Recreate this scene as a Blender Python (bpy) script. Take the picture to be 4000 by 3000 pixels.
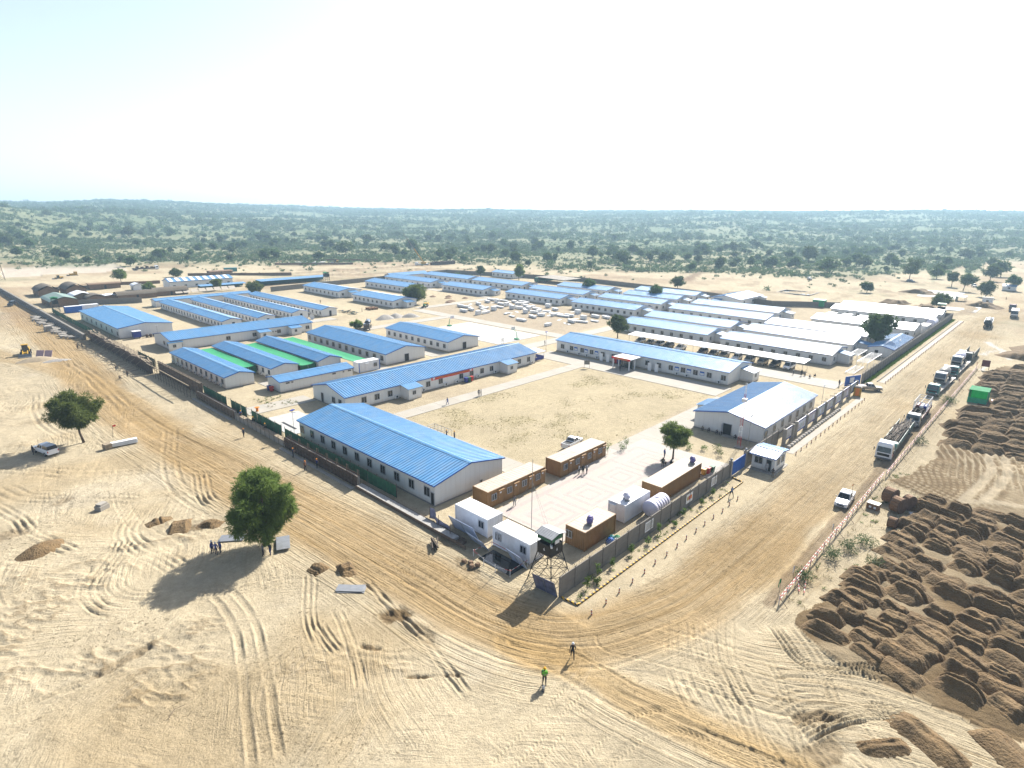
import bpy, math, random
import numpy as np
from mathutils import Vector, Matrix

random.seed(11)
rng = np.random.default_rng(5)
for o in list(bpy.data.objects):
    bpy.data.objects.remove(o)
SC = bpy.context.scene
COL = SC.collection

# ------------------------------------------------------------------ camera
# world: X runs along the front wall of the camp (towards the upper right of the picture),
# Y along its other wall (towards the upper left), Z up, metres; the drone hovers 40 m above the origin
PITCH, ROLL, YAW = math.radians(15.9975), math.radians(-.5592), math.radians(43.211)
cy, sy, cp, sp = math.cos(YAW), math.sin(YAW), math.cos(PITCH), math.sin(PITCH)
fw = Vector((cy * cp, sy * cp, -sp))
rt = Vector((sy, -cy, 0))
dn = fw.cross(rt)
r2 = rt * math.cos(ROLL) + dn * math.sin(ROLL)
d2 = dn * math.cos(ROLL) - rt * math.sin(ROLL)
cam_data = bpy.data.cameras.new('camera')
cam = bpy.data.objects.new('camera', cam_data)
COL.objects.link(cam)
cam.matrix_world = Matrix(((r2.x, -d2.x, -fw.x, 0), (r2.y, -d2.y, -fw.y, 0), (r2.z, -d2.z, -fw.z, 40), (0, 0, 0, 1)))
cam_data.sensor_width = 36
cam_data.lens = 2322 / 4000 * 36
cam_data.clip_start = .5
cam_data.clip_end = 20000
SC.camera = cam

# ------------------------------------------------------------------ sky and sun
SUN_AZ, SUN_EL = math.radians(11), math.radians(38)
world = bpy.data.worlds.new('World')
SC.world = world
world.use_nodes = True
wn = world.node_tree
bg = wn.nodes['Background']
sky = wn.nodes.new('ShaderNodeTexSky')
sky.sky_type = 'NISHITA'
sky.sun_disc = False
sky.sun_elevation = SUN_EL
sky.sun_rotation = math.pi / 2 - SUN_AZ
sky.altitude = 100
sky.air_density = .75
sky.dust_density = 1.6
sky.ozone_density = 1.6
hs_ = wn.nodes.new('ShaderNodeHueSaturation')      # dusty air: a paler sky all round
hs_.inputs['Saturation'].default_value = .72
wn.links.new(sky.outputs[0], hs_.inputs['Color'])
wn.links.new(hs_.outputs[0], bg.inputs[0])
bg.inputs[1].default_value = .1
sun_data = bpy.data.lights.new('sun', 'SUN')
sun_data.energy = 5.0
sun_data.angle = math.radians(.53)
sun_data.color = (1, .955, .88)
sun = bpy.data.objects.new('sun', sun_data)
COL.objects.link(sun)
sdir = Vector((math.cos(SUN_AZ) * math.cos(SUN_EL), math.sin(SUN_AZ) * math.cos(SUN_EL), math.sin(SUN_EL)))
sun.rotation_euler = (-sdir).to_track_quat('-Z', 'Y').to_euler()
sun.location = sdir * 300
SC.view_settings.view_transform = 'Standard'
SC.view_settings.look = 'None'
SC.view_settings.gamma = 1
SC.view_settings.exposure = 1.38
SC.cycles.use_denoising = True
SC.cycles.max_bounces = 5
SC.cycles.diffuse_bounces = 3
SC.cycles.glossy_bounces = 2
SC.cycles.transmission_bounces = 2
SC.cycles.transparent_max_bounces = 6
SC.cycles.volume_bounces = 0
SC.cycles.sample_clamp_indirect = 6

# ------------------------------------------------------------------ mesh helpers
class MB:
    def __init__(s):
        s.v = []; s.f = []; s.m = []
    def add(s, vs, fs, m=0):
        b = len(s.v)
        s.v += [tuple(p) for p in vs]
        for f in fs:
            s.f.append([b + i for i in f]); s.m.append(m)
        return s
    def hexa(s, p, m=0):
        return s.add(p, [(0, 3, 2, 1), (4, 5, 6, 7), (0, 1, 5, 4), (1, 2, 6, 5), (2, 3, 7, 6), (3, 0, 4, 7)], m)
    def box(s, x0, x1, y0, y1, z0, z1, m=0):
        return s.hexa([(x0, y0, z0), (x1, y0, z0), (x1, y1, z0), (x0, y1, z0), (x0, y0, z1), (x1, y0, z1), (x1, y1, z1), (x0, y1, z1)], m)
    def tap(s, x0, x1, y0, y1, z0, X0, X1, Y0, Y1, z1, m=0):
        return s.hexa([(x0, y0, z0), (x1, y0, z0), (x1, y1, z0), (x0, y1, z0), (X0, Y0, z1), (X1, Y0, z1), (X1, Y1, z1), (X0, Y1, z1)], m)
    def tube(s, a, b, r, n=6, r2=None, m=0, cap=True):
        a, b = Vector(a), Vector(b); d = b - a
        if d.length < 1e-6: return s
        q = d.to_track_quat('Z', 'Y'); r2 = r if r2 is None else r2
        vs = []
        for i in range(n):
            t = 2 * math.pi * i / n
            vs.append(a + q @ Vector((r * math.cos(t), r * math.sin(t), 0)))
        for i in range(n):
            t = 2 * math.pi * i / n
            vs.append(b + q @ Vector((r2 * math.cos(t), r2 * math.sin(t), 0)))
        fs = [(i, (i + 1) % n, n + (i + 1) % n, n + i) for i in range(n)]
        if cap: fs += [tuple(range(n - 1, -1, -1)), tuple(range(n, 2 * n))]
        return s.add(vs, fs, m)
    def prism(s, prof, y0, y1, m=0, axis='y'):
        n = len(prof)
        g = (lambda p, t: (p[0], t, p[1])) if axis == 'y' else (lambda p, t: (t, p[0], p[1]))
        vs = [g(p, y0) for p in prof] + [g(p, y1) for p in prof]
        fs = [(i, (i + 1) % n, n + (i + 1) % n, n + i) for i in range(n)]
        return s.add(vs, fs + [tuple(range(n - 1, -1, -1)), tuple(range(n, 2 * n))], m)
    def lathe(s, prof, n=14, m=0, o=(0, 0, 0), axis='z'):
        vs = []
        for r, z in prof:
            for i in range(n):
                t = 2 * math.pi * i / n; c, d = r * math.cos(t), r * math.sin(t)
                vs.append({'z': (o[0] + c, o[1] + d, o[2] + z), 'x': (o[0] + z, o[1] + c, o[2] + d), 'y': (o[0] + d, o[1] + z, o[2] + c)}[axis])
        fs = []
        for k in range(len(prof) - 1):
            for i in range(n):
                j = (i + 1) % n
                fs.append((k * n + i, k * n + j, k * n + n + j, k * n + n + i))
        fs += [tuple(range(n - 1, -1, -1)), tuple(range((len(prof) - 1) * n, len(prof) * n))]
        return s.add(vs, fs, m)
    def mesh(s, name, mats, smooth=False):
        me = bpy.data.meshes.new(name)
        me.from_pydata(s.v, [], s.f)
        for mt in (mats if isinstance(mats, (list, tuple)) else [mats]): me.materials.append(mt)
        if any(s.m): me.polygons.foreach_set('material_index', s.m)
        if smooth: me.polygons.foreach_set('use_smooth', [True] * len(me.polygons))
        me.update()
        return me
    def build(s, name, mats, parent=None, loc=None, rot=0, smooth=False):
        return put(s.mesh(name, mats, smooth), name, parent, loc, rot)

def put(me, name, parent=None, loc=None, rot=0, scale=None):
    o = bpy.data.objects.new(name, me)
    COL.objects.link(o)
    if parent: o.parent = parent
    if loc is not None: o.location = loc
    if rot: o.rotation_euler = (0, 0, rot) if not isinstance(rot, (tuple, list)) else rot
    if scale is not None: o.scale = scale if not isinstance(scale, (int, float)) else (scale,) * 3
    return o
def tag(o, label=None, cat=None, group=None, kind=None):
    if label: o['label'] = label
    if cat: o['category'] = cat
    if group: o['group'] = group
    if kind: o['kind'] = kind
    return o
def thing(name, label, cat, loc=(0, 0, 0), rot=0, group=None):
    return tag(put(None, name, None, loc, rot), label, cat, group)
def copytree(o, parent=None):
    c = o.copy(); COL.objects.link(c); c.parent = parent
    for ch in o.children: copytree(ch, c)
    return c
def ordn(i):
    w = ['first', 'second', 'third', 'fourth', 'fifth', 'sixth', 'seventh', 'eighth', 'ninth', 'tenth', 'eleventh', 'twelfth', 'thirteenth',
         'fourteenth', 'fifteenth', 'sixteenth', 'seventeenth', 'eighteenth', 'nineteenth', 'twentieth']
    if i < 20: return w[i]
    t = ['', '', 'twenty', 'thirty', 'forty', 'fifty', 'sixty', 'seventy', 'eighty', 'ninety']
    n = i + 1
    if n % 10 == 0: return t[n // 10][:-1] + 'ieth'
    return t[n // 10] + '-' + w[n % 10 - 1]
CACHE = {}
def cached(key, fn):
    if key not in CACHE: CACHE[key] = fn()
    return CACHE[key]

# ------------------------------------------------------------------ materials
def nodes_of(name):
    m = bpy.data.materials.new(name); m.use_nodes = True
    nt = m.node_tree; b = nt.nodes['Principled BSDF']
    return m, nt, b
def N(nt, typ, **kw):
    n = nt.nodes.new('ShaderNode' + typ)
    for k, v in kw.items(): setattr(n, k, v)
    return n
def mth(nt, op, a, b=None, clamp=False):
    n = N(nt, 'Math', operation=op); n.use_clamp = clamp
    for i, x in enumerate((a, b)):
        if x is None: continue
        if isinstance(x, (int, float)): n.inputs[i].default_value = x
        else: nt.links.new(x, n.inputs[i])
    return n.outputs[0]
def mixc(nt, fac, a, b, typ='MIX'):
    n = N(nt, 'Mix', data_type='RGBA', blend_type=typ)
    for i, x in ((0, fac), (6, a), (7, b)):
        if isinstance(x, (int, float)): n.inputs[i].default_value = x
        elif isinstance(x, (tuple, list)): n.inputs[i].default_value = (*x[:3], 1)
        else: nt.links.new(x, n.inputs[i])
    return n.outputs[2]
def noise(nt, vec, scale, detail=3, rough=.55, dist=0):
    n = N(nt, 'TexNoise'); n.inputs['Scale'].default_value = scale; n.inputs['Detail'].default_value = detail
    n.inputs['Roughness'].default_value = rough; n.inputs['Distortion'].default_value = dist
    if vec is not None: nt.links.new(vec, n.inputs['Vector'])
    return n.outputs['Fac']
def ramp(nt, x, lo, hi):
    n = N(nt, 'MapRange'); n.inputs[1].default_value = lo; n.inputs[2].default_value = hi; n.clamp = True
    nt.links.new(x, n.inputs[0]); return n.outputs[0]
def bump(nt, b, h, dist, strength=1.0):
    n = N(nt, 'Bump'); n.inputs['Distance'].default_value = dist; n.inputs['Strength'].default_value = strength
    nt.links.new(h, n.inputs['Height']); nt.links.new(n.outputs[0], b.inputs['Normal'])
def M(name, col, rough=.75, metal=0, var=.12, scale=1.5, bmp=0, bscale=12, spec=.4, dirt=0, dirtcol=(.33, .26, .17), world=False, coat=0):
    k_ = .56 if max(col) < .63 else .8      # exposure is set for the sunlit sand
    col = tuple(x * k_ for x in col); dirtcol = tuple(x * .56 for x in dirtcol)
    m, nt, b = nodes_of(name)
    tc = N(nt, 'TexCoord') if not world else N(nt, 'NewGeometry')
    vec = tc.outputs['Object'] if not world else tc.outputs['Position']
    f = noise(nt, vec, scale, 4)
    c = mixc(nt, ramp(nt, f, .3, .7), tuple(x * (1 - var) for x in col), tuple(min(1, x * (1 + var)) for x in col))
    if dirt:
        g = noise(nt, vec, scale * .7, 6, .65)
        c = mixc(nt, mth(nt, 'MULTIPLY', ramp(nt, g, .45, .75), dirt), c, dirtcol)
    nt.links.new(c, b.inputs['Base Color'])
    b.inputs['Roughness'].default_value = rough; b.inputs['Metallic'].default_value = metal
    b.inputs['Specular IOR Level'].default_value = spec
    if coat: b.inputs['Coat Weight'].default_value = coat; b.inputs['Coat Roughness'].default_value = .08
    if bmp: bump(nt, b, noise(nt, vec, bscale, 4), bmp)
    return m
def stripes(name, c1, c2, period, duty=.5, diag=0, rough=.7, axis=0, dirt=.2):
    m, nt, b = nodes_of(name)
    tc = N(nt, 'TexCoord'); sx = N(nt, 'SeparateXYZ'); nt.links.new(tc.outputs['Object'], sx.inputs[0])
    x = sx.outputs[axis]
    if diag: x = mth(nt, 'ADD', x, mth(nt, 'MULTIPLY', sx.outputs[2], diag))
    fr = mth(nt, 'FRACT', mth(nt, 'DIVIDE', x, period))
    c = mixc(nt, mth(nt, 'GREATER_THAN', fr, duty), c1, c2)
    g = noise(nt, tc.outputs['Object'], 3, 5)
    c = mixc(nt, mth(nt, 'MULTIPLY', ramp(nt, g, .45, .75), dirt), c, (.22, .18, .11))
    nt.links.new(c, b.inputs['Base Color']); b.inputs['Roughness'].default_value = rough
    return m
def wallmat(name, col, pitch=.95, dirt=.25):
    m, nt, b = nodes_of(name)
    tc = N(nt, 'TexCoord'); sx = N(nt, 'SeparateXYZ'); nt.links.new(tc.outputs['Object'], sx.inputs[0])
    ge = N(nt, 'TexCoord'); sn = N(nt, 'SeparateXYZ'); nt.links.new(ge.outputs['Normal'], sn.inputs[0])
    side = mth(nt, 'GREATER_THAN', mth(nt, 'ABSOLUTE', sn.outputs[0]), .6)
    mx = N(nt, 'Mix', data_type='FLOAT'); nt.links.new(side, mx.inputs[0]); nt.links.new(sx.outputs[0], mx.inputs[2]); nt.links.new(sx.outputs[1], mx.inputs[3])
    fr = mth(nt, 'FRACT', mth(nt, 'ADD', mth(nt, 'DIVIDE', mx.outputs[0], pitch), 100))
    line = mth(nt, 'GREATER_THAN', mth(nt, 'ABSOLUTE', mth(nt, 'SUBTRACT', fr, .5)), .478)
    mp = N(nt, 'Mapping'); mp.inputs['Scale'].default_value = (1.6, 1.6, .25); nt.links.new(tc.outputs['Object'], mp.inputs[0])
    g = noise(nt, mp.outputs[0], 1.2, 6, .65)
    c = mixc(nt, ramp(nt, noise(nt, tc.outputs['Object'], .35, 3), .3, .7), tuple(x * .94 for x in col), col)
    c = mixc(nt, mth(nt, 'MULTIPLY', ramp(nt, g, .48, .78), dirt), c, (.5, .43, .33))
    low = mth(nt, 'MULTIPLY', ramp(nt, mth(nt, 'ADD', sx.outputs[2], mth(nt, 'MULTIPLY', g, -.9)), .25, -.35), .55)   # splashed sand at the foot of the wall
    c = mixc(nt, low, c, (.46, .37, .25))
    c = mixc(nt, mth(nt, 'MULTIPLY', line, .35), c, (.3, .3, .3))
    nt.links.new(c, b.inputs['Base Color']); b.inputs['Roughness'].default_value = .5
    b.inputs['Specular IOR Level'].default_value = .35
    bump(nt, b, mth(nt, 'MULTIPLY', line, -1), .01)
    return m
def roofmat(name, c1, rough=.36, fade=.35):
    m, nt, b = nodes_of(name)
    tc = N(nt, 'TexCoord'); oi = N(nt, 'ObjectInfo')
    mp = N(nt, 'Mapping'); mp.inputs['Scale'].default_value = (.12, 1.4, 1); nt.links.new(tc.outputs['Object'], mp.inputs[0])
    g = noise(nt, mp.outputs[0], 1.0, 5, .6)
    f = noise(nt, tc.outputs['Object'], .5, 5, .6)
    c = mixc(nt, ramp(nt, g, .35, .7), tuple(x * .86 for x in c1), tuple(min(1, x * 1.1) for x in c1))
    dusty = mth(nt, 'MULTIPLY', ramp(nt, f, .42, .8), fade)
    c = mixc(nt, dusty, c, (.26, .29, .305))
    sc = noise(nt, mp.outputs[0], 6, 2)
    c = mixc(nt, mth(nt, 'MULTIPLY', ramp(nt, sc, .68, .72), .35), c, (.42, .47, .52))
    nt.links.new(c, b.inputs['Base Color'])
    nt.links.new(mth(nt, 'ADD', mth(nt, 'MULTIPLY', f, .25), rough - .12), b.inputs['Roughness'])
    b.inputs['Specular IOR Level'].default_value = .6
    return m
MT = {}
def mats():
    t = MT
    t['roof'] = roofmat('blue_roof_sheet', (.082, .228, .41), .33)
    t['rooftrim'] = M('blue_roof_trim', (.03, .13, .50), .4)
    t['wall'] = wallmat('white_sandwich_panel', (.60, .595, .57))
    t['plinth'] = M('plinth_concrete', (.36, .33, .29), .9)
    t['frame'] = M('window_frame_grey', (.52, .53, .54), .45)
    t['glass'] = M('window_glass', (.025, .03, .035), .08, 0, .3, .6, spec=.6)
    t['dark'] = M('dark_opening', (.02, .02, .022), .6)
    t['doorwhite'] = M('white_door', (.7, .7, .7), .5)
    t['acwhite'] = M('ac_white', (.72, .72, .70), .5)
    t['brown'] = M('brown_container_paint', (.36, .19, .062), .55, 0, .12, 1, dirt=.25)
    t['brownroof'] = M('container_roof_beige', (.62, .54, .43), .6, 0, .1, .8, dirt=.45, dirtcol=(.42, .3, .17))
    t['white'] = M('white_paint', (.78, .78, .77), .5, 0, .05, 1, dirt=.15)
    t['whitec'] = M('white_container', (.74, .75, .77), .5, 0, .05, 1, dirt=.2)
    t['lilac'] = M('plastic_tank_white', (.66, .64, .74), .35, 0, .05)
    t['purple'] = M('plastic_tank_purple', (.19, .16, .42), .4)
    t['concrete'] = M('concrete', (.46, .42, .36), .9, 0, .12, .6, .01, 8, dirt=.3)
    t['wallconc'] = M('precast_wall_concrete', (.27, .245, .21), .92, 0, .15, 1.2, .012, 10, dirt=.35, dirtcol=(.36, .3, .22))
    t['roadconc'] = M('road_concrete', (.50, .46, .39), .9, 0, .08, .25, .004, 6, dirt=.35, dirtcol=(.47, .39, .27), world=True)
    t['newconc'] = M('fresh_concrete', (.60, .59, .56), .85, 0, .1, .8, .01, 6, dirt=.25, world=True)
    t['rust'] = M('rusty_steel', (.14, .095, .07), .8, .2, .25, 3)
    t['black'] = M('black_paint', (.018, .018, .018), .5)
    t['steel'] = M('galvanised_steel', (.42, .43, .44), .45, .6)
    t['wood'] = M('formwork_wood', (.20, .145, .10), .85, 0, .25, 3)
    t['plank'] = M('scaffold_plank', (.38, .30, .2), .9, 0, .25, 2)
    t['greennet'] = M('green_mesh_screen', (.025, .16, .075), .85, 0, .25, 2, .02, 9)
    t['greentarp'] = M('green_tarpaulin', (.02, .36, .13), .6, 0, .2, 2, .05, 3)
    t['green'] = M('green_paint', (.03, .17, .08), .6)
    t['bluepaint'] = M('blue_paint', (.02, .16, .62), .5)
    t['bluedeep'] = M('deep_blue_paint', (.02, .04, .33), .5)
    t['red'] = M('red_paint', (.62, .03, .025), .5)
    t['yellow'] = M('yellow_paint', (.62, .36, .02), .5)
    t['orange'] = M('orange_plastic', (.75, .22, .02), .6)
    t['kerb'] = stripes('kerb_yellow_black', (.015, .015, .015), (.45, .26, .02), .62, .5, 1.0)
    t['hazard'] = stripes('red_white_rail', (.32, .045, .04), (.5, .47, .43), .9, .5, 0)
    t['bollard'] = stripes('bollard_stripes', (.3, .05, .03), (.45, .42, .37), .36, .5, 0, .7, 2)
    t['thatch'] = M('thatch', (.16, .13, .095), .95, 0, .4, 4, .05, 14)
    t['mud'] = M('mud_brick', (.27, .17, .10), .95, 0, .2, 1.5, .03, 8)
    t['foam'] = M('foam_panel_white', (.76, .76, .74), .6, 0, .05, 1, dirt=.2)
    t['tyre'] = M('tyre_rubber', (.018, .018, .018), .9)
    t['soil'] = M('dumped_soil', (.225, .142, .062), .97, 0, .35, .8, .24, 4.5, world=True, dirt=.45, dirtcol=(.33, .235, .115))
    t['sandheap'] = M('sand_heap', (.45, .36, .24), .97, 0, .15, .9, .04, 6, world=True)
    t['gravel'] = M('gravel_heap', (.42, .39, .35), .95, 0, .2, 3, .05, 10)
    t['bark'] = M('bark', (.16, .115, .08), .95, 0, .3, 3, .03, 10)
    t['water'] = M('pit_water', (.02, .025, .025), .05, 0, .1, .5, spec=.6)
    t['banner'] = M('red_banner', (.66, .03, .03), .6)
    t['skin'] = M('skin', (.23, .12, .075), .6)
    t['hair'] = M('hair', (.015, .012, .01), .7)
    t['chrome'] = M('chrome', (.6, .6, .6), .2, 1)
    t['lamp'] = M('lamp_glass', (.7, .7, .7), .15)
    t['teal'] = M('teal_paint', (.03, .27, .27), .45)
    t['tealdk'] = M('dark_teal_paint', (.02, .15, .14), .5)
    t['olive'] = M('olive_paint', (.07, .09, .06), .6)
    t['maroon'] = M('maroon_paint', (.19, .03, .03), .5)
    t['silver'] = M('silver_paint', (.52, .52, .52), .28, .5, coat=.5)
    t['carwhite'] = M('car_white', (.78, .78, .78), .3, 0, .02, coat=.6)
    t['carblack'] = M('car_black', (.02, .02, .025), .25, 0, .05, coat=.6)
    t['cargold'] = M('car_champagne', (.45, .38, .28), .3, .3, coat=.5)
    t['cargrey'] = M('car_grey', (.2, .21, .22), .3, .3, coat=.5)
    t['greenroof'] = M('faded_green_roof', (.26, .36, .31), .6, .1, .1)
    t['poles'] = M('dark_pole_load', (.10, .075, .055), .9, 0, .4, 4)
    t['mixgrey'] = M('mixer_drum_grey', (.30, .28, .25), .55, 0, .2, 1, dirt=.4)
    t['spool'] = M('cable_drum_wood', (.30, .16, .075), .85, 0, .25, 3)
    t['spooledge'] = M('cable_drum_flange', (.17, .10, .06), .9, 0, .3, 3)
mats()
# ------------------------------------------------------------------ terrain
def vnoise(x, y, seed=0):
    xi = np.floor(x).astype(np.int64); yi = np.floor(y).astype(np.int64)
    xf = x - xi; yf = y - yi
    u = xf * xf * (3 - 2 * xf); v = yf * yf * (3 - 2 * yf)
    def h(a, b):
        n = (a * 374761393 + b * 668265263 + seed * 974634777) & 0xFFFFFFFF
        n = ((n ^ (n >> 13)) * 1274126177) & 0xFFFFFFFF
        return ((n ^ (n >> 16)) & 0xFFFF) / 65535.0
    return (h(xi, yi) * (1 - u) + h(xi + 1, yi) * u) * (1 - v) + (h(xi, yi + 1) * (1 - u) + h(xi + 1, yi + 1) * u) * v
def fbm(x, y, sc, oct=4, seed=0, gain=.5):
    s = np.zeros_like(x); a = 1.; t = 0.; f = 1 / sc
    for i in range(oct):
        s += a * (vnoise(x * f + 17.3 * i, y * f - 9.1 * i, seed + i) - .5); t += a; a *= gain; f *= 2.03
    return s / t * 2
def smooth(a, b, x):
    t = np.clip((x - a) / (b - a), 0, 1); return t * t * (3 - 2 * t)
def far_height(x, y):
    d = np.hypot(x, y)
    a = np.degrees((np.arctan2(y, x) - YAW + np.pi) % (2 * np.pi) - np.pi)      # positive to the left of the view
    el = np.interp(a, [-60, -41, -22, -5, 5, 18, 25, 31, 33.5, 37, 41, 60], [.45, .50, .46, .34, .30, .40, .52, .68, .72, .50, .50, .45])
    ridge = 40 + 3000 * np.tan(np.radians(el)) - 5
    h = ridge * smooth(650, 3000, d) ** .9
    h = h + fbm(x, y, 420, 4, 31) * 13 * smooth(650, 1500, d) * (1 - .6 * smooth(2200, 3000, d))
    h = h + 34 * np.exp(-((a - 44) / 8) ** 2 - ((d - 1300) / 420) ** 2)
    h = h + fbm(x, y, 60, 3, 7) * 1.4 * smooth(420, 700, d)
    return h
def mid_height(X, Y):
    d = np.hypot(X, Y)
    return smooth(230, 330, d) * (1 - smooth(650, 800, d)) * fbm(X, Y, 40, 4, 21) * .9 * (1 - near_rect(X, Y, 45, 300, 10, 320, 20))
def near_rect(x, y, x0, x1, y0, y1, s):
    dx = np.maximum(np.maximum(x0 - x, x - x1), 0); dy = np.maximum(np.maximum(y0 - y, y - y1), 0)
    return 1 - smooth(0, s, np.hypot(dx, dy))
def catmull(P, step=1.0):
    P = [np.array(p, float) for p in P]; P = [2 * P[0] - P[1]] + P + [2 * P[-1] - P[-2]]
    out = []
    for i in range(1, len(P) - 2):
        n = max(2, int(np.linalg.norm(P[i + 1] - P[i]) / step))
        for k in range(n):
            t = k / n
            out.append(.5 * (2 * P[i] + (P[i + 1] - P[i - 1]) * t + (2 * P[i - 1] - 5 * P[i] + 4 * P[i + 1] - P[i + 2]) * t * t + (3 * P[i] - P[i - 1] - 3 * P[i + 1] + P[i + 2]) * t ** 3))
    out.append(P[-2]); return np.array(out)
def lateral(X, Y, pl, margin):
    """indices near the polyline, signed lateral offset, distance along it, fraction"""
    sel = np.nonzero((X > pl[:, 0].min() - margin) & (X < pl[:, 0].max() + margin) & (Y > pl[:, 1].min() - margin) & (Y < pl[:, 1].max() + margin))[0]
    x, y = X[sel], Y[sel]; best = np.full(len(sel), 1e9); lat = np.zeros(len(sel)); al = np.zeros(len(sel)); acc = 0.
    for a, b in zip(pl[:-1], pl[1:]):
        d = b - a; L = np.hypot(*d)
        if L < 1e-6: continue
        d = d / L
        near = np.nonzero((np.abs(x - (a[0] + b[0]) / 2) < L / 2 + margin) & (np.abs(y - (a[1] + b[1]) / 2) < L / 2 + margin))[0]
        if len(near):
            rx, ry = x[near] - a[0], y[near] - a[1]
            t = np.clip(rx * d[0] + ry * d[1], 0, L)
            ex, ey = rx - t * d[0], ry - t * d[1]; D = np.hypot(ex, ey)
            up = D < best[near]; k = near[up]
            best[k] = D[up]; lat[k] = (np.sign(d[0] * ry - d[1] * rx) * D)[up]; al[k] = acc + t[up]
        acc += L
    ok = best < margin
    return sel[ok], lat[ok], al[ok], acc

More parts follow.
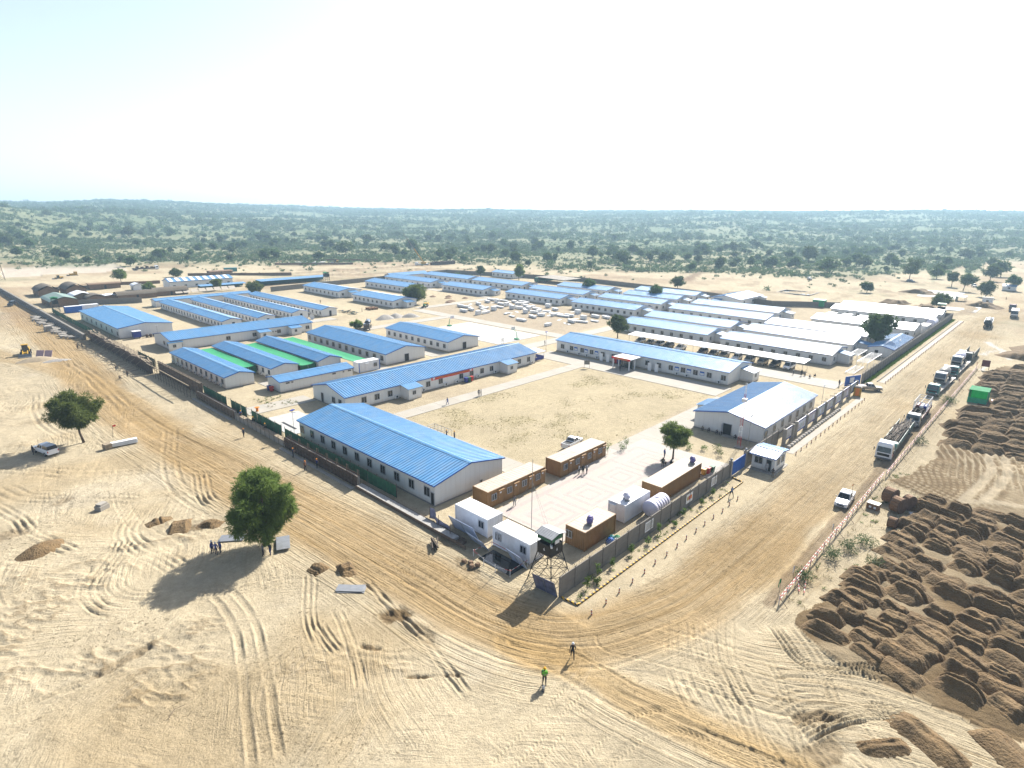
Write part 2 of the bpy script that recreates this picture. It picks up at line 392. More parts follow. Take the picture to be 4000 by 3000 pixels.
MAIN = [(40, 470), (38.9, 370), (34.6, 228), (29.8, 142), (32.3, 95), (34.6, 67), (36, 49), (36.6, 38), (39.5, 30.5), (47, 25.8), (63, 23.2), (115, 22.6), (214, 22.5), (300, 24), (340, 20), (420, 22), (520, 40), (640, 60)]
BRANCH = [(12, 250), (20, 216), (28, 186), (32, 153), (32.5, 120)]
CROSS = [(36, 33), (37.4, 27), (37.7, 21.5), (39.1, 13.8), (40.5, 8), (42, -2)]
RIGHT = [(43, 26), (46, 19), (48, 13), (51.5, 8), (53.6, 3), (55, -4), (56, -12)]
TRACKS = [  # points, number of ruts, rut spacing, rut width, depth, tread
 ([(19.5, 87.8), (16.7, 84.7), (15.6, 81.3), (15.9, 77.3), (16.8, 73.3), (17.6, 68.7)], 4, .8, .2, .08, 0),
 ([(13.7, 75), (12.4, 72.7), (11.6, 70.7), (11.6, 69.1), (12.3, 67.2), (13.9, 65.9), (15.5, 65.4)], 3, .8, .16, .07, 0),
 ([(11.8, 77), (10.5, 74.7), (9.6, 72.8), (9, 70.5), (9.2, 67.8), (10.2, 65.6), (12.6, 63.5), (16.5, 62.4)], 3, .8, .16, .07, 0),
 ([(19.3, 61.5), (18.9, 55.5), (17.6, 50.1), (15.9, 45.1), (14.4, 41), (13, 37)], 2, 1.9, .30, .09, .05),
 ([(50.3, 23.4), (46.7, 21.6), (43.3, 19.6), (40.8, 16.8), (39.7, 14.2), (38.4, 10.6)], 3, .9, .2, .05, .02),
 ([(51.5, 21.2), (48.6, 19.6), (45.4, 17.4), (42.9, 14.6), (41, 11.2), (39.7, 9.2)], 3, 1.0, .18, .06, .02),
 ([(54.2, 19.9), (51, 18.7), (47.3, 16.6), (44.1, 13.4), (41.7, 10.4), (41, 8.6)], 3, .8, .16, .07, .02),
 ([(27, 20.2), (29, 20.3), (32.2, 20.3), (35.3, 19.9), (37.7, 18.9), (39.2, 17.4), (40.3, 15.6), (40.9, 14.3)], 1, 1, .34, .05, .09),
 ([(29, 18.7), (30.7, 18.5), (32.8, 18.3), (35.6, 17.7), (37.2, 16.3), (37.9, 15), (38.4, 13.1)], 1, 1, .36, .05, .09),
 ([(24, 24.4), (26.5, 24.5), (29.7, 24.7), (33.3, 25), (35.6, 25.1)], 2, 1.5, .34, .05, .09),
 ([(25, 22.6), (29, 22.8), (33, 23.2), (35, 23.6)], 1, 1, .34, .04, .08),
 ([(27, 20.2), (28.5, 20.9), (33.3, 22.8), (37.6, 24.3), (42, 25.7), (44.6, 26.4), (47.9, 26.4), (60.3, 27.1)], 2, 1.9, .34, .03, 0),
 ([(48.7, 13.5), (51.2, 11.1), (54.3, 7.8), (56.3, 4.3)], 2, .9, .15, .10, 0),
 ([(43.6, 9.3), (48.2, 7.2), (50.9, 5.1), (52.1, 2.6)], 5, .42, .15, .14, 0),
 ([(44.2, 8.5), (47.8, 6.7), (50.2, 4.9), (51.4, 2.9)], 2, .5, .15, .12, 0),
 ([(47.2, 12.9), (50.1, 10.7), (51.9, 7.8)], 2, 1.2, .2, .06, .08),
 ([(44.3, 11.8), (48, 10.1), (50.5, 7.4)], 3, .7, .18, .09, .05),
 ([(55.9, 15.7), (52.6, 12.1), (53.4, 9.6), (56.9, 5.4)], 3, .5, .17, .16, 0),
 ([(57.3, 14.3), (53.3, 10.5), (49, 8)], 2, .7, .18, .10, 0),
 ([(7.8, 119.8), (16.5, 107.9), (26.1, 100.4), (33, 90.4)], 3, 1.5, .3, .10, 0),
 ([(4, 132), (9.1, 130.1), (16.9, 129.8), (26.2, 123), (35.1, 121)], 3, 1.3, .4, .08, 0),
 ([(20, 165), (17.6, 149.1), (17.7, 134.1), (22, 118)], 3, 1.0, .3, .09, 0),
 ([(9.5, 72.3), (13, 76.8), (15.3, 81.2)], 4, .6, .18, .10, 0),
 ([(29.4, 95.5), (26.7, 85.9), (27.2, 79.4)], 4, .7, .22, .11, 0),
 ([(31.5, 201.6), (32.1, 176), (30.9, 141)], 3, 1.4, .5, .10, 0),
 ([(5, 105), (6.8, 96.9), (7.5, 90.1), (10, 82)], 3, .8, .22, .10, 0),
 ([(6.7, 110.9), (8.9, 104), (14.4, 97.9), (19.8, 91.8)], 3, 1.2, .25, .10, 0),
 ([(31.5, 52), (30.6, 46.6), (30.1, 42.2), (30, 39.4), (29.1, 36.1), (28, 31)], 2, .7, .17, .12, 0),
 ([(28, 58), (25.3, 53.3), (23.5, 49.8), (22, 44)], 3, .6, .15, .08, 0), ([(24, 48.8), (23.3, 46.2), (23.1, 43.5)], 3, .5, .15, .11, 0), ([(26.5, 50), (25.3, 46.3), (24.1, 43), (22, 38)], 2, .8, .16, .06, 0),
 ([(-.3, 54.9), (2.2, 55), (5.8, 55.6), (9, 55.5)], 3, .7, .2, .11, .04), ([(0, 57.1), (2.9, 57), (6.9, 56.2)], 2, .6, .2, .12, .05),
 ([(14, 64.5), (17.2, 62.5), (20, 60.5), (23, 59.5), (28, 58)], 4, .7, .16, .08, 0),
 ([(31, 58), (34, 52), (36, 44), (37.4, 36.5), (41, 30)], 2, 1.6, .3, .04, .08),
 ([(33, 120), (28, 105), (25, 92), (26, 80), (30, 70)], 2, 1.9, .3, .08, 0), ([(3, 100), (12, 96), (22, 92), (33, 84)], 2, 1.9, .3, .08, 0),
 ([(132.7, 4.8), (125.1, 5.2), (118.8, 4.2), (108.8, 5.1), (102.3, 5.9)], 1, 1, .55, .10, 0), ([(132.9, 2.2), (125.7, 3), (119.4, 2.1), (111, 2.8), (104.5, 3.6)], 1, 1, .55, .10, 0),
 ([(108, 6.5), (114, 8.2), (121, 7.5)], 1, 1, .4, .08, 0),
 ([(222, 30), (240, 25), (262, 23), (300, 22)], 3, 1.5, .6, .12, 0), ([(160, 27), (200, 26), (240, 22), (300, 16)], 4, 1.3, .5, .12, 0),
 ([(330, 110), (345, 96), (322, 84), (306, 90), (300, 100)], 2, 2, .8, .12, 0), ([(300, 130), (340, 128), (400, 120), (520, 105)], 3, 2, .8, .15, 0),
]
DARK = [  # excavated, damp soil on the ground: x, y, radius along, radius across, angle, strength
 (22.4, 77.9, 4.5, 1.2, -20, .75), (7.4, 86, 2.6, 1.6, 60, .5), (29.9, 44.6, 2.3, 1.4, -35, 1), (25.6, 42.3, 1.2, .35, -60, .9), (26.6, 35.9, 1.7, .28, -42, .9),
 (28.8, 33.9, 1.4, .25, -45, .6), (9, 57, 4.5, .8, 10, .6), (46.5, 8.8, 3.2, .9, -35, .7), (43.5, 7, 2.5, 1.4, -30, .6), (39.5, 5, 3, 1, -40, .5),
 (41.3, 46, 3.2, 1, 80, .55), (43, 52, 2, .8, 90, .5), (12, 99, 2.5, 1.2, 30, .5), (5.5, 93, 3, 2, 0, .55), (19, 143, 8, 2.5, 0, .4), (28, 160, 8, 2, 100, .35), (30.5, 40, 2.5, .8, 80, .45)]
GRP = [(57.5, 14.2), (68.5, 12.8), (77, 10.4), (90, 9.5), (99, 10), (104, 15.4), (110, 13.5), (121, 12), (138, 13.4), (160, 11.2), (176, 12), (200, 13.5), (214, 10), (214, -40), (56, -40), (55.5, 4), (55, 9)]
def in_poly(x, y, P):
    c = np.zeros(x.shape, bool)
    for (x0, y0), (x1, y1) in zip(P, P[1:] + P[:1]):
        if y0 == y1: continue
        c ^= ((y0 > y) != (y1 > y)) & (x < (x1 - x0) * (y - y0) / (y1 - y0) + x0)
    return c

def make_ground():
    st = .095
    th = np.concatenate([np.arange(-49, 49.001, st), np.arange(51.5, 309.1, 3.2)])
    th = np.radians(th) + YAW
    dep = np.arange(51, 1.25, -st)
    r = np.concatenate([[3, 8, 14, 20, 26, 30], 40 / np.tan(np.radians(dep)), [1950, 2050, 2150, 2260, 2380, 2500, 2620, 2740, 2860, 2960, 3060, 3180, 3350, 3600, 4100]])
    R_, T_ = np.meshgrid(r, th, indexing='ij')
    nr, nt_ = R_.shape
    X = (R_ * np.cos(T_)).ravel(); Y = (R_ * np.sin(T_)).ravel()
    d = np.hypot(X, Y)
    camp = near_rect(X, Y, 47, 296, 35.5, 300, 2.0)
    Z = far_height(X, Y)
    open_ = 1 - np.maximum(camp, near_rect(X, Y, 43, 300, 29.5, 36, 1))
    near = 1 - smooth(260, 420, d)
    left = near_rect(X, Y, -60, 34, -60, 230, 6)
    Z += open_ * near * (fbm(X, Y, 9, 4, 3) * .10 + fbm(X, Y, 1.6, 4, 13) * .055 + left * fbm(X, Y, 30, 3, 5) * .35) + camp * (fbm(X, Y, 4, 3, 9) * .012 - .03)
    Z += mid_height(X, Y)
    # ---- soil colour
    n1 = fbm(X, Y, 14, 5, 41); n2 = fbm(X, Y, 2.2, 4, 51); n3 = fbm(X, Y, 60, 4, 61)
    C = np.empty((len(X), 3)); C[:] = (.55, .465, .315)
    C *= (1 + .13 * n1 + .13 * n2 + .08 * n3)[:, None]
    def blend(mask, col): C[:] = C * (1 - mask[:, None]) + np.array(col) * mask[:, None] * (1 + .12 * n2 + .08 * n1)[:, None]
    blend(.5 * smooth(.15, .5, fbm(X, Y, 22, 5, 71)) * open_ * near, (.43, .32, .17))
    blend(.45 * smooth(.2, .5, fbm(X, Y, 11, 5, 81)) * left, (.58, .51, .38))
    # compacted, damp golden roads
    for pl, hw, s, col in ((MAIN, 5.6, .92, (.42, .295, .145)), (BRANCH, 4.0, .55, (.42, .29, .13)), (CROSS, 2.2, .7, (.44, .30, .13)), (RIGHT, 4.5, .12, (.45, .35, .2))):
        c = catmull(pl, 3.0)
        i, la, al, L = lateral(X, Y, c, hw * 2.2)
        w = hw * (1 + .35 * fbm(al, la * 0, 22, 3, 91)) + 1.4 * fbm(X[i], Y[i], 6, 3, 93)
        streak = .5 + .5 * fbm(la * 2.2 + .02 * al, al * .06, 1.3, 4, 97)
        mk = np.zeros(len(X)); right_side = smooth(60, 120, X[i]) if pl is MAIN else 0
        mk[i] = (1 - smooth(w * .55, w * 1.1, np.abs(la))) * s * (.6 + .6 * streak) * (1 - .72 * right_side)
        blend(np.clip(mk, 0, 1), col)
        if pl is MAIN: Z[i] += -.10 * (1 - smooth(w * .5, w, np.abs(la))) * open_[i]
    FLOW = np.zeros((len(X), 3)); w2 = np.zeros(len(X))
    for pl, hw in ((BRANCH, 5), (RIGHT, 8), (CROSS, 4), (MAIN, 8.5)):
        i, la, al, L = lateral(X, Y, catmull(pl, 2.0), hw + 3)
        w = (1 - smooth(hw * .6, hw + 2.5, np.abs(la))) * open_[i] * (smooth(1, 10, al) if pl is not MAIN else 1)
        w2[i] = np.maximum(w2[i], np.minimum(w, FLOW[i, 2]))
        up = w > FLOW[i, 2]; k = i[up]
        FLOW[k, 0] = la[up]; FLOW[k, 1] = al[up] + 700 * hw; FLOW[k, 2] = w[up]
    FLOW[:, 2] = np.clip((FLOW[:, 2] - w2) * 1.5, 0, 1)      # no seam where two roads meet
    # long streaks pressed by wheels along the roads
    for pl, hw, n in ((MAIN, 6.0, 44), (CROSS, 2.6, 9), (RIGHT, 5.2, 22), (BRANCH, 4, 10)):
        c = catmull(pl, 3.0)
        i, la, al, L = lateral(X, Y, c, hw + 2)
        for k in range(n):
            o = random.uniform(-hw, hw); a0 = random.uniform(-30, L * .85); ln = random.uniform(15, 90) if pl is MAIN else random.uniform(12, 50)
            wig = .5 * fbm(al, al * 0 + k * 7.7, 16, 2, 101 + k)
            e = smooth(a0, a0 + 4, al) * (1 - smooth(a0 + ln - 5, a0 + ln, al))
            w = random.uniform(.10, .26); dpt = random.uniform(.03, .10)
            q = (la - o - wig) / w
            g = np.exp(-q * q) * e
            Z[i] += (-dpt * g + dpt * .6 * np.exp(-(np.abs(q) - 1.9) ** 2 * 2) * e) * open_[i]
            tint = random.choice([.82, .88, 1.14, 1.2]); C[i] *= (1 + (tint - 1) * g)[:, None]
    # scraped and churned patches in the open sand
    churn = smooth(.12, .42, fbm(X, Y, 13, 4, 231)) * np.maximum(left, near_rect(X, Y, 36, 58, -20, 30, 4)) * open_ * (1 - .8 * FLOW[:, 2])
    rid = 1 - np.abs(fbm(X + .6 * Y, Y * .55, 2.6, 4, 233, .6)) * 5
    Z += churn * (.14 * np.clip(rid, -.5, 1) + .10 * fbm(X, Y, .8, 3, 235))
    blend(churn * .55 * smooth(.45, .9, rid), (.27, .19, .10))
    # tyre tracks
    extra = []
    rr = random.Random(4)
    for k in range(40):
        x, y = rr.uniform(-8, 33), rr.uniform(58, 210); a = rr.uniform(.9, 2.6); p = []
        b = rr.uniform(-.16, .16)
        for s in range(rr.randint(6, 12)):
            p.append((x, y)); x += 4.5 * math.cos(a); y += 4.5 * math.sin(a); a += b + rr.uniform(-.1, .1)
        p = [q for q in p if q[0] < 36]
        if len(p) > 2: extra.append((p, 2, 1.7, rr.uniform(.14, .24), rr.uniform(.02, .055), rr.choice([0, 0, .04])))
    for k in range(9):
        x, y = rr.uniform(40, 54), rr.uniform(0, 24); a = rr.uniform(-1.9, -2.5); p = []
        for s in range(6):
            p.append((x, y)); x += 3 * math.cos(a); y += 3 * math.sin(a); a += rr.uniform(-.15, .15)
        extra.append((p, rr.choice([2, 3]), rr.choice([.6, 1.7]), rr.uniform(.12, .2), rr.uniform(.03, .08), rr.choice([0, .05])))
    for k in range(26):
        x, y = rr.uniform(300, 520), rr.uniform(20, 230); a = rr.uniform(-.4, 1.6); p = []
        for s in range(6):
            p.append((x, y)); x += 16 * math.cos(a); y += 16 * math.sin(a); a += rr.uniform(-.25, .25)
        extra.append((p, 2, 2.6, .9, .12, 0))
    for pts, n, sp_, w, dpt, tread in TRACKS + extra:
        c = catmull(pts, .8 if len(pts) < 12 else 3)
        i, la, al, L = lateral(X, Y, c, n * sp_ + 1.5)
        if not len(i): continue
        end = smooth(0, 1.5, al) * (1 - smooth(L - 1.5, L, al)) * open_[i]
        brk = .5 + .9 * fbm(al, la * .3, 3.5, 4, 111)
        for k in range(n):
            q = (la - (k - (n - 1) / 2) * sp_ - .12 * fbm(al, al * 0 + k * 3.1, 3, 2, 113)) / w
            g = np.exp(-(q ** 4)) * end * np.clip(brk, .2, 1.3)
            lip = np.exp(-((np.abs(q) - 1.55) / .4) ** 2) * end * np.clip(brk, .2, 1.3)
            Z[i] += -1.35 * dpt * g + dpt * 1.0 * lip
            if tread:
                ch = np.sin((al + np.abs(q) * w * .9) * 2 * np.pi / .42)
                Z[i] += tread * .6 * ch * g
                C[i] *= (1 + .10 * ch * g)[:, None]
            C[i] *= (1 + (.05 if dpt < .09 else -.06) * g)[:, None]
    # dark patches
    for (px, py, ra, rb, an, s) in DARK:
        i = np.nonzero((np.abs(X - px) < ra * 2.2) & (np.abs(Y - py) < ra * 2.2 + rb))[0]
        ca, sa = math.cos(math.radians(an)), math.sin(math.radians(an))
        u = ((X[i] - px) * ca + (Y[i] - py) * sa) / ra; v = (-(X[i] - px) * sa + (Y[i] - py) * ca) / rb
        q = np.hypot(u, v) + .55 * fbm(X[i], Y[i], 1.1, 5, 121, .65)
        mk = np.zeros(len(X)); mk[i] = (1 - smooth(.55, .95, q)) * s
        blend(mk, (.20, .14, .075))
        Z[i] += (1 - smooth(.3, 1.2, q)) * s * (.5 * fbm(X[i], Y[i], .9, 4, 123, .6) - .16)
    # tipped-soil field to the right of the road, and the bulldozed flat in its middle
    px, py = X + 1.2 * fbm(X, Y, 5, 3, 131), Y + 1.6 * fbm(X, Y, 5, 3, 133)
    g = in_poly(px, py, GRP).astype(float)
    gaps = smooth(.1, .45, fbm(X, Y, 9, 3, 135))
    blend(g * (.95 - .35 * gaps), (.20, .138, .072))
    Z += g * (.22 + fbm(X, Y, 2.5, 4, 137) * .28)
    flat = near_rect(X, Y, 101.5, 128, -6, 12.5, 2.5) * g
    Z += flat * .25
    for (ang, x0, x1, y0, y1, pr) in ((62, 101, 118, 3, 15, .95), (8, 112, 124, 0, 9, 1.0), (75, 105, 128, -8, 4, 1.1), (20, 120, 130, 2, 12, 1.2)):
        m = near_rect(X, Y, x0, x1, y0, y1, 1.5) * flat
        ca, sa = math.cos(math.radians(ang)), math.sin(math.radians(ang))
        w = np.sin((X * -sa + Y * ca + .5 * fbm(X, Y, 7, 2, 141)) * 2 * np.pi / pr)
        Z += m * .10 * w; blend(m * smooth(.45, .85, w) * (.5 + .5 * smooth(-.3, .2, fbm(X, Y, 3, 3, 143))), (.46, .38, .25))
    for pts in ([(132.7, 4.8), (125.1, 5.2), (118.8, 4.2), (108.8, 5.1), (102.3, 5.9)], [(132.9, 2.2), (125.7, 3), (119.4, 2.1), (111, 2.8), (104.5, 3.6)], [(101.8, 6), (104, 3.4), (106, 0), (107, -5)]):
        i, la, al, L = lateral(X, Y, catmull(pts), 2.5); mk = np.zeros(len(X)); mk[i] = (1 - smooth(.35, .75, np.abs(np.abs(la) - .1))) * .95; blend(mk, (.50, .42, .29))
    # spoil along the barrier fence and the trench beyond the camp
    for pts, w, s, hgt in (([(59, 17.4), (90, 17.6), (114, 17.5), (150, 16.8), (200, 16.4)], .8, .6, .16), ([(349, 179), (420, 203), (500, 226)], 4, .85, .8), ([(300, 330), (280, 350), (240, 345), (190, 365)], 7, .5, .8),
                           ([(296, 150), (318, 130), (340, 110), (350, 100)], 4, .45, .8), ([(310, 60), (330, 52), (350, 45)], 4, .5, .9), ([(200, 385), (270, 378), (330, 385)], 6, .55, .8), ([(400, 60), (380, 70), (395, 84)], 4, .5, .7), ([(305, 45), (322, 34), (340, 33)], 3, .5, .6)):
        c = catmull(pts, 3); i, la, al, L = lateral(X, Y, c, w * 2.5)
        q = np.abs(la) / w + .5 * fbm(X[i], Y[i], max(1.5, w * .7), 4, 151)
        mk = np.zeros(len(X)); mk[i] = (1 - smooth(.5, 1.2, q)) * s; blend(mk, (.24, .165, .10)); Z[i] += (1 - smooth(.2, 1.3, q)) * hgt * (.6 + fbm(X[i], Y[i], 2.5, 3, 153))
    # white lime spilt by the right-hand road, pale compacted pad at the far left
    for pts, w, s in (([(252, 18), (246, 16), (239, 13), (226, 10.3)], 1.0, .8), ([(226, 17), (236, 14.5), (228, 9)], .9, .7), ([(210, 14), (203, 14.5)], .7, .8)):
        i, la, al, L = lateral(X, Y, catmull(pts, 2), 4); q = np.abs(la) / w + .6 * fbm(X[i], Y[i], 2, 3, 161); mk = np.zeros(len(X)); mk[i] = (1 - smooth(.5, 1.1, q)) * s; blend(mk, (.68, .66, .62))
    pad = in_poly(X + 3 * fbm(X, Y, 20, 3, 163), Y + 3 * fbm(X, Y, 20, 3, 165), [(52, 466), (60, 540), (128, 548), (121, 472)]).astype(float)
    blend(pad * .9, (.62, .54, .44)); Z = Z * (1 - pad * .9)
    # camp ground: yard of trodden dry grass in the middle, darker soil where it is swept
    yard = near_rect(X, Y, 69, 127, 57, 93, 1.0)
    blend(yard * .55, (.50, .425, .27))
    blend(yard * .3 * smooth(.2, .55, fbm(X, Y, 7, 5, 171)), (.37, .32, .16))
    blend(camp * (1 - yard) * .4 * smooth(0, .5, fbm(X, Y, 16, 4, 173)), (.43, .35, .25))
    blend(near_rect(X, Y, 160, 206, 128, 205, 4) * .45, (.40, .32, .25))
    # the scrubland: thin green-grey ground cover between the bushes, thickening with distance
    front = scrub_front(X, Y)
    mid = smooth(230, 330, d) * (1 - smooth(0, 80, front)) * (1 - near_rect(X, Y, 45, 300, 18, 310, 6)) * (1 - pad)
    blend(mid * .6 * smooth(-.05, .35, fbm(X, Y, 38, 5, 221, .6)), (.36, .255, .16))
    blend(mid * .5 * smooth(.15, .45, fbm(X, Y * 2.2, 26, 5, 223, .6)), (.27, .18, .11))
    blend(mid * .35 * smooth(.2, .5, fbm(X, Y, 30, 5, 225, .6)), (.24, .25, .14))
    cov = smooth(-20, 60, front) * (.42 + .30 * smooth(-.3, .3, fbm(X, Y, 90, 5, 181)) + .34 * smooth(80, 600, front))
    blend(np.clip(cov, 0, .92), (.12, .175, .075))
    C = np.clip(C * .575, .015, .6)
    # ---- mesh
    nv = nr * nt_
    V = np.column_stack([X, Y, Z]); V = np.vstack([V, [[0, 0, 0]]])
    i = np.arange(nr - 1)[:, None] * nt_; j = np.arange(nt_)[None, :]; jn = (j + 1) % nt_
    Q = np.stack([i + j, i + nt_ + j, i + nt_ + jn, i + jn], -1).reshape(-1, 4)
    tri = np.stack([np.full(nt_, nv), np.arange(nt_), (np.arange(nt_) + 1) % nt_], -1)
    me = bpy.data.meshes.new('ground')
    me.vertices.add(len(V)); me.vertices.foreach_set('co', V.ravel())
    loops = np.concatenate([Q.ravel(), tri.ravel()]); nq, ntri = len(Q), len(tri)
    me.loops.add(len(loops)); me.loops.foreach_set('vertex_index', loops.astype(np.int32))
    me.polygons.add(nq + ntri)
    me.polygons.foreach_set('loop_start', np.concatenate([np.arange(nq) * 4, nq * 4 + np.arange(ntri) * 3]).astype(np.int32))
    me.polygons.foreach_set('use_smooth', np.ones(nq + ntri, bool))
    me.update(calc_edges=True)
    at = me.color_attributes.new('soil', 'FLOAT_COLOR', 'POINT')
    ca = np.ones((len(V), 4)); ca[:-1, :3] = C; at.data.foreach_set('color', ca.ravel())
    fa = me.attributes.new('flow', 'FLOAT_VECTOR', 'POINT'); fa.data.foreach_set('vector', np.vstack([FLOW, [[0, 0, 0]]]).ravel())
    oa = me.attributes.new('loose', 'FLOAT', 'POINT'); oa.data.foreach_set('value', np.append(open_ * (1 - smooth(300, 480, d)) * (1 - g), 0))
    m, nt, b = nodes_of('sandy_ground')
    a = N(nt, 'Attribute', attribute_name='soil'); ge = N(nt, 'NewGeometry')
    f1 = noise(nt, ge.outputs['Position'], 1.1, 6, .65); f2 = noise(nt, ge.outputs['Position'], 7, 4, .6)
    c = mixc(nt, 1, a.outputs['Color'], mixc(nt, ramp(nt, f1, .3, .7), (.86, .85, .83), (1.12, 1.12, 1.13)), 'MULTIPLY')
    c = mixc(nt, 1, c, mixc(nt, ramp(nt, f2, .3, .7), (.9, .89, .88), (1.08, 1.08, 1.08)), 'MULTIPLY')
    fl = N(nt, 'Attribute', attribute_name='flow'); fx_ = N(nt, 'SeparateXYZ'); nt.links.new(fl.outputs['Vector'], fx_.inputs[0])
    lo = N(nt, 'Attribute', attribute_name='loose')
    def streak(u, v, su, sv, det=4):
        q = N(nt, 'CombineXYZ'); nt.links.new(mth(nt, 'MULTIPLY', u, su), q.inputs[0]); nt.links.new(mth(nt, 'MULTIPLY', v, sv), q.inputs[1])
        return noise(nt, q.outputs[0], 1.0, det, .6, .25)
    hgt = mth(nt, 'ADD', mth(nt, 'MULTIPLY', noise(nt, ge.outputs['Position'], 3.2, 6, .7), 1.0), mth(nt, 'MULTIPLY', f2, .4))
    st1 = streak(fx_.outputs[0], fx_.outputs[1], 2.3, .085, 5); st2 = streak(fx_.outputs[0], fx_.outputs[1], 5.5, .2, 4)
    road = mth(nt, 'MULTIPLY', fx_.outputs[2], lo.outputs['Fac'])
    c = mixc(nt, mth(nt, 'MULTIPLY', road, mth(nt, 'MULTIPLY', ramp(nt, st1, .52, .72), .55)), c, (.148, .10, .045))
    c = mixc(nt, mth(nt, 'MULTIPLY', road, mth(nt, 'MULTIPLY', ramp(nt, st1, .44, .26), .38)), c, (.315, .25, .148))
    hgt = mth(nt, 'ADD', hgt, mth(nt, 'MULTIPLY', road, mth(nt, 'ADD', mth(nt, 'MULTIPLY', st1, 2.2), mth(nt, 'MULTIPLY', st2, 1.1))))
    # wandering wheel marks over the open sand, three directions in patches
    px = N(nt, 'SeparateXYZ'); nt.links.new(ge.outputs['Position'], px.inputs[0])
    for k, (an, ps) in enumerate(((.35, 11.), (1.25, 37.), (2.3, 71.))):
        ca, sa = math.cos(an), math.sin(an); bend = mth(nt, 'MULTIPLY', noise(nt, ge.outputs['Position'], .045, 2, .5), 9.)
        u = mth(nt, 'ADD', mth(nt, 'ADD', mth(nt, 'MULTIPLY', px.outputs[0], -sa), mth(nt, 'MULTIPLY', px.outputs[1], ca)), mth(nt, 'ADD', bend, ps))
        v = mth(nt, 'ADD', mth(nt, 'MULTIPLY', px.outputs[0], ca), mth(nt, 'MULTIPLY', px.outputs[1], sa))
        st = streak(u, v, 1.9, .11, 4)
        q = N(nt, 'Vector' + 'Math', operation='ADD'); q.inputs[1].default_value = (ps * 3, ps, 0); nt.links.new(ge.outputs['Position'], q.inputs[0])
        msk = mth(nt, 'MULTIPLY', mth(nt, 'MULTIPLY', ramp(nt, noise(nt, q.outputs[0], .07, 3), .48, .62), lo.outputs['Fac']), mth(nt, 'SUBTRACT', 1, fx_.outputs[2]))
        hgt = mth(nt, 'ADD', hgt, mth(nt, 'MULTIPLY', msk, mth(nt, 'MULTIPLY', st, 1.7)))
        c = mixc(nt, mth(nt, 'MULTIPLY', msk, mth(nt, 'MULTIPLY', ramp(nt, st, .56, .74), .3)), c, (.18, .135, .07))
        c = mixc(nt, mth(nt, 'MULTIPLY', msk, mth(nt, 'MULTIPLY', ramp(nt, st, .45, .28), .35)), c, (.35, .30, .22))
    # clods and pebbles
    cl = noise(nt, ge.outputs['Position'], 2.4, 5, .75); clm = mth(nt, 'MULTIPLY', ramp(nt, cl, .58, .68), mth(nt, 'MULTIPLY', ramp(nt, noise(nt, ge.outputs['Position'], .09, 3), .45, .65), lo.outputs['Fac']))
    c = mixc(nt, mth(nt, 'MULTIPLY', clm, .7), c, (.145, .105, .053)); hgt = mth(nt, 'ADD', hgt, mth(nt, 'MULTIPLY', clm, .8))
    nt.links.new(c, b.inputs['Base Color']); b.inputs['Roughness'].default_value = 1; b.inputs['Specular IOR Level'].default_value = .08
    bump(nt, b, hgt, .15)
    me.materials.append(m)
    return tag(put(me, 'ground'), kind='structure')

SCRUB = [(20, 640), (75, 590), (130, 560), (185, 520), (225, 500), (300, 470), (345, 440), (360, 400), (375, 345), (395, 300), (415, 265), (430, 225), (440, 190), (455, 150), (470, 110), (480, 70), (500, 55), (540, 75), (620, 95), (700, 80), (800, 70)]
SFA = np.array([math.degrees((math.atan2(y, x) - YAW + math.pi) % (2 * math.pi) - math.pi) for x, y in SCRUB])
SFD = np.array([math.hypot(x, y) - 48 for x, y in SCRUB])
_o = np.argsort(SFA); SFA, SFD = SFA[_o], SFD[_o]
def scrub_front(x, y):
    a = np.degrees((np.arctan2(y, x) - YAW + np.pi) % (2 * np.pi) - np.pi)
    return np.hypot(x, y) - np.interp(a, SFA, SFD) + 30 * fbm(np.asarray(x, float), np.asarray(y, float), 45, 3, 191)
make_ground()
def gz(x, y):
    X, Y = np.array([float(x)]), np.array([float(y)])
    return float((far_height(X, Y) + mid_height(X, Y))[0])

# ------------------------------------------------------------------ concrete roads, slabs and the paved yard
def slabs(name, rects, mat, step=5.0, top=.05, rnd=None):
    root = tag(put(None, name), kind='structure')
    for x0, x1, y0, y1 in rects:
        along_x = (x1 - x0) >= (y1 - y0)
        L = (x1 - x0) if along_x else (y1 - y0)
        n = max(1, round(L / step)); s = L / n
        w = (y1 - y0) if along_x else (x1 - x0)
        me = cached(('slab', round(s, 2), round(w, 2), mat.name, top), lambda: MB().box(-s / 2 + .015, s / 2 - .015, -w / 2, w / 2, -.12, top).mesh('slab', mat))
        for k in range(n):
            c = (x0 + s * (k + .5), (y0 + y1) / 2) if along_x else ((x0 + x1) / 2, y0 + s * (k + .5))
            put(me, 'slab', root, (c[0], c[1], random.uniform(-.004, .004)), 0 if along_x else math.pi / 2)
    return root
slabs('concrete_road', [(63.4, 124, 93.4, 97.4), (63.4, 68, 57, 93.39), (127.6, 136.4, 55.5, 112), (84, 127.59, 49.2, 55.2), (124.02, 127.58, 93.4, 97.4)], MT['roadconc'])
slabs('concrete_lane', [(153.6, 161.6, 37.5, 118.5), (124, 153.5, 118.6, 123.8), (161.7, 184, 118.6, 123.8), (153.6, 159.4, 118.6, 203), (112, 153.5, 178.5, 183.5), (159.5, 206, 204, 209), (204, 208, 209.1, 262), (46.8, 61.4, 117, 122.4), (88, 120, 205.5, 211)], MT['roadconc'])
slabs('ball_court', [(131.6, 152.4, 129.8, 166)], MT['newconc'], 6)
slabs('wash_slab', [(47.2, 55.2, 100.5, 113)], MT['newconc'], 4)
slabs('wall_footpath', [(104.2, 150, 30.3, 31.5), (168.4, 297, 30.3, 31.5)], MT['roadconc'], 6, .04)
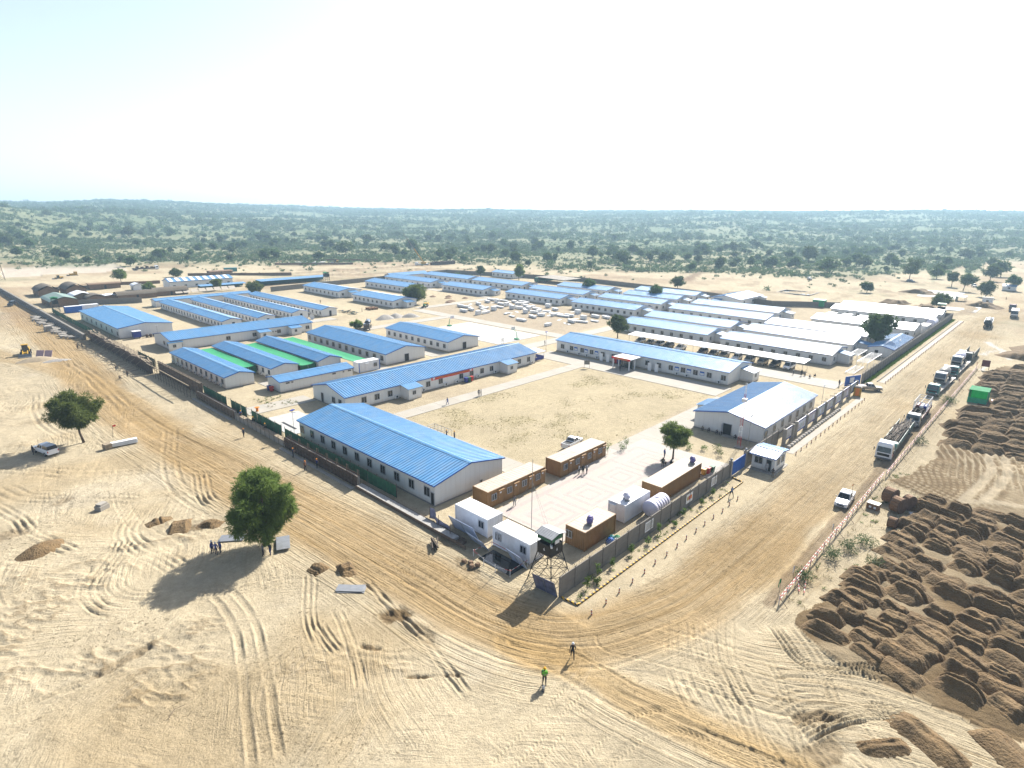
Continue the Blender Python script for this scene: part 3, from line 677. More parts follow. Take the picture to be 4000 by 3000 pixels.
slabs('fuel_pad', [(366, 414, 44, 62), (330, 366, 30, 44)], MT['newconc'], 8, .04)
slabs('building_apron', [(58.6, 62.2, 131.5, 139.5), (106, 112, 131, 176), (86, 90, 128, 137)], MT['roadconc'], 3, .04)
for x0, x1, y0, y1 in ((49.3, 49.8, 103, 108.5), (52.2, 52.7, 101.5, 107.5)):
    tag(MB().box(x0, x1, y0, y1, .052, .07).build('drain_grate', MT['dark'], None), 'dark drain grating %s in the pale washing slab' % ('beside the lamp post' if x0 < 51 else 'nearer the blue-roofed hall'), 'drain')
def make_yard():
    m, nt, b = nodes_of('paving_blocks')
    ge = N(nt, 'NewGeometry'); br = N(nt, 'TexBrick')
    br.inputs['Scale'].default_value = 1; br.inputs['Brick Width'].default_value = .22; br.inputs['Row Height'].default_value = .11; br.inputs['Mortar Size'].default_value = .012
    br.inputs['Color1'].default_value = (.315, .293, .267, 1); br.inputs['Color2'].default_value = (.345, .32, .293, 1); br.inputs['Mortar'].default_value = (.245, .215, .175, 1)
    nt.links.new(ge.outputs['Position'], br.inputs['Vector'])
    f = noise(nt, ge.outputs['Position'], .7, 5)
    c = mixc(nt, mth(nt, 'MULTIPLY', ramp(nt, f, .4, .8), .5), br.outputs[0], (.36, .30, .22))
    nt.links.new(c, b.inputs['Base Color']); b.inputs['Roughness'].default_value = .9
    pink = M('pink_paving_blocks', (.565, .465, .425), .9, 0, .1, 1.5, world=True, dirt=.4, dirtcol=(.52, .44, .35))
    root = tag(put(None, 'paved_yard'), kind='structure')
    MB().box(53, 92, 41, 53, -.1, .05).build('paving', m, root)
    MB().box(84.3, 92, 35.2, 40.99, -.1, .05).build('paving', m, root)
    MB().box(70, 83.98, 53.01, 56, -.1, .045).build('paving', m, root)
    z0, z1 = .02, .0545
    def ring(cx, cy_, rx, ry, w):
        for a in ((cx - rx, cx + rx, cy_ - ry, cy_ - ry + w), (cx - rx, cx + rx, cy_ + ry - w, cy_ + ry), (cx - rx, cx - rx + w, cy_ - ry + w + .01, cy_ + ry - w - .01), (cx + rx - w, cx + rx, cy_ - ry + w + .01, cy_ + ry - w - .01)):
            MB().box(*a, z0, z1).build('pattern_band', pink, root)
    for cx in (58.0, 66.6, 75.2, 83.8):
        ring(cx, 46.6, 2.9, 2.7, .55); ring(cx, 46.6, 1.5, 1.4, .4)
    for y in (42.2, 51.2): MB().box(53.4, 88, y, y + .7, z0, z1).build('pattern_band', pink, root)
    for x in (53.4, 62.0, 70.6, 79.2, 87.6): MB().box(x, x + .5, 42.92, 51.18, z0, z1 + .001).build('pattern_band', pink, root)
make_yard()
# ------------------------------------------------------------------ prefab buildings
def corr(mb, o, u, v, L, pitch, h, m=0, under=.07):
    """corrugated sheet: ribs run along v, repeat along u for the length L"""
    o, u, v = Vector(o), Vector(u).normalized(), Vector(v); n = u.cross(v).normalized()
    if n.z < 0: n = -n
    k = max(2, round(L / pitch)); p = L / k; pr = []
    for i in range(k):
        for a, z in ((0, 0), (.60, 0), (.68, h), (.92, h)): pr.append(((i + a) * p, z))
    pr.append((L, 0))
    vs = [o + u * a + n * z for a, z in pr] + [o + v + u * a + n * z for a, z in pr]
    q = len(pr)
    mb.add(vs, [(i, i + 1, q + i + 1, q + i) for i in range(q - 1)], m)
    e = -n * under
    mb.add([o + e, o + u * L + e, o + u * L + v + e, o + v + e], [(0, 1, 2, 3)], m)
def win_meshes(w, h, kind):
    def frame():
        mb = MB(); t = .07; d = .09
        mb.box(-d, .0, -w / 2, w / 2, -h / 2, -h / 2 + t).box(-d, .0, -w / 2, w / 2, h / 2 - t, h / 2).box(-d, 0, -w / 2, -w / 2 + t, -h / 2 + t, h / 2 - t).box(-d, 0, w / 2 - t, w / 2, -h / 2 + t, h / 2 - t)
        mb.box(-d * .8, 0, -.04, .04, -h / 2 + t, h / 2 - t)
        if kind == 'shutter': mb.box(-d * 1.2, -d, -w / 2 - .08, -w / 2 + .2, -h / 2 - .05, h / 2 + .05).box(-d * 1.2, -d, w / 2 - .2, w / 2 + .08, -h / 2 - .05, h / 2 + .05)
        return mb.mesh('window', MT['frame'])
    def pane(): return MB().box(-.045, -.01, -w / 2 + .05, w / 2 - .05, -h / 2 + .05, h / 2 - .05).mesh('pane', MT['glass'])
    return cached(('winf', w, h, kind), frame), cached(('winp', w, h), pane)
def door_mesh(w, h, open_):
    mb = MB(); t = .08
    mb.box(-.09, 0, -w / 2, -w / 2 + t, 0, h).box(-.09, 0, w / 2 - t, w / 2, 0, h).box(-.09, 0, -w / 2 + t, w / 2 - t, h - t, h)
    mb.box(-.05, 0, -w / 2 + t, w / 2 - t, 0, h - t, 1)
    if open_: mb.box(-.9, -.02, w / 2, w / 2 + .05, .05, h - .05, 2)
    return mb.mesh('door', [MT['frame'], MT['dark'], MT['doorwhite']])
SIDE = {'L': 0, 'R': math.pi, 'N': math.pi / 2, 'F': -math.pi / 2}
def ac_mesh():
    mb = MB().box(-.38, -.04, -.42, .42, 0, .62)
    mb.lathe([(.24, -.02), (.24, .0)], 12, 1, (-.385, -.08, .31), 'x')
    mb.box(-.36, -.3, -.4, -.33, -.12, 0).box(-.36, -.3, .33, .4, -.12, 0)
    return mb.mesh('air_conditioner', [MT['acwhite'], MT['dark']])
def prefab(label, x0, x1, y0, y1, axis='y', eave=3.1, ridge=4.5, wins=(), doors=(), acs=(), annex=None, porches=(), pitch=.55, rib=.05, seam=False, name='prefab_building', roof='roof', oh=.35, ohg=.3, winsize=(1.35, 1.25), cat='building', group=None, wz=1.55, canopy=False):
    cx, cyy = (x0 + x1) / 2, (y0 + y1) / 2
    w, l = (x1 - x0, y1 - y0) if axis == 'y' else (y1 - y0, x1 - x0)
    t = thing(name, label, cat, (cx, cyy, 0), 0 if axis == 'y' else -math.pi / 2, group)
    a, b = w / 2, l / 2
    sl = (ridge - eave) / a; zr = ridge
    mb = MB()
    prof = [(-a, 0), (a, 0), (a, eave - .06), (0, zr - .06), (-a, eave - .06)]
    mb.prism(prof, -b, b)
    mb.build('wall', MT['wall'], t)
    MB().box(-a - .12, a + .12, -b - .12, b + .12, -.1, .14).build('plinth', MT['plinth'], t)
    ze = eave - sl * oh
    rm = MB(); zo = .05
    L = l + 2 * ohg
    corr(rm, (-a - oh, -b - ohg, ze + zo), (0, 1, 0), (a + oh, 0, zr - ze), L, pitch, rib)
    corr(rm, (a + oh, -b - ohg, ze + zo), (0, 1, 0), (-a - oh, 0, zr - ze), L, pitch, rib)
    r = rm.build('roof', MT[roof], t)
    cap = MB()
    dx = .35
    cap.add([(-dx, -b - ohg - .02, zr - sl * dx + .14), (0, -b - ohg - .02, zr + .17), (dx, -b - ohg - .02, zr - sl * dx + .14), (-dx, b + ohg + .02, zr - sl * dx + .14), (0, b + ohg + .02, zr + .17), (dx, b + ohg + .02, zr - sl * dx + .14)], [(0, 1, 4, 3), (1, 2, 5, 4)])
    cap.build('ridge_cap', MT[roof], r)
    tr = MB()
    for s in (-1, 1):
        tr.box(s * (a + oh) - .03, s * (a + oh) + .03, -b - ohg, b + ohg, ze - .10, ze + .06)
        for q in (-1, 1):
            yy = q * (b + ohg)
            tr.hexa([(0, yy - .03, zr - .08), (s * (a + oh), yy - .03, ze - .08), (s * (a + oh), yy + .03, ze - .08), (0, yy + .03, zr - .08), (0, yy - .03, zr + .12), (s * (a + oh), yy - .03, ze + .12), (s * (a + oh), yy + .03, ze + .12), (0, yy + .03, zr + .12)])
    tr.build('roof_trim', MT['rooftrim'], r)
    if seam:
        sm = MB()
        for s in (-1, 1): sm.hexa([(0, -.12, zr + .10), (s * (a + oh), -.12, ze + .10), (s * (a + oh), .12, ze + .10), (0, .12, zr + .10), (0, -.12, zr + .15), (s * (a + oh), -.12, ze + .15), (s * (a + oh), .12, ze + .15), (0, .12, zr + .15)])
        sm.build('roof_seam', MT['rooftrim'], r)
    def place(me, nm, side, pos, z, par=t, off=.004):
        if side == 'L': loc = (-a - off, pos, z)
        elif side == 'R': loc = (a + off, pos, z)
        elif side == 'N': loc = (pos, -b - off, z)
        else: loc = (pos, b + off, z)
        return put(me, nm, par, loc, SIDE[side])
    for side, pos, *k in wins:
        ww, hh = winsize if not k else k[0]
        zz = wz if len(k) < 2 else k[1]
        f, p = win_meshes(ww, hh, 'plain')
        put(p, 'pane', place(f, 'window', side, pos, zz))
    for side, pos, *k in doors:
        ww, hh, op = k[0] if k else (1.0, 2.1, False)
        place(cached(('door', ww, hh, op), lambda: door_mesh(ww, hh, op)), 'door', side, pos, .12)
    for side, pos, z in acs:
        place(cached('ac', ac_mesh), 'air_conditioner', side, pos, z, off=.02)
    def box_porch(side, pos, ww, dp, hh, wn=True, dn_=True):
        p = MB().box(-dp, 0, -ww / 2, ww / 2, 0, hh).tap(-dp, 0, -ww / 2, ww / 2, hh, -.05, 0, -ww / 2, ww / 2, hh + dp * .18)
        o = place(p.mesh('porch', MT['wall']), 'porch', side, pos, .0)
        q = MB(); corr(q, (-dp - .3, -ww / 2 - .3, hh - .02 + .06), (0, 1, 0), (dp + .3, 0, (dp + .3) * .18), ww + .6, .45, .04)
        put(q.mesh('porch_roof', MT[roof]), 'porch_roof', o)
        if wn:
            f, pn = win_meshes(.9, .9, 'plain')
            put(f, 'window', o, (-dp - .004, .3, 1.5)); put(pn, 'pane', o, (-dp - .004, .3, 1.5))
        if dn_:
            put(cached(('door', .9, 2.0, False), lambda: door_mesh(.9, 2.0, False)), 'door', o, (-dp / 2, -ww / 2 - .004, .1), math.pi / 2)
    if annex is not None: box_porch('N', annex, 4.0, 3.2, 2.45)
    for side, pos, ww, dp, hh in porches: box_porch(side, pos, ww, dp, hh)
    return t
def row(side, a, b, n, *k):
    return [(side, a + (b - a) * i / (n - 1), *k) for i in range(n)]
P_ = prefab
# halls and offices round the yard
P_('large blue-roofed hall nearest the camera beside the unfinished wall', 48.2, 61.8, 60, 98.7, 'y', 3.3, 4.65, [('L', 97.7 - 79.35 - 3.6 * i) for i in range(11)], [('L', -18.9, (.8, 1.9, False)), ('N', 2.2, (.5, 1.0, False))], pitch=.62, rib=.10, name='hall', winsize=(1.3, 1.45), wz=1.75)
L1 = P_('long blue-roofed office with a red banner across its white front', 61.9, 121.6, 105.6, 118.7, 'x', 3.1, 4.6, [('R', x - 91.75) for x in (66.4, 69.7, 73.1, 83.8, 87.6, 94.1, 97.6, 101.2, 104.6, 115.2, 118.9)] + [('N', 4.6), ('N', 2.0)], [('N', -2.6)], [('R', x - 91.75, .25) for x in (74.6, 82.1, 88.9, 92.4, 99.4, 105.6, 119.9)], porches=[('R', -14, 3.6, 3, 2.5), ('R', 17.6, 3.6, 3, 2.5)], pitch=.62, rib=.10, name='office_building', winsize=(1.25, 1.35), oh=.4)
bn = MB().box(-.06, 0, -6.6, 6.6, -.4, .4).build('banner', MT['banner'], L1, (6.56, -91.75 + 91.2 - 0 + .2, 2.55), math.pi)
for k in range(26):
    MB().box(-.075, -.061, -.13, .13, -.12, .12).build('banner_lettering', MT['yellow'], bn, (0, -5 + k * .4, random.uniform(-.03, .03)))
for s in (-1, 1): MB().box(-.075, -.061, -.35, .35, -.22, .22).build('banner_emblem', MT['white'], bn, (0, s * 5.9, 0))
P_('low narrow blue-roofed wash block with red and blue bins at its corner', 58.7, 77.6, 127.8, 134, 'x', 2.6, 3.25, [('R', -7.6, (.9, .4), 2.0), ('R', -6.5, (.5, .4), 2.0), ('R', 4.3, (.9, .4), 2.0), ('R', 6.9, (.4, .4), 2.0), ('R', 8.6, (.9, .4), 2.0)], pitch=.4, name='wash_block')
dw = lambda n, L: row('L', -L / 2 + 1.6, L / 2 - 1.6, n, (1.15, 1.3), 1.5)
da = lambda n, L: [('L', -L / 2 + 2.7 + (L - 4.2) * i / (n - 1), .25) for i in range(n)]
P_('blue-roofed dormitory closest to the scaffolding, gable beside a sandy path', 51.2, 57.9, 139.6, 175.6, 'y', 2.8, 3.6, dw(11, 36), [], da(11, 36), pitch=.6, rib=.09, name='dormitory', oh=.3, group='dormitories with green awnings')
P_('blue-roofed dormitory between two bright green awnings, second from the scaffolding', 62.6, 69.4, 140, 176.4, 'y', 2.8, 3.6, dw(11, 36.4), [], da(11, 36.4), pitch=.6, rib=.09, name='dormitory', group='dormitories with green awnings')
P_('blue-roofed dormitory beside the green awning of the twelve-window hall', 74.4, 80.8, 138.6, 174.4, 'y', 2.9, 3.85, dw(11, 35.8), [], da(11, 35.8), pitch=.6, rib=.09, name='dormitory', group='dormitories with green awnings')
P_('long blue-roofed hall standing crosswise behind the green-awning dormitories', 56, 101, 190.6, 205.4, 'x', 3.1, 4.4, [('R', -6), ('R', 2.3), ('R', 10.5), ('R', 20.8), ('N', 4.6), ('N', 1.5)], [], [('R', x, 1.4) for x in (4.6, 6, 8.2, 9.2)], porches=[('R', 4.8, 3.4, 2.6, 2.4), ('R', 15.5, 3.4, 2.6, 2.4), ('R', -21.5, 3.6, .6, 2.5)], pitch=.6, rib=.09, name='hall')
P_('wide deep blue-roofed warehouse with a small blue cabin at its gable', 50.3, 66, 220.5, 270.4, 'y', 3.4, 4.45, row('L', -23, 22, 8, (1.2, 1.3), 1.5), [], [], pitch=.6, name='warehouse')
P_('blue-roofed hall with twelve windows beside the longest green awning', 90.9, 104, 132.2, 175, 'y', 3.1, 4.5, row('L', -19.3, 20, 12, (1.4, 1.45), 1.65), [('N', .2, (1.5, 2.1, False))], pitch=.6, rib=.09, name='hall')
P_('blue-roofed hall with ten windows beside the white ball court', 113.3, 125.5, 132.6, 164.2, 'y', 3.1, 4.3, row('L', -14, 14, 10, (1.2, 1.3), 1.6), [('N', .3, (1.5, 2.1, False))], pitch=.6, rib=.09, name='hall')
for i, (x0, x1, y0, y1, wh) in enumerate([(80.2, 86.8, 214.4, 279, 'nearest the blue warehouse'), (92.6, 98.8, 213.6, 279.4, 'second from the blue warehouse'), (106.6, 112.9, 215.5, 280, 'third from the blue warehouse'), (118.3, 124.8, 214.4, 280, 'farthest from the blue warehouse')]):
    P_('long two-part blue-roofed dormitory, ' + wh, x0, x1, y0, y1, 'y', 2.85, 3.7, row('L', -31.5, 31, 22, (1.0, 1.25), 1.45), [('N', .4)], [('L', -30 + 60 * k / 10, .25) for k in range(11)], pitch=.6, seam=True, name='dormitory', group='rows of long dormitories')
P_('long narrow blue-roofed block closing the far end of the long dormitories', 80, 121, 284.2, 290, 'x', 2.8, 3.4, [], pitch=.6, name='kitchen_block')
# uniform white blocks with small porches, in the back and right of the camp
def block(label, x0, y0, y1, hw=6.3, n=9, eave=3.15, ridge=4.35, annex=.6, group='uniform blue-roofed staff blocks', **k):
    L = y1 - y0
    return P_(label, x0, x0 + 2 * hw, y0, y1, 'y', eave, ridge, row('L', -L / 2 + 1.8, L / 2 - 2.2, n, (1.15, 1.2), 1.6) + [('N', -4.2, (1.15, 1.2), 1.6)], [], [], annex, pitch=k.pop('pitch', .8), rib=.07, name='staff_block', group=group, **k)
block('staff block standing alone above the long dormitories, figures under its windows', 152, 258, 292.4)
block('staff block half hidden by the broad tree beside the parked tractor', 151.6, 213.4, 245, n=9)
block('staff block directly behind the block with the broad tree', 187, 251.2, 288.6, n=9)
block('staff block joined to another at the back fence, nearer the camera', 209.5, 259, 302, n=9)
block('staff block joined to another at the back fence, farther from the camera', 236.5, 258.4, 299, n=9)
P_('short crosswise blue-roofed block linking the two rearmost staff blocks', 215, 243, 303, 310, 'x', 3.0, 4.2, [], pitch=.8, name='link_block')
block('staff block behind the heap of broken bricks', 207.6, 215.6, 247, n=9)
block('staff block at the back, facing the small green-roofed sheds', 236, 215.2, 254, n=9)
block('staff block directly behind the stacked white panels', 210.6, 168.6, 202.8, n=10)
block('second staff block behind the stacked white panels', 230.6, 170.6, 205, n=9)
block('rearmost staff block behind the panels with a tree above its roof', 252, 171.6, 204, n=9)
block('staff block beside the red drum and white panel scraps', 207.6, 127.4, 159.4, n=10)
block('second staff block back from the red drum', 229.6, 128.4, 161, n=9)
block('third staff block back from the red drum, dark tree at its roof', 248.6, 131, 159.8, n=8, hw=5.6)
block('rearmost staff block by the back wall, right of the dark tree', 267, 131.6, 164.8, n=9)
W = dict(hw=7.0, group='glaring white-roofed staff blocks by the car park', pitch=.6)
block('sun-bleached staff block behind the left half of the car port', 179.8, 83.2, 115.6, n=9, **W)
block('sun-bleached staff block second behind the left half of the car port', 198.2, 83.8, 117.2, n=9, **W)
block('long sun-bleached staff block third behind the left half of the car port', 222.8, 81.2, 120.6, n=10, hw=7, group=W['group'], pitch=.6)
block('sun-bleached staff block rearmost behind the left half of the car port', 243, 84, 121, n=9, **W)
block('sun-bleached staff block behind the right half of the car port', 178, 45.6, 77.7, n=9, **W)
block('sun-bleached staff block second behind the right half of the car port', 197.8, 45.6, 78.6, n=9, **W)
block('sun-bleached staff block third behind the right half of the car port', 215.6, 46.2, 78.5, n=9, **W)
block('sun-bleached staff block with a white water tank at its gable', 239.2, 37.4, 70.2, n=5, annex=None, **W)
block('sun-bleached long shed next to the far corner watchtower', 273, 37, 73, hw=6.2, n=9, annex=None, group=W['group'], pitch=.6)
block('rearmost sun-bleached long shed at the far corner watchtower', 287, 36.8, 73, hw=5.2, n=9, annex=None, group=W['group'], pitch=.6)
P_('blue-roofed hall by the back wall, behind the bleached staff blocks', 268, 294, 110, 124, 'x', 3.2, 4.5, [('R', -8), ('R', 2), ('R', 8)], [], [], porches=[('N', -3, 3.5, 2.4, 2.4), ('R', 11, 3, 2.4, 2.4)], pitch=.7, name='hall')
P_('white blue-roofed block outside the back of the camp beside a tree', 279, 288, 262, 281, 'y', 3.2, 4.2, row('L', -8, 8, 5, (1.2, 1.3), 1.6), [], pitch=.8, name='staff_block')
P_('deep blue gable-roofed store against the front wall, by the white frames', 200, 226.4, 35.3, 41.6, 'x', 2.8, 3.5, [], [('N', -1, (1.0, 2.0, False))], pitch=.6, rib=.09, name='store')
# main office with red-fronted canopy
RA = P_('long main office with a red-fronted entrance canopy facing the yard', 138.2, 152, 57.4, 111.3, 'y', 3.35, 4.7, [('L', y - 84.35, (1.3, 1.35), 1.7) for y in (109, 105.6, 101.7, 98.3, 94.4, 90.8, 79.9, 76.4, 72.9, 69.4, 66, 62.3, 58.6)], [], [('L', y - 84.35, .25) for y in (106.9, 102.6, 99.8, 96.2, 71, 68.2, 59.6)], 2.2, pitch=.5, name='office_building')
for y in (104, 100.3, 96.6, 71.2, 67.8, 64.2):
    p = MB().box(-.05, 0, -.6, .6, -.5, .5).build('poster', MT['bluepaint'], RA, (-6.91, y - 84.35, 1.75))
    MB().box(-.06, -.051, -.5, .5, -.4, .1).build('poster_print', MT['white'], p, (0, 0, 0))
cn = MB()
for yy in (-2.5, 2.5):
    for xx in (-5.6, -2.9): cn.box(xx - .12, xx + .12, yy - .12, yy + .12, 0, 2.9)
cn.box(-5.8, 0, -2.9, 2.9, 2.9, 3.15)
cn = cn.build('entrance_canopy', MT['white'], RA, (-6.9, .2, 0))
MB().box(-5.95, -5.8, -2.9, 2.9, 2.75, 3.3).build('canopy_fascia', MT['banner'], cn)
for yy in (-1.25, 0, 1.25): MB().box(-.07, .0, -.55, .55, .05, 2.5).build('glass_door', MT['glass'], cn, (-2.9, yy, 0))
for k in range(9): MB().box(-5.975, -5.952, -.14, .14, -.13, .13).build('lettering', MT['yellow'], cn, (0, -1.8 + k * .4, 3.02))
R2 = P_('grey-blue roofed hall beside the poster wall and red-white mast', 105, 133.3, 36, 49.4, 'x', 3.3, 4.65, [('R', -13 + 4.1 * i, (1.2, 1.4), 1.7) for i in range(7)], [('N', 0, (1.7, 2.2, True))], porches=[('L', -5.5, 5, 2.5, 2.6)], pitch=.62, rib=.10, name='hall')
MB().box(-.6, 2.6, -15.2, -14.6, 0, .18).build('doorstep', MT['concrete'], R2)
# striped building and blue sheds beyond the back wall
L5 = P_('white building with blue and white striped roof beyond the back wall', 105.2, 138, 346.5, 356, 'x', 3.8, 5.2, row('R', -14, 14, 6, (1.3, 1.0), 1.5), pitch=1.0, name='striped_building')
for i in range(9):
    MB().hexa([(.1, -1.4, 5.36), (5.05, -1.4, 3.90), (5.05, .4, 3.90), (.1, .4, 5.36), (.1, -1.4, 5.40), (5.05, -1.4, 3.95), (5.05, .4, 3.95), (.1, .4, 5.40)]).build('white_roof_stripe', MT['white'], L5, (0, -14.6 + i * 3.6, 0))
P_('small white cabin with a blue roof by the plastic-covered pads', 446, 454, 25, 31, 'y', 2.6, 3.3, [('L', 0, (1.2, 1.1), 1.5)], name='cabin', pitch=1)

# green awnings strung between the dormitories
def awning(label, x0, x1, y0, y1, z0, z1, sag=.25):
    nx, ny = 6, max(4, int((y1 - y0) / 1.5)); vs = []; fs = []
    for j in range(ny + 1):
        for i in range(nx + 1):
            u, v = i / nx, j / ny
            z = z0 + (z1 - z0) * u - sag * math.sin(math.pi * u) * (.6 + .4 * math.sin(v * 9 + x0)) + random.uniform(-.03, .03)
            vs.append((x0 + (x1 - x0) * u - (x0 + x1) / 2, y0 + (y1 - y0) * v - (y0 + y1) / 2, z))
    for j in range(ny):
        for i in range(nx): a = j * (nx + 1) + i; fs.append((a, a + 1, a + nx + 2, a + nx + 1))
    t = thing('green_awning', label, 'awning', ((x0 + x1) / 2, (y0 + y1) / 2, 0))
    MB().add(vs, fs).build('sheet', MT['greentarp'], t, smooth=True)
    e = [vs[i] for i in range(nx + 1)]
    MB().add(e + [(p[0], p[1] - .05, .3) for p in e], [(i, i + 1, nx + 2 + i, nx + 1 + i) for i in range(nx)]).build('end_curtain', MT['greennet'], t)
    for yy in (y0, (y0 + y1) / 2, y1): MB().tube((0, yy - (y0 + y1) / 2, 0), (0, yy - (y0 + y1) / 2, (z0 + z1) / 2 - .2), .05).build('post', MT['steel'], t)
awning('green tarpaulin awning between the two dormitories nearest the scaffolding', 58.3, 62.2, 148, 176, 2.4, 2.4)
awning('green tarpaulin awning between the second and third dormitories, curtain at its end', 69.8, 74, 139.5, 174, 2.4, 2.5)
awning('longest green tarpaulin awning along the twelve-window hall', 81.4, 86, 133, 175, 2.5, 2.3)
# ------------------------------------------------------------------ precast concrete walls
def panel_wall(label, a, b, h=2.45, name='concrete_wall', step=2.66, wire=True, skip=(), group=None):
    ax, ay = a; bx, by = b; L = math.hypot(bx - ax, by - ay); ang = math.atan2(by - ay, bx - ax)
    t = thing(name, label, 'wall', (ax, ay, 0), ang, group)
    n = max(1, round(L / step)); s = L / n
    def pm():
        mb = MB(); k = 5; hh = (h - .02) / k
        for i in range(k): mb.box(.09, s - .09, -.035 + (i % 2) * .006, .035 - (i % 2) * .006, i * hh + .012, (i + 1) * hh - .012)
        mb.box(.09, s - .09, -.022, .022, 0, h - .02); mb.box(.02, s - .02, -.06, .06, h - .02, h + .06)
        return mb.mesh('panel', MT['wallconc'])
    def po():
        mb = MB().box(-.1, .1, -.1, .1, -.2, h + .1)
        if wire: mb.tube((0, 0, h + .1), (0, .28, h + .48), .022, 4).tube((0, 0, h + .1), (0, -.2, h + .45), .022, 4)
        return mb.mesh('post', MT['wallconc'])
    pme = cached(('wp', round(s, 3), h), pm); pom = cached(('wpo', h, wire), po)
    for i in range(n):
        if i not in skip: put(pme, 'panel', t, (i * s, 0, random.uniform(-.03, .02)))
    for i in range(n + 1): put(pom, 'post', t, (i * s, 0, 0))
    if wire:
        w = MB()
        for dy, dz in ((.26, .46), (.14, .28), (-.19, .43)): w.tube((0, dy, h + dz), (L, dy, h + dz), .012, 3)
        pts = [(u * .2, .04 + .2 * math.cos(u * 2.1), h + .36 + .2 * math.sin(u * 2.1)) for u in range(int(L / .2))]
        for p, q in zip(pts, pts[1:]): w.tube(p, q, .007, 3, cap=False)
        w.build('razor_wire', MT['steel'], t)
    return t
W1 = panel_wall('weathered precast concrete wall along the paved yard, ending at the watchtower', (44.3, 34.2), (86.9, 34.2))
panel_wall('short concrete wall between the blue gate and the poster boards', (93.2, 34.3), (107.6, 34.3))
panel_wall('long concrete wall with grass at its foot beside the convoy road', (164, 34.4), (299, 34.4))
panel_wall('concrete wall closing the camp at the far right corner', (299, 34.4), (299, 75), wire=False, step=4)
panel_wall('concrete back wall behind the bleached blocks and green tank', (299.5, 77), (282, 100), wire=False, step=4)
panel_wall('concrete back wall by the rear hall', (282, 100), (293, 148), wire=False, step=4)
panel_wall('concrete back wall between the large trees and the green sheds', (293, 148), (300, 224), wire=False, step=4)
panel_wall('concrete back wall behind the brown workshop shed', (300, 224), (271, 318), wire=False, step=4)
panel_wall('concrete back wall behind the joined staff blocks', (271, 318), (198, 308), wire=False, step=4)
panel_wall('concrete back wall between the green lookout box and the staff blocks', (198, 308), (139, 302), wire=False, step=4)
panel_wall('concrete back wall in front of the thatched mud sheds', (80, 303.5), (48, 316), wire=False, step=3.2)
for x, w_, kind in ((62.5, 2.0, 0), (73.4, 1.9, 1), (81.2, 1.8, 0)):
    p = MB().box(-w_ / 2, w_ / 2, -.03, 0, .7, 2.1).build('notice_board', MT['white'], W1, (x - 44.3, -.07, 0))
    if kind:
        for i, c in enumerate(('yellow', 'red', 'orange')): MB().box(-.2, .2, -.045, -.031, -.3, .3).build('painted_sign', MT[c], p, (-.5 + i * .5, 0, 1.45))
    else:
        for i in range(5): MB().box(-w_ / 2 + .15, w_ / 2 - .15 - .1 * (i % 3), -.04, -.031, -.04, .04).build('text_line', MT['cargrey'], p, (0, 0, 1.0 + i * .2))

# kerb of the planted strip, bollards
def kerb(label, pts, h=.22):
    t = thing('striped_kerb', label, 'kerb', (*pts[0], 0))
    for (ax, ay), (bx, by) in zip(pts, pts[1:]):
        L = math.hypot(bx - ax, by - ay); n = max(1, round(L / 2)); s = L / n; ang = math.atan2(by - ay, bx - ax)
        me = cached(('kerb', round(s, 3)), lambda: MB().box(.008, s - .008, -.08, .08, -.1, h).mesh('kerb_stone', MT['kerb']))
        for i in range(n): put(me, 'kerb_stone', t, (ax - pts[0][0] + math.cos(ang) * s * i, ay - pts[0][1] + math.sin(ang) * s * i, 0), ang)
kerb('yellow and black striped kerb round the planted strip outside the yard wall', [(44.3, 34), (44.5, 31.9), (86.8, 31.9), (87.2, 33.8)])
t = thing('stone_kerb', 'plain stone kerb along the planted strip beside the convoy road', 'kerb', (168.6, 31.9, 0))
me = MB().box(.01, 2.99, -.09, .09, -.1, .2).mesh('kerb_stone', MT['plinth'])
for i in range(43): put(me, 'kerb_stone', t, (3 * i, 0, 0))
bm_ = MB().lathe([(.085, 0), (.08, .62), (.05, .68), (0.005, .69)], 8).mesh('bollard', MT['bollard'])
bx = [44.3 + 2.58 * i for i in range(15)]
for i, x in enumerate(bx):
    o = put(bm_, 'bollard', None, (x, 30 + random.uniform(-.08, .08), -.03), (random.uniform(-.06, .06), random.uniform(-.06, .06), 0))
    tag(o, 'short striped bollard, %s from the watchtower along the yard kerb' % ordn(i), 'bollard', 'bollards outside the yard wall')
for i in range(18):
    o = put(bm_, 'bollard', None, (104.5 + 2.6 * i, 29.85 + random.uniform(-.08, .08), -.03), (random.uniform(-.08, .08), random.uniform(-.08, .08), 0))
    tag(o, 'short brown bollard below the posters, %s from the guard booth' % ordn(i), 'bollard', 'bollards below the poster boards')
for i in range(49):
    o = put(bm_, 'bollard', None, (168.4 + 2.62 * i, 30 + random.uniform(-.08, .08), -.03), (random.uniform(-.08, .08), random.uniform(-.08, .08), 0))
    tag(o, 'short brown bollard beside the convoy road, %s from the parked pickup' % ordn(i), 'bollard', 'bollards beside the convoy road')

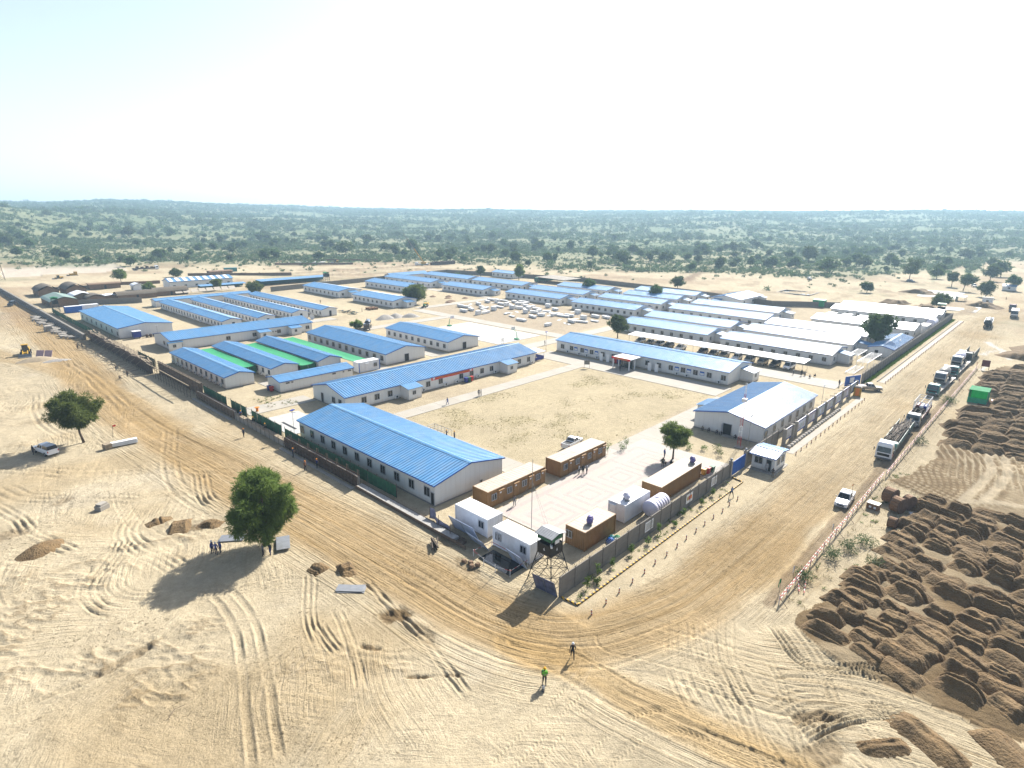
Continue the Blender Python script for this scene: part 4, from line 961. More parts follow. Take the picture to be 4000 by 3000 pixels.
# poster boards
pcol = [M('poster_print_%d' % i, c, .5, 0, .35, 1.2) for i, c in enumerate([(.62, .60, .58), (.55, .58, .66), (.60, .52, .55), (.52, .60, .60)])]
for i in range(8):
    x = 107.4 + 5.9 * i * .985; t = thing('poster_board', 'framed poster board over the road kerb, %s from the guard booth' % ordn(i), 'poster board', (x, 33.1, 0), 0, 'poster boards by the road')
    w_ = 4.7 if i else 3.0; off = 0.45
    for px in (0, w_ + 2 * off): MB().box(-.18, .18, -.32, .32, 0, 3.1).build('post', MT['concrete'], t, (px, 0, 0))
    b = MB().box(0, w_, -.06, .06, .75, 3.0).build('board', pcol[i % 4], t, (off, 0, 0))
    MB().box(0, w_, -.085, -.061, 2.72, 3.02).box(0, w_, -.085, -.061, .72, .95).build('blue_border', MT['bluedeep'], b)
    for k in range(3): MB().box(.4 + k * 1.3, 1.3 + k * 1.3, -.08, -.061, 1.25, 2.2).build('printed_picture', pcol[(i + k + 1) % 4], b) if w_ > 4 else None
    MB().tube((1, .3, 3.0), (1, .5, 3.35), .02, 4).tube((1, -.1, 3.4), (1, .5, 3.35), .05, 6).tube((w_ - .5, .3, 3.0), (w_ - .5, .5, 3.35), .02, 4).tube((w_ - .5, -.1, 3.4), (w_ - .5, .5, 3.35), .05, 6).build('lamp', MT['black'], t)
for i in range(24):
    mb = MB().lathe([(.02, -.62), (.26, -.55), (.34, -.2), (.34, .2), (.26, .55), (.02, .62)], 10, 0, (0, 0, .16), 'x')
    o = mb.build('sandbag', MT['concrete'], None, (106.8 + 1.3 * i, 31.95 + random.uniform(-.05, .05), 0), random.uniform(-.06, .06), True)
    tag(o, 'pale sandbag in the row under the posters, %s from the guard booth' % ordn(i), 'sandbag', 'sandbags in a row under the posters')

# gates
def gate(label, a, b, h, col, nm='sheet_gate'):
    ang = math.atan2(b[1] - a[1], b[0] - a[0]); L = math.hypot(b[0] - a[0], b[1] - a[1])
    t = thing(nm, label, 'gate', (*a, 0), ang)
    for k in (0, 1):
        mb = MB(); n = int(L / 2 / .2); 
        for i in range(n): mb.box(k * L / 2 + .03 + i * (L / 2 - .06) / n, k * L / 2 + .03 + (i + .8) * (L / 2 - .06) / n, -.03 - .02 * (i % 2), .03, .15, h)
        o = mb.build('gate_leaf', col, t)
        MB().box(k * L / 2 + .02, (k + 1) * L / 2 - .02, .031, .08, h * .3, h * .36).box(k * L / 2 + .02, (k + 1) * L / 2 - .02, .031, .08, h * .75, h * .81).build('gate_rail', col, o)
    return t
gate('bright blue sheet-metal gate beside the guard booth', (87.6, 34.1), (92.6, 34.1), 2.5, MT['bluepaint'])
g2 = gate('open bright blue gate with a white sign by the parked pickup', (157.4, 36.5), (162.4, 34.3), 2.6, MT['bluepaint'])
MB().box(1.6, 3, -.12, -.06, .9, 2.2).build('gate_sign', MT['white'], g2)
for (x, y, lb) in ((87.15, 34.2, 'nearer the yard wall'), (93.0, 34.3, 'nearer the guard booth')):
    t = thing('gate_pillar', 'square pale gate pillar with round lamp, ' + lb, 'pillar', (x, y, 0))
    MB().box(-.24, .24, -.24, .24, 0, 2.7).box(-.3, .3, -.3, .3, 2.7, 2.82).build('shaft', MT['concrete'], t)
    MB().lathe([(.02, 2.82), (.18, 2.9), (.24, 3.05), (.18, 3.2), (.02, 3.28)], 10).build('lamp_globe', MT['steel'], t, smooth=True)

# guard booth
t = P_('small white guard booth with grey-blue roof outside the gate', 93.6, 98.4, 29.7, 33.4, 'y', 2.7, 3.1, [('L', -.55, (1.3, 1.2), 1.6), ('N', -.9, (1.1, 1.2), 1.6), ('N', 1.0, (1.1, 1.2), 1.6)], [('L', 1.15 - 2.1, (.9, 2.0, False))], name='guard_booth', pitch=.5, rib=.07, oh=.6, ohg=.3, cat='booth')
for c in list(t.children):
    if c.name.startswith('window') and c.location.x < -2: c.location.y = .75
MB().box(-3.4, 2.9, -2.3, 2.2, -.1, .1).build('base_slab', MT['concrete'], t)

# watchtowers
def tower(label, x, y, zc=3.55, zt=4.75, zr=6.0, hw=.98, leg=1.75, num=None, name='watchtower'):
    t = thing(name, label, 'watchtower', (x, y, 0))
    for sx in (-1, 1):
        for sy in (-1, 1): MB().tube((sx * leg, sy * leg, 0), (sx * hw, sy * hw, zc), .06, 6).tube((sx * hw, sy * hw, zc), (sx * hw, sy * hw, zr - .3), .05, 6).build('leg', MT['black'], t)
    f = lambda z: leg + (hw - leg) * z / zc
    for k in range(4):
        ca, sa = math.cos(k * math.pi / 2), math.sin(k * math.pi / 2)
        mb = MB(); rot = lambda p: (p[0] * ca - p[1] * sa, p[0] * sa + p[1] * ca, p[2])
        for z0, z1 in ((.15, 1.3), (1.3, 2.4), (2.4, zc)):
            mb.tube(rot((-f(z0), -f(z0), z0)), rot((f(z1), -f(z1), z1)), .03, 4).tube(rot((f(z0), -f(z0), z0)), rot((-f(z1), -f(z1), z1)), .03, 4).tube(rot((-f(z1), -f(z1), z1)), rot((f(z1), -f(z1), z1)), .035, 4)
        mb.build('bracing', MT['black'], t)
    MB().box(-hw - .05, hw + .05, -hw - .05, hw + .05, zc - .1, zc).build('floor', MT['wood'], t)
    for k in range(4):
        o = MB().box(-hw, hw, -hw - .03, -hw, zc - .1, zt).build('parapet', MT['black'], t, None, k * math.pi / 2)
        g = MB().box(-hw, hw, -hw - .02, -hw + .01, zr - .75, zr - .15).build('upper_screen', MT['green'], t, None, k * math.pi / 2)
        if k == 1: pass
        if num and k in (0, 3):
            bpy_t = bpy.data.curves.new('number', 'FONT'); bpy_t.body = num; bpy_t.size = .5; bpy_t.extrude = .004; bpy_t.align_x = 'CENTER'
            dg = bpy.data.objects.new('tmp', bpy_t); COL.objects.link(dg)
            me = bpy.data.meshes.new_from_object(dg.evaluated_get(bpy.context.evaluated_depsgraph_get())); bpy.data.objects.remove(dg)
            me.materials.clear(); me.materials.append(MT['white'])
            put(me, 'painted_number', o, (0 if k == 0 else 0, -hw - .04, zc + .45), (math.pi / 2, 0, 0))
    MB().box(-.35, .35, -hw - .06, -hw + .02, zt + .15, zt + .6).build('white_cloth', MT['white'], t, None, 0) if num else None
    r = MB(); e = hw + .28
    corr(r, (-e, -e, zr - .12), (0, 1, 0), (e, 0, .3), 2 * e, .3, .03); corr(r, (e, -e, zr - .12), (0, 1, 0), (-e, 0, .3), 2 * e, .3, .03)
    r.build('roof', MT['steel'] if num else MT['greentarp'], t)
    if num: MB().box(-.15, .15, -.1, .1, 0, .22).box(.25, .5, -.1, .1, -.05, .2).build('floodlight', MT['white'], t, (-hw - .1, -hw - .1, zt + .05), .8)
    return t
tower('black and green watchtower numbered 6 at the near corner', 46.2, 37.3, num='6')
tower('small watchtower with bright green roof at the far right corner', 298, 38.5, 3.6, 4.8, 6.3, 1.2, 1.6)
tower('green lookout box on legs behind the thatched huts', 47.5, 297, 3.4, 4.7, 6.0, 1.0, 1.2, name='lookout_box')
tower('green lookout box standing beside the far blue-roofed car shed', 184, 325, 3.0, 4.6, 5.6, 1.3, 1.4, name='lookout_box')
# mast with guy wires beside the tower, flagpoles and lamp posts
def pole(name, label, x, y, h, r, mat, cat, head=None, guys=0):
    t = thing(name, label, cat, (x, y, 0))
    MB().tube((0, 0, 0), (0, 0, h), r, 6, r * .6).build('pole', mat, t)
    if head == 'lamp': MB().box(-.45, .45, -.25, .25, h - .05, h + .08).build('solar_panel', MT['bluedeep'], t, None, .4); MB().box(-.15, .7, -.1, .1, h - .5, h - .38).build('lamp_head', MT['white'], t)
    if head == 'flood': MB().box(-.5, .5, -.05, .05, h - .02, h + .05).box(-.45, -.2, -.2, .0, h + .05, h + .3).box(.2, .45, -.2, .0, h + .05, h + .3).build('floodlight', MT['white'], t)
    if guys:
        g = MB()
        for k in range(guys): a = k * 6.283 / guys + .4; g.tube((0, 0, h * .75), (h * .5 * math.cos(a), h * .5 * math.sin(a), 0), .012, 3)
        g.build('guy_wire', MT['steel'], t)
    return t
pole('antenna_mast', 'tall thin guyed antenna mast behind the near watchtower', 50.2, 43.6, 11.5, .05, MT['steel'], 'mast', None, 3)
t = thing('lattice_mast', 'red and white lattice mast at the gable of the grey-blue hall', 'mast', (100.6, 38.4, 0))
mb = [MB(), MB()]
for k in range(12):
    z0, z1 = k, k + 1; mm = mb[(k // 2) % 2]
    for i in range(3):
        a, b = i * 2.094, (i + 1) * 2.094; f = lambda a, z: ((.38 - .02 * z) * math.cos(a), (.38 - .02 * z) * math.sin(a), z)
        mm.tube(f(a, z0), f(a, z1), .03, 4).tube(f(a, z0), f(b, z1), .016, 3).tube(f(a, z1), f(b, z1), .016, 3)
mb[0].build('red_section', MT['red'], t); mb[1].build('white_section', MT['white'], t)
MB().box(-.7, .7, -.7, .7, 0, .15).build('base', MT['concrete'], t); MB().box(-.4, .4, -.35, .35, 8.6, 9.2).build('antenna_drum', MT['white'], t)
pole('flood_light', 'thin flood-light pole beside the red and white mast', 100.6, 36.9, 6.3, .05, MT['steel'], 'lamp post', 'flood')
pole('flood_light', 'flood-light pole behind the middle of the poster boards', 135.5, 35.2, 5.0, .05, MT['steel'], 'lamp post', 'flood')
pole('lamp_post', 'solar lamp post beside the pale washing slab', 47.4, 99.4, 5.2, .045, MT['steel'], 'lamp post', 'lamp')
pole('lamp_post', 'solar lamp post at the corner of the main office', 134.2, 112.2, 6.2, .06, MT['steel'], 'lamp post', 'lamp')
pole('lamp_post', 'lamp post standing between the warehouse gable and the cross hall', 58.6, 211, 4.5, .05, MT['steel'], 'lamp post', 'flood')
pole('lamp_post', 'lamp post beside the deep blue store', 205, 34.9, 4.8, .05, MT['steel'], 'lamp post', 'flood')

# ------------------------------------------------------------------ containers in the paved yard
def container(label, x, y, L=12.19, W=2.44, H=2.6, rot=0, side='brown', roof='brownroof', ends=(), wins=(), doors=(), extra=None, name='container_office', group=None):
    t = thing(name, label, 'container', (x, y, 0), rot, group)
    def body():
        mb = MB(); z0, z1 = .18, H - .06
        def corrside(p, u, n):
            Ls = Vector(u).length; uu = Vector(u) / Ls; nn = Vector(n); k = int(Ls / .28); s = Ls / k; pr = []
            for i in range(k):
                for a, dd in ((0, 0), (.3, 0), (.5, -.036), (.8, -.036)): pr.append(((i + a) * s, dd))
            pr.append((Ls, 0)); q = len(pr)
            vs = [Vector(p) + uu * a + nn * dd + Vector((0, 0, z0)) for a, dd in pr] + [Vector(p) + uu * a + nn * dd + Vector((0, 0, z1)) for a, dd in pr]
            mb.add(vs, [(i, i + 1, q + i + 1, q + i) for i in range(q - 1)])
        a, b = L / 2, W / 2
        corrside((-a, -b, 0), (L, 0, 0), (0, -1, 0)); corrside((a, b, 0), (-L, 0, 0), (0, 1, 0)); corrside((a, -b, 0), (0, W, 0), (1, 0, 0)); corrside((-a, b, 0), (0, -W, 0), (-1, 0, 0))
        for sx in (-1, 1):
            for sy in (-1, 1): mb.box(sx * a - .07, sx * a + .07, sy * b - .07, sy * b + .07, 0, H)
        for sy in (-1, 1): mb.box(-a, a, sy * b - .05, sy * b + .05, H - .12, H - .01).box(-a, a, sy * b - .05, sy * b + .05, .05, .2)
        for sx in (-1, 1): mb.box(sx * a - .05, sx * a + .05, -b, b, H - .12, H - .01).box(sx * a - .05, sx * a + .05, -b, b, .05, .2)
        return mb.mesh('body', MT[side])
    put(cached(('cb', L, W, H, side), body), 'body', t)
    def rf():
        mb = MB(); corr(mb, (-L / 2 + .03, -W / 2 + .03, H), (1, 0, 0), (0, W - .06, 0), L - .06, .6, .02); return mb.mesh('roof', MT[roof])
    put(cached(('cr', L, W, H, roof), rf), 'roof', t)
    f, p = win_meshes(1.0, 1.0, 'plain')
    for sd, pos in wins:
        loc, r = {'S': ((pos, -W / 2 - .01, 1.5), math.pi / 2), 'E': ((L / 2 + .01, pos, 1.5), math.pi), 'W': ((-L / 2 - .01, pos, 1.5), 0), 'T': ((pos, W / 2 + .01, 1.5), -math.pi / 2)}[sd]
        o = put(f, 'window', t, loc, r); put(p, 'pane', o)
    for sd, pos in doors:
        loc, r = {'S': ((pos, -W / 2 - .01, .2), math.pi / 2), 'E': ((L / 2 + .01, pos, .2), math.pi), 'W': ((-L / 2 - .01, pos, .2), 0)}[sd]
        def dm(): return MB().box(-.05, 0, -.45, .45, 0, 2.0).box(-.08, -.05, .28, .36, .95, 1.05, 1).box(-.35, -.02, -.55, .55, 2.05, 2.1, 0).mesh('door', [MT[side], MT['steel']])
        o = put(cached(('cdoor', side), dm), 'door', t, loc, r); MB().box(-.06, -.051, -.15, .15, 1.45, 1.68).build('door_plate', MT['white'], o)
    return t
ws, ds = [('S', -4.9), ('S', -1.75), ('S', 1.45), ('S', 4.5)], [('S', -3.6), ('S', -.4), ('S', 2.8), ('S', 5.6)]
container('brown container office nearest the big hall, white roof, at the yard edge', 58.9, 55.5, 12.19, 3.0, wins=ws, doors=ds)
container('brown container office with a white pickup parked behind it', 74.2, 54.8, 12.19, 3.0, wins=ws, doors=ds)
cD = container('short brown container with a purple tank on its roof, beside the watchtower', 56.8, 39.2, 6.6, 2.9, wins=[('W', 1.0)])
cC = container('long brown container by the gate with coloured bins at its end', 77.4, 39.0, 12.19, 3.1)
cE = container('white container with a purple tank on its roof, beside the ribbed water tank', 66.0, 39.4, 6.2, 2.6, side='whitec', roof='whitec', doors=[('W', .6)])
container('white container at the big hall corner, dark window towards the wall', 48.7, 51.6, 6.1, 2.6, rot=math.pi / 2, side='whitec', roof='white', wins=[('T', -1.9)])
container('white container between the watchtower and the flooded pit', 48.0, 43.8, 6.1, 2.5, rot=math.pi / 2, side='whitec', roof='white', wins=[('T', -2.0), ('T', 2.2)])
c = container('small white cabin with blue edges behind the banner office', 84.2, 131.6, 6.2, 2.6, 2.7, side='whitec', roof='white', wins=[('S', 1.8)], doors=[('S', -.8)])
for sx in (-1, 1): MB().box(sx * 3.12 - .09, sx * 3.12 + .09, -1.42, -1.3, 0, 2.7).build('blue_corner_post', MT['bluepaint'], c)
container('blue container near the green lookout, beside the warehouse', 52.2, 292, 5.5, 2.5, 2.6, side='bluepaint', roof='white')
container('white container next to the blue one behind the warehouse', 58, 293, 6, 2.5, 2.6, side='whitec', roof='white')
container('teal container on the far ground behind the striped building', 167, 421, 8, 3, 2.8, rot=-.3, side='teal', roof='teal')
container('cream container against the convoy-road wall by the big white tank', 258.5, 37.2, 8, 2.5, 2.7, side='whitec', roof='brownroof')
# sub fittings that stand on or by the containers
def tank_v(name, label, x, y, z, r, h, mat):
    prof = [(.02, 0), (r, .02), (r, h * .2), (r * 1.04, h * .22), (r, h * .26), (r, h * .45), (r * 1.04, h * .48), (r, h * .52), (r, h * .72), (r * .8, h * .86), (r * .35, h * .93), (r * .33, h), (.02, h)]
    return tag(MB().lathe(prof, 16).build(name, mat, None, (x, y, z), 0, True), label, 'tank')
def tank_h(name, label, x, y, z, r, L, mat, rot=0, legs=True, cat='tank'):
    t = thing(name, label, cat, (x, y, z), rot)
    prof = [(.02, -L / 2), (r * .6, -L / 2 + .06), (r * .95, -L / 2 + .25)]
    n = 6
    for i in range(n):
        a = -L / 2 + .3 + (L - .6) * i / n; b = -L / 2 + .3 + (L - .6) * (i + 1) / n
        prof += [(r, a + .02), (r, b - .1), (r * .96, b - .06), (r * .96, b - .02)]
    prof += [(r * .95, L / 2 - .25), (r * .6, L / 2 - .06), (.02, L / 2)]
    MB().lathe(prof, 20, 0, (0, 0, r + .2), 'x').build('shell', mat, t, smooth=True)
    if legs:
        for x_ in (-L * .3, L * .3): MB().box(x_ - .1, x_ + .1, -r * .8, r * .8, 0, r * .55).build('saddle', MT['steel'], t)
    MB().lathe([(.25, r * 2 + .17), (.25, r * 2 + .3), (.02, r * 2 + .33)], 10).build('hatch', mat, t)
    return t
tank_h('rooftop_tank', 'purple plastic tank on the roof of the short brown container', 55.6, 38.6, 2.62, .42, 1.3, MT['purple'], .5)
tank_h('rooftop_tank', 'purple plastic tank on the roof of the white container', 64.4, 38.9, 2.62, .42, 1.3, MT['lilac'], .9)
tank_h('rooftop_tank', 'purple plastic tank at the gate end of the long brown container roof', 82.4, 38.4, 2.62, .42, 1.3, MT['purple'], .6)
tank_h('water_tank', 'big ribbed lilac-white water tank lying by the yard wall', 68.4, 36.5, 0, 1.15, 4.3, MT['lilac'], .0)
tank_h('water_tank', 'big blue and white water tank behind the convoy-road wall', 271, 37, 0, 1.6, 7, MT['lilac'], 0)
for i, (c, lb) in enumerate((('yellow', 'yellow'), ('red', 'red'), ('green', 'green'))):
    t = thing('waste_bin', lb + ' waste bin at the gate end of the long brown container', 'bin', (84.9 + .95 * i, 37.2 - .25 * i + .3, .05))
    MB().tap(-.28, .28, -.28, .28, .1, -.36, .36, -.36, .36, 1.05).build('tub', MT[c], t); MB().box(-.38, .38, -.38, .4, 1.05, 1.13).build('lid', MT[c], t); MB().tube((-.3, .34, .1), (.3, .34, .1), .1, 8).build('wheel', MT['tyre'], t)
for i, (c, x, y, lb) in enumerate((('bluedeep', 94.6, 104.3, 'blue waste bin below the red banner'), ('green', 95.5, 104.3, 'green waste bin between the blue and red ones below the banner'), ('red', 96.4, 104.3, 'red waste bin below the red banner'), ('bluedeep', 57.6, 131.2, 'blue waste bin at the wash block corner'), ('red', 57.7, 130.2, 'red waste bin at the wash block corner'), ('red', 137.4, 89.3, 'red waste bin beside the office entrance canopy'), ('bluedeep', 137.4, 88.3, 'blue waste bin beside the office entrance canopy'))):
    t = thing('waste_bin', lb, 'bin', (x, y, .05))
    MB().tap(-.3, .3, -.3, .3, .1, -.4, .4, -.4, .4, 1.15).build('tub', MT[c], t); MB().box(-.42, .42, -.42, .44, 1.15, 1.23).build('lid', MT[c], t); MB().tube((-.3, .36, .12), (.3, .36, .12), .12, 8).build('wheel', MT['tyre'], t)
tag(MB().lathe([(.22, 0), (.3, .5), (.26, .5), (.2, .08), (.02, .08)], 12).build('bucket', MT['red'], None, (54.6, 35.6, 0)), 'red plastic bucket between the short brown container and the wall', 'bucket')
t = thing('rag_pile', 'heap of green and blue sheeting beside the short brown container', 'sheeting', (58.2, 36.4, 0))
for c, dx, dy in (('greentarp', .5, 0), ('bluepaint', -.6, .3), ('teal', 0, .5), ('white', -.2, -.4)):
    MB().lathe([(.6, 0), (.55, .25), (.3, .55), (.02, .7)], 7).build('crumpled_sheet', MT[c], t, (dx, dy, 0), random.random() * 3)
for i in range(5): tag(MB().box(-.9, .9, -.05, .05, 0, .12).build('loose_plank', MT['plank'], None, (60 + i * 1.1, 35.4 + random.uniform(-.3, .3), .02 + .03 * i), random.uniform(-.5, .5)), 'loose plank lying behind the yard wall, %s from the watchtower' % ordn(i), 'plank', 'loose planks behind the yard wall')
# leaning boards and sheets by the white containers
def leaning(label, x, y, w, h, rot, mat, tilt=.45, name='leaning_sheet', frames=2):
    t = thing(name, label, 'sheet', (x, y, 0), rot)
    o = MB().box(-w / 2, w / 2, -.03, .03, 0, h).build('sheet', mat, t, None, (tilt, 0, 0))
    for k in range(frames + 1): MB().box(-.03, .03, -.06, -.031, 0, h).build('batten', MT['steel'], o, (-w / 2 + .04 + (w - .08) * k / max(1, frames), 0, 0))
    return t
sh = M('pale_blue_sheet', (.42, .50, .66), .45, 0, .1)
leaning('pale blue sheet leaning on the white container at the hall corner', 46.3, 51.4, 4.6, 2.3, -math.pi / 2, sh)
leaning('pale blue sheet leaning against the tower end of the white container', 45.9, 41.6, 2.6, 2.2, -math.pi / 2 - .1, sh, .5)
leaning('pale blue sheets stacked by the flooded pit', 45.6, 48.0, 3.4, 1.9, -math.pi / 2 - .1, sh, .6)
leaning('tilted dark poster board at the foot of the near watchtower', 44.0, 35.8, 2.9, 2.3, -math.pi / 2 + .1, M('dark_poster', (.16, .17, .27), .5, 0, .5, 1.5), .35, 'poster_board')
t = thing('sheet_fence', 'sagging lilac sheet fence between the wall footing and white container', 'fence', (45.0, 55.0, 0), -math.pi / 2 - .15)
vs = [(-2.8 + i * .7, .35 * math.sin(i * 1.3), .1 + (1.6 - .14 * i + .15 * math.sin(i * 2)) * k) for k in (0, 1) for i in range(9)]
MB().add(vs, [(i, i + 1, i + 10, i + 9) for i in range(8)]).build('sheet', M('lilac_sheet', (.36, .37, .55), .6, 0, .2), t)
for i in (0, 4, 8): MB().tube((vs[i][0], vs[i][1], 0), (vs[i][0] + .1, vs[i][1], 1.9), .04).build('stake', MT['wood'], t)
# flooded pit with barrier tape
tag(MB().box(43.3, 45.9, 40.8, 46.0, -.1, .06).build('pit_water', MT['water']), kind='structure')
t = thing('barrier_tape', 'red and white barrier tape on stakes round the flooded pit', 'barrier', (43, 40.5, 0))
pp = [(0.2, .1), (-.3, 2), (-.2, 4), (.2, 6.2), (3.1, 6.0), (3.2, .1), (.2, .1)]
for a, b in zip(pp, pp[1:]): MB().tube((*a, .85), (*b, .8), .045, 4).build('tape', MT['hazard'], t)
for a in pp[:-1]: MB().tube((*a, 0), (*a, 1.0), .035, 5).build('stake', MT['white'], t)
for i, (x, y) in enumerate(((41.6, 46.6), (41.9, 45.8), (41.5, 45.2), (42.2, 44.9))):
    tag(MB().lathe([(.3, 0), (.4, .15), (.25, .38), (.02, .42)], 6).build('rock', MT['mud'], None, (x, y, 0), i), 'reddish rubble lump by the flooded pit, %s from the wall footing' % ordn(i), 'rubble', 'rubble by the flooded pit')
t = thing('timber_pile', 'pile of dark timbers on the ground beside the wall footing', 'timber', (41.4, 52, 0), .9)
for i in range(9): MB().box(-1.3, 1.1, -.07, .07, 0, .12).build('timber', MT['poles'], t, (random.uniform(-.2, .2), random.uniform(-.5, .5), .08 + .06 * i), random.uniform(-.35, .35))
# ------------------------------------------------------------------ wall under construction along the left side
t = thing('wall_footing', 'pale fresh concrete wall footing with upright rebar, nearest the camera', 'footing', (44.15, 51, 0))
MB().box(-.55, .55, 0, 22, -.1, .42).build('footing_slab', MT['newconc'], t)
MB().box(-.66, -.57, -2.5, 22, 0, .5).box(.57, .64, 0, 22, 0, .46).build('shutter_board', MT['wood'], t)
rb = MB(); rs = random.Random(2)
for i in range(100):
    for dx in (-.35, .35): y = .3 + i * .215; rb.tube((dx, y, .4), (dx + rs.uniform(-.05, .05), y + rs.uniform(-.05, .05), 1.15 + rs.uniform(-.1, .15)), .012, 3, cap=False)
tag(rb.build('rebar', MT['rust'], t), kind='stuff')
MB().box(-.6, .6, -1.4, -.02, 0, .08).build('formwork_floor', MT['wood'], t); MB().box(-.6, -.52, -1.4, 0, .08, .5).box(.52, .6, -1.4, 0, .08, .5).build('formwork_side', MT['wood'], t)
def formwork(label, y0, y1, h, mat, step=1.2, posts=True, x=44.1, w=.5, rebar=True):
    t = thing('formwork_wall', label, 'formwork', (x, y0, 0)); L = y1 - y0; n = round(L / step); s = L / n
    pm = MB().box(-w / 2 - .05, -w / 2, .01, s - .01, 0, h).box(-w / 2 - .1, -w / 2 - .05, .1, .18, 0, h).box(-w / 2 - .1, -w / 2 - .05, s - .18, s - .1, 0, h).box(-w / 2 - .12, -w / 2 - .05, 0, s, h * .3, h * .38).box(-w / 2 - .12, -w / 2 - .05, 0, s, h * .75, h * .83).box(w / 2, w / 2 + .05, .01, s - .01, 0, h).mesh('form_panel', mat)
    for i in range(n): put(pm, 'form_panel', t, (0, i * s, random.uniform(-.03, .05)))
    MB().box(-w / 2 + .01, w / 2 - .01, 0, L, 0, h * .9).build('concrete_core', MT['concrete'], t)
    MB().box(-w / 2 - 1.1, -w / 2 - .5, 0, L, -.05, .14).build('footing_edge', MT['concrete'], t)
    if posts:
        for i in range(0, n, 3): MB().tube((-.1, i * s, 0), (-.1, i * s, h + 1.0), .06, 5).tube((.2, i * s + .1, 0), (.2, i * s + .1, h + .8), .05, 5).build('post', MT['wood'], t)
    if rebar:
        r_ = MB()
        for i in range(int(L / .35)):
            for dx in (-.12, .12): r_.tube((dx, i * .35, h * .85), (dx, i * .35 + .02, h + rs.uniform(.4, .75)), .013, 3, cap=False)
        tag(r_.build('rebar', MT['rust'], t), kind='stuff')
    return t
formwork('rust-brown steel formwork with posts beside the large near hall', 73, 96, 1.9, MT['rust'], 1.0)
formwork('reddish timber formwork wall below the first stretch of green screen', 117, 137, 1.7, MT['wood'], 1.5, False, rebar=False)
t = thing('plank_walkway', 'pale plank walkway on the wall top where workers crouch', 'walkway', (44.2, 96.2, 0))
MB().box(-.35, .35, 0, 20.6, 0, 1.15).build('wall_core', MT['concrete'], t)
for i in range(7): MB().box(-.45, .35, .02 + i * 2.94, (i + 1) * 2.94 - .02, 1.16, 1.22).build('plank', MT['plank'], t)
for i in range(12): MB().tube((-.5, i * 1.8, 0), (-.5, i * 1.8, 1.9), .03, 5).tube((.45, i * 1.8, 0), (.45, i * 1.8, 2.2), .03, 5).build('upright', MT['rust'], t)
def screen(label, x, y0, y1, h, cut=()):
    t = thing('green_screen', label, 'fence', (x, y0, 0)); n = round((y1 - y0) / 2.4); s = (y1 - y0) / n
    for i in range(n):
        if i in cut: continue
        vs = [(random.uniform(-.05, .05), s * k / 4, z) for z in (.05, h + random.uniform(-.06, .06)) for k in range(5)]
        MB().add(vs, [(k, k + 1, k + 6, k + 5) for k in range(4)]).build('screen_panel', MT['greennet'], t, (0, i * s, 0))
    pm = MB().tube((0, 0, 0), (0, 0, h + .25), .05, 5).mesh('post', MT['rust'])
    for i in range(n + 1): put(pm, 'post', t, (.06, i * s, 0))
    MB().tube((0, 0, h), (0, y1 - y0, h), .03, 4).build('rail', MT['rust'], t)
screen('dark green mesh screen running beside the large near hall', 45.9, 66, 100, 2.0)
screen('green mesh screen with gaps above the timber formwork', 45.4, 100.2, 137, 2.6, (5, 9))
screen('green mesh screen along the blue warehouse', 46, 226, 295, 1.9)
screen('short green mesh screen behind the dense scaffolding', 46, 172, 186, 2.4)
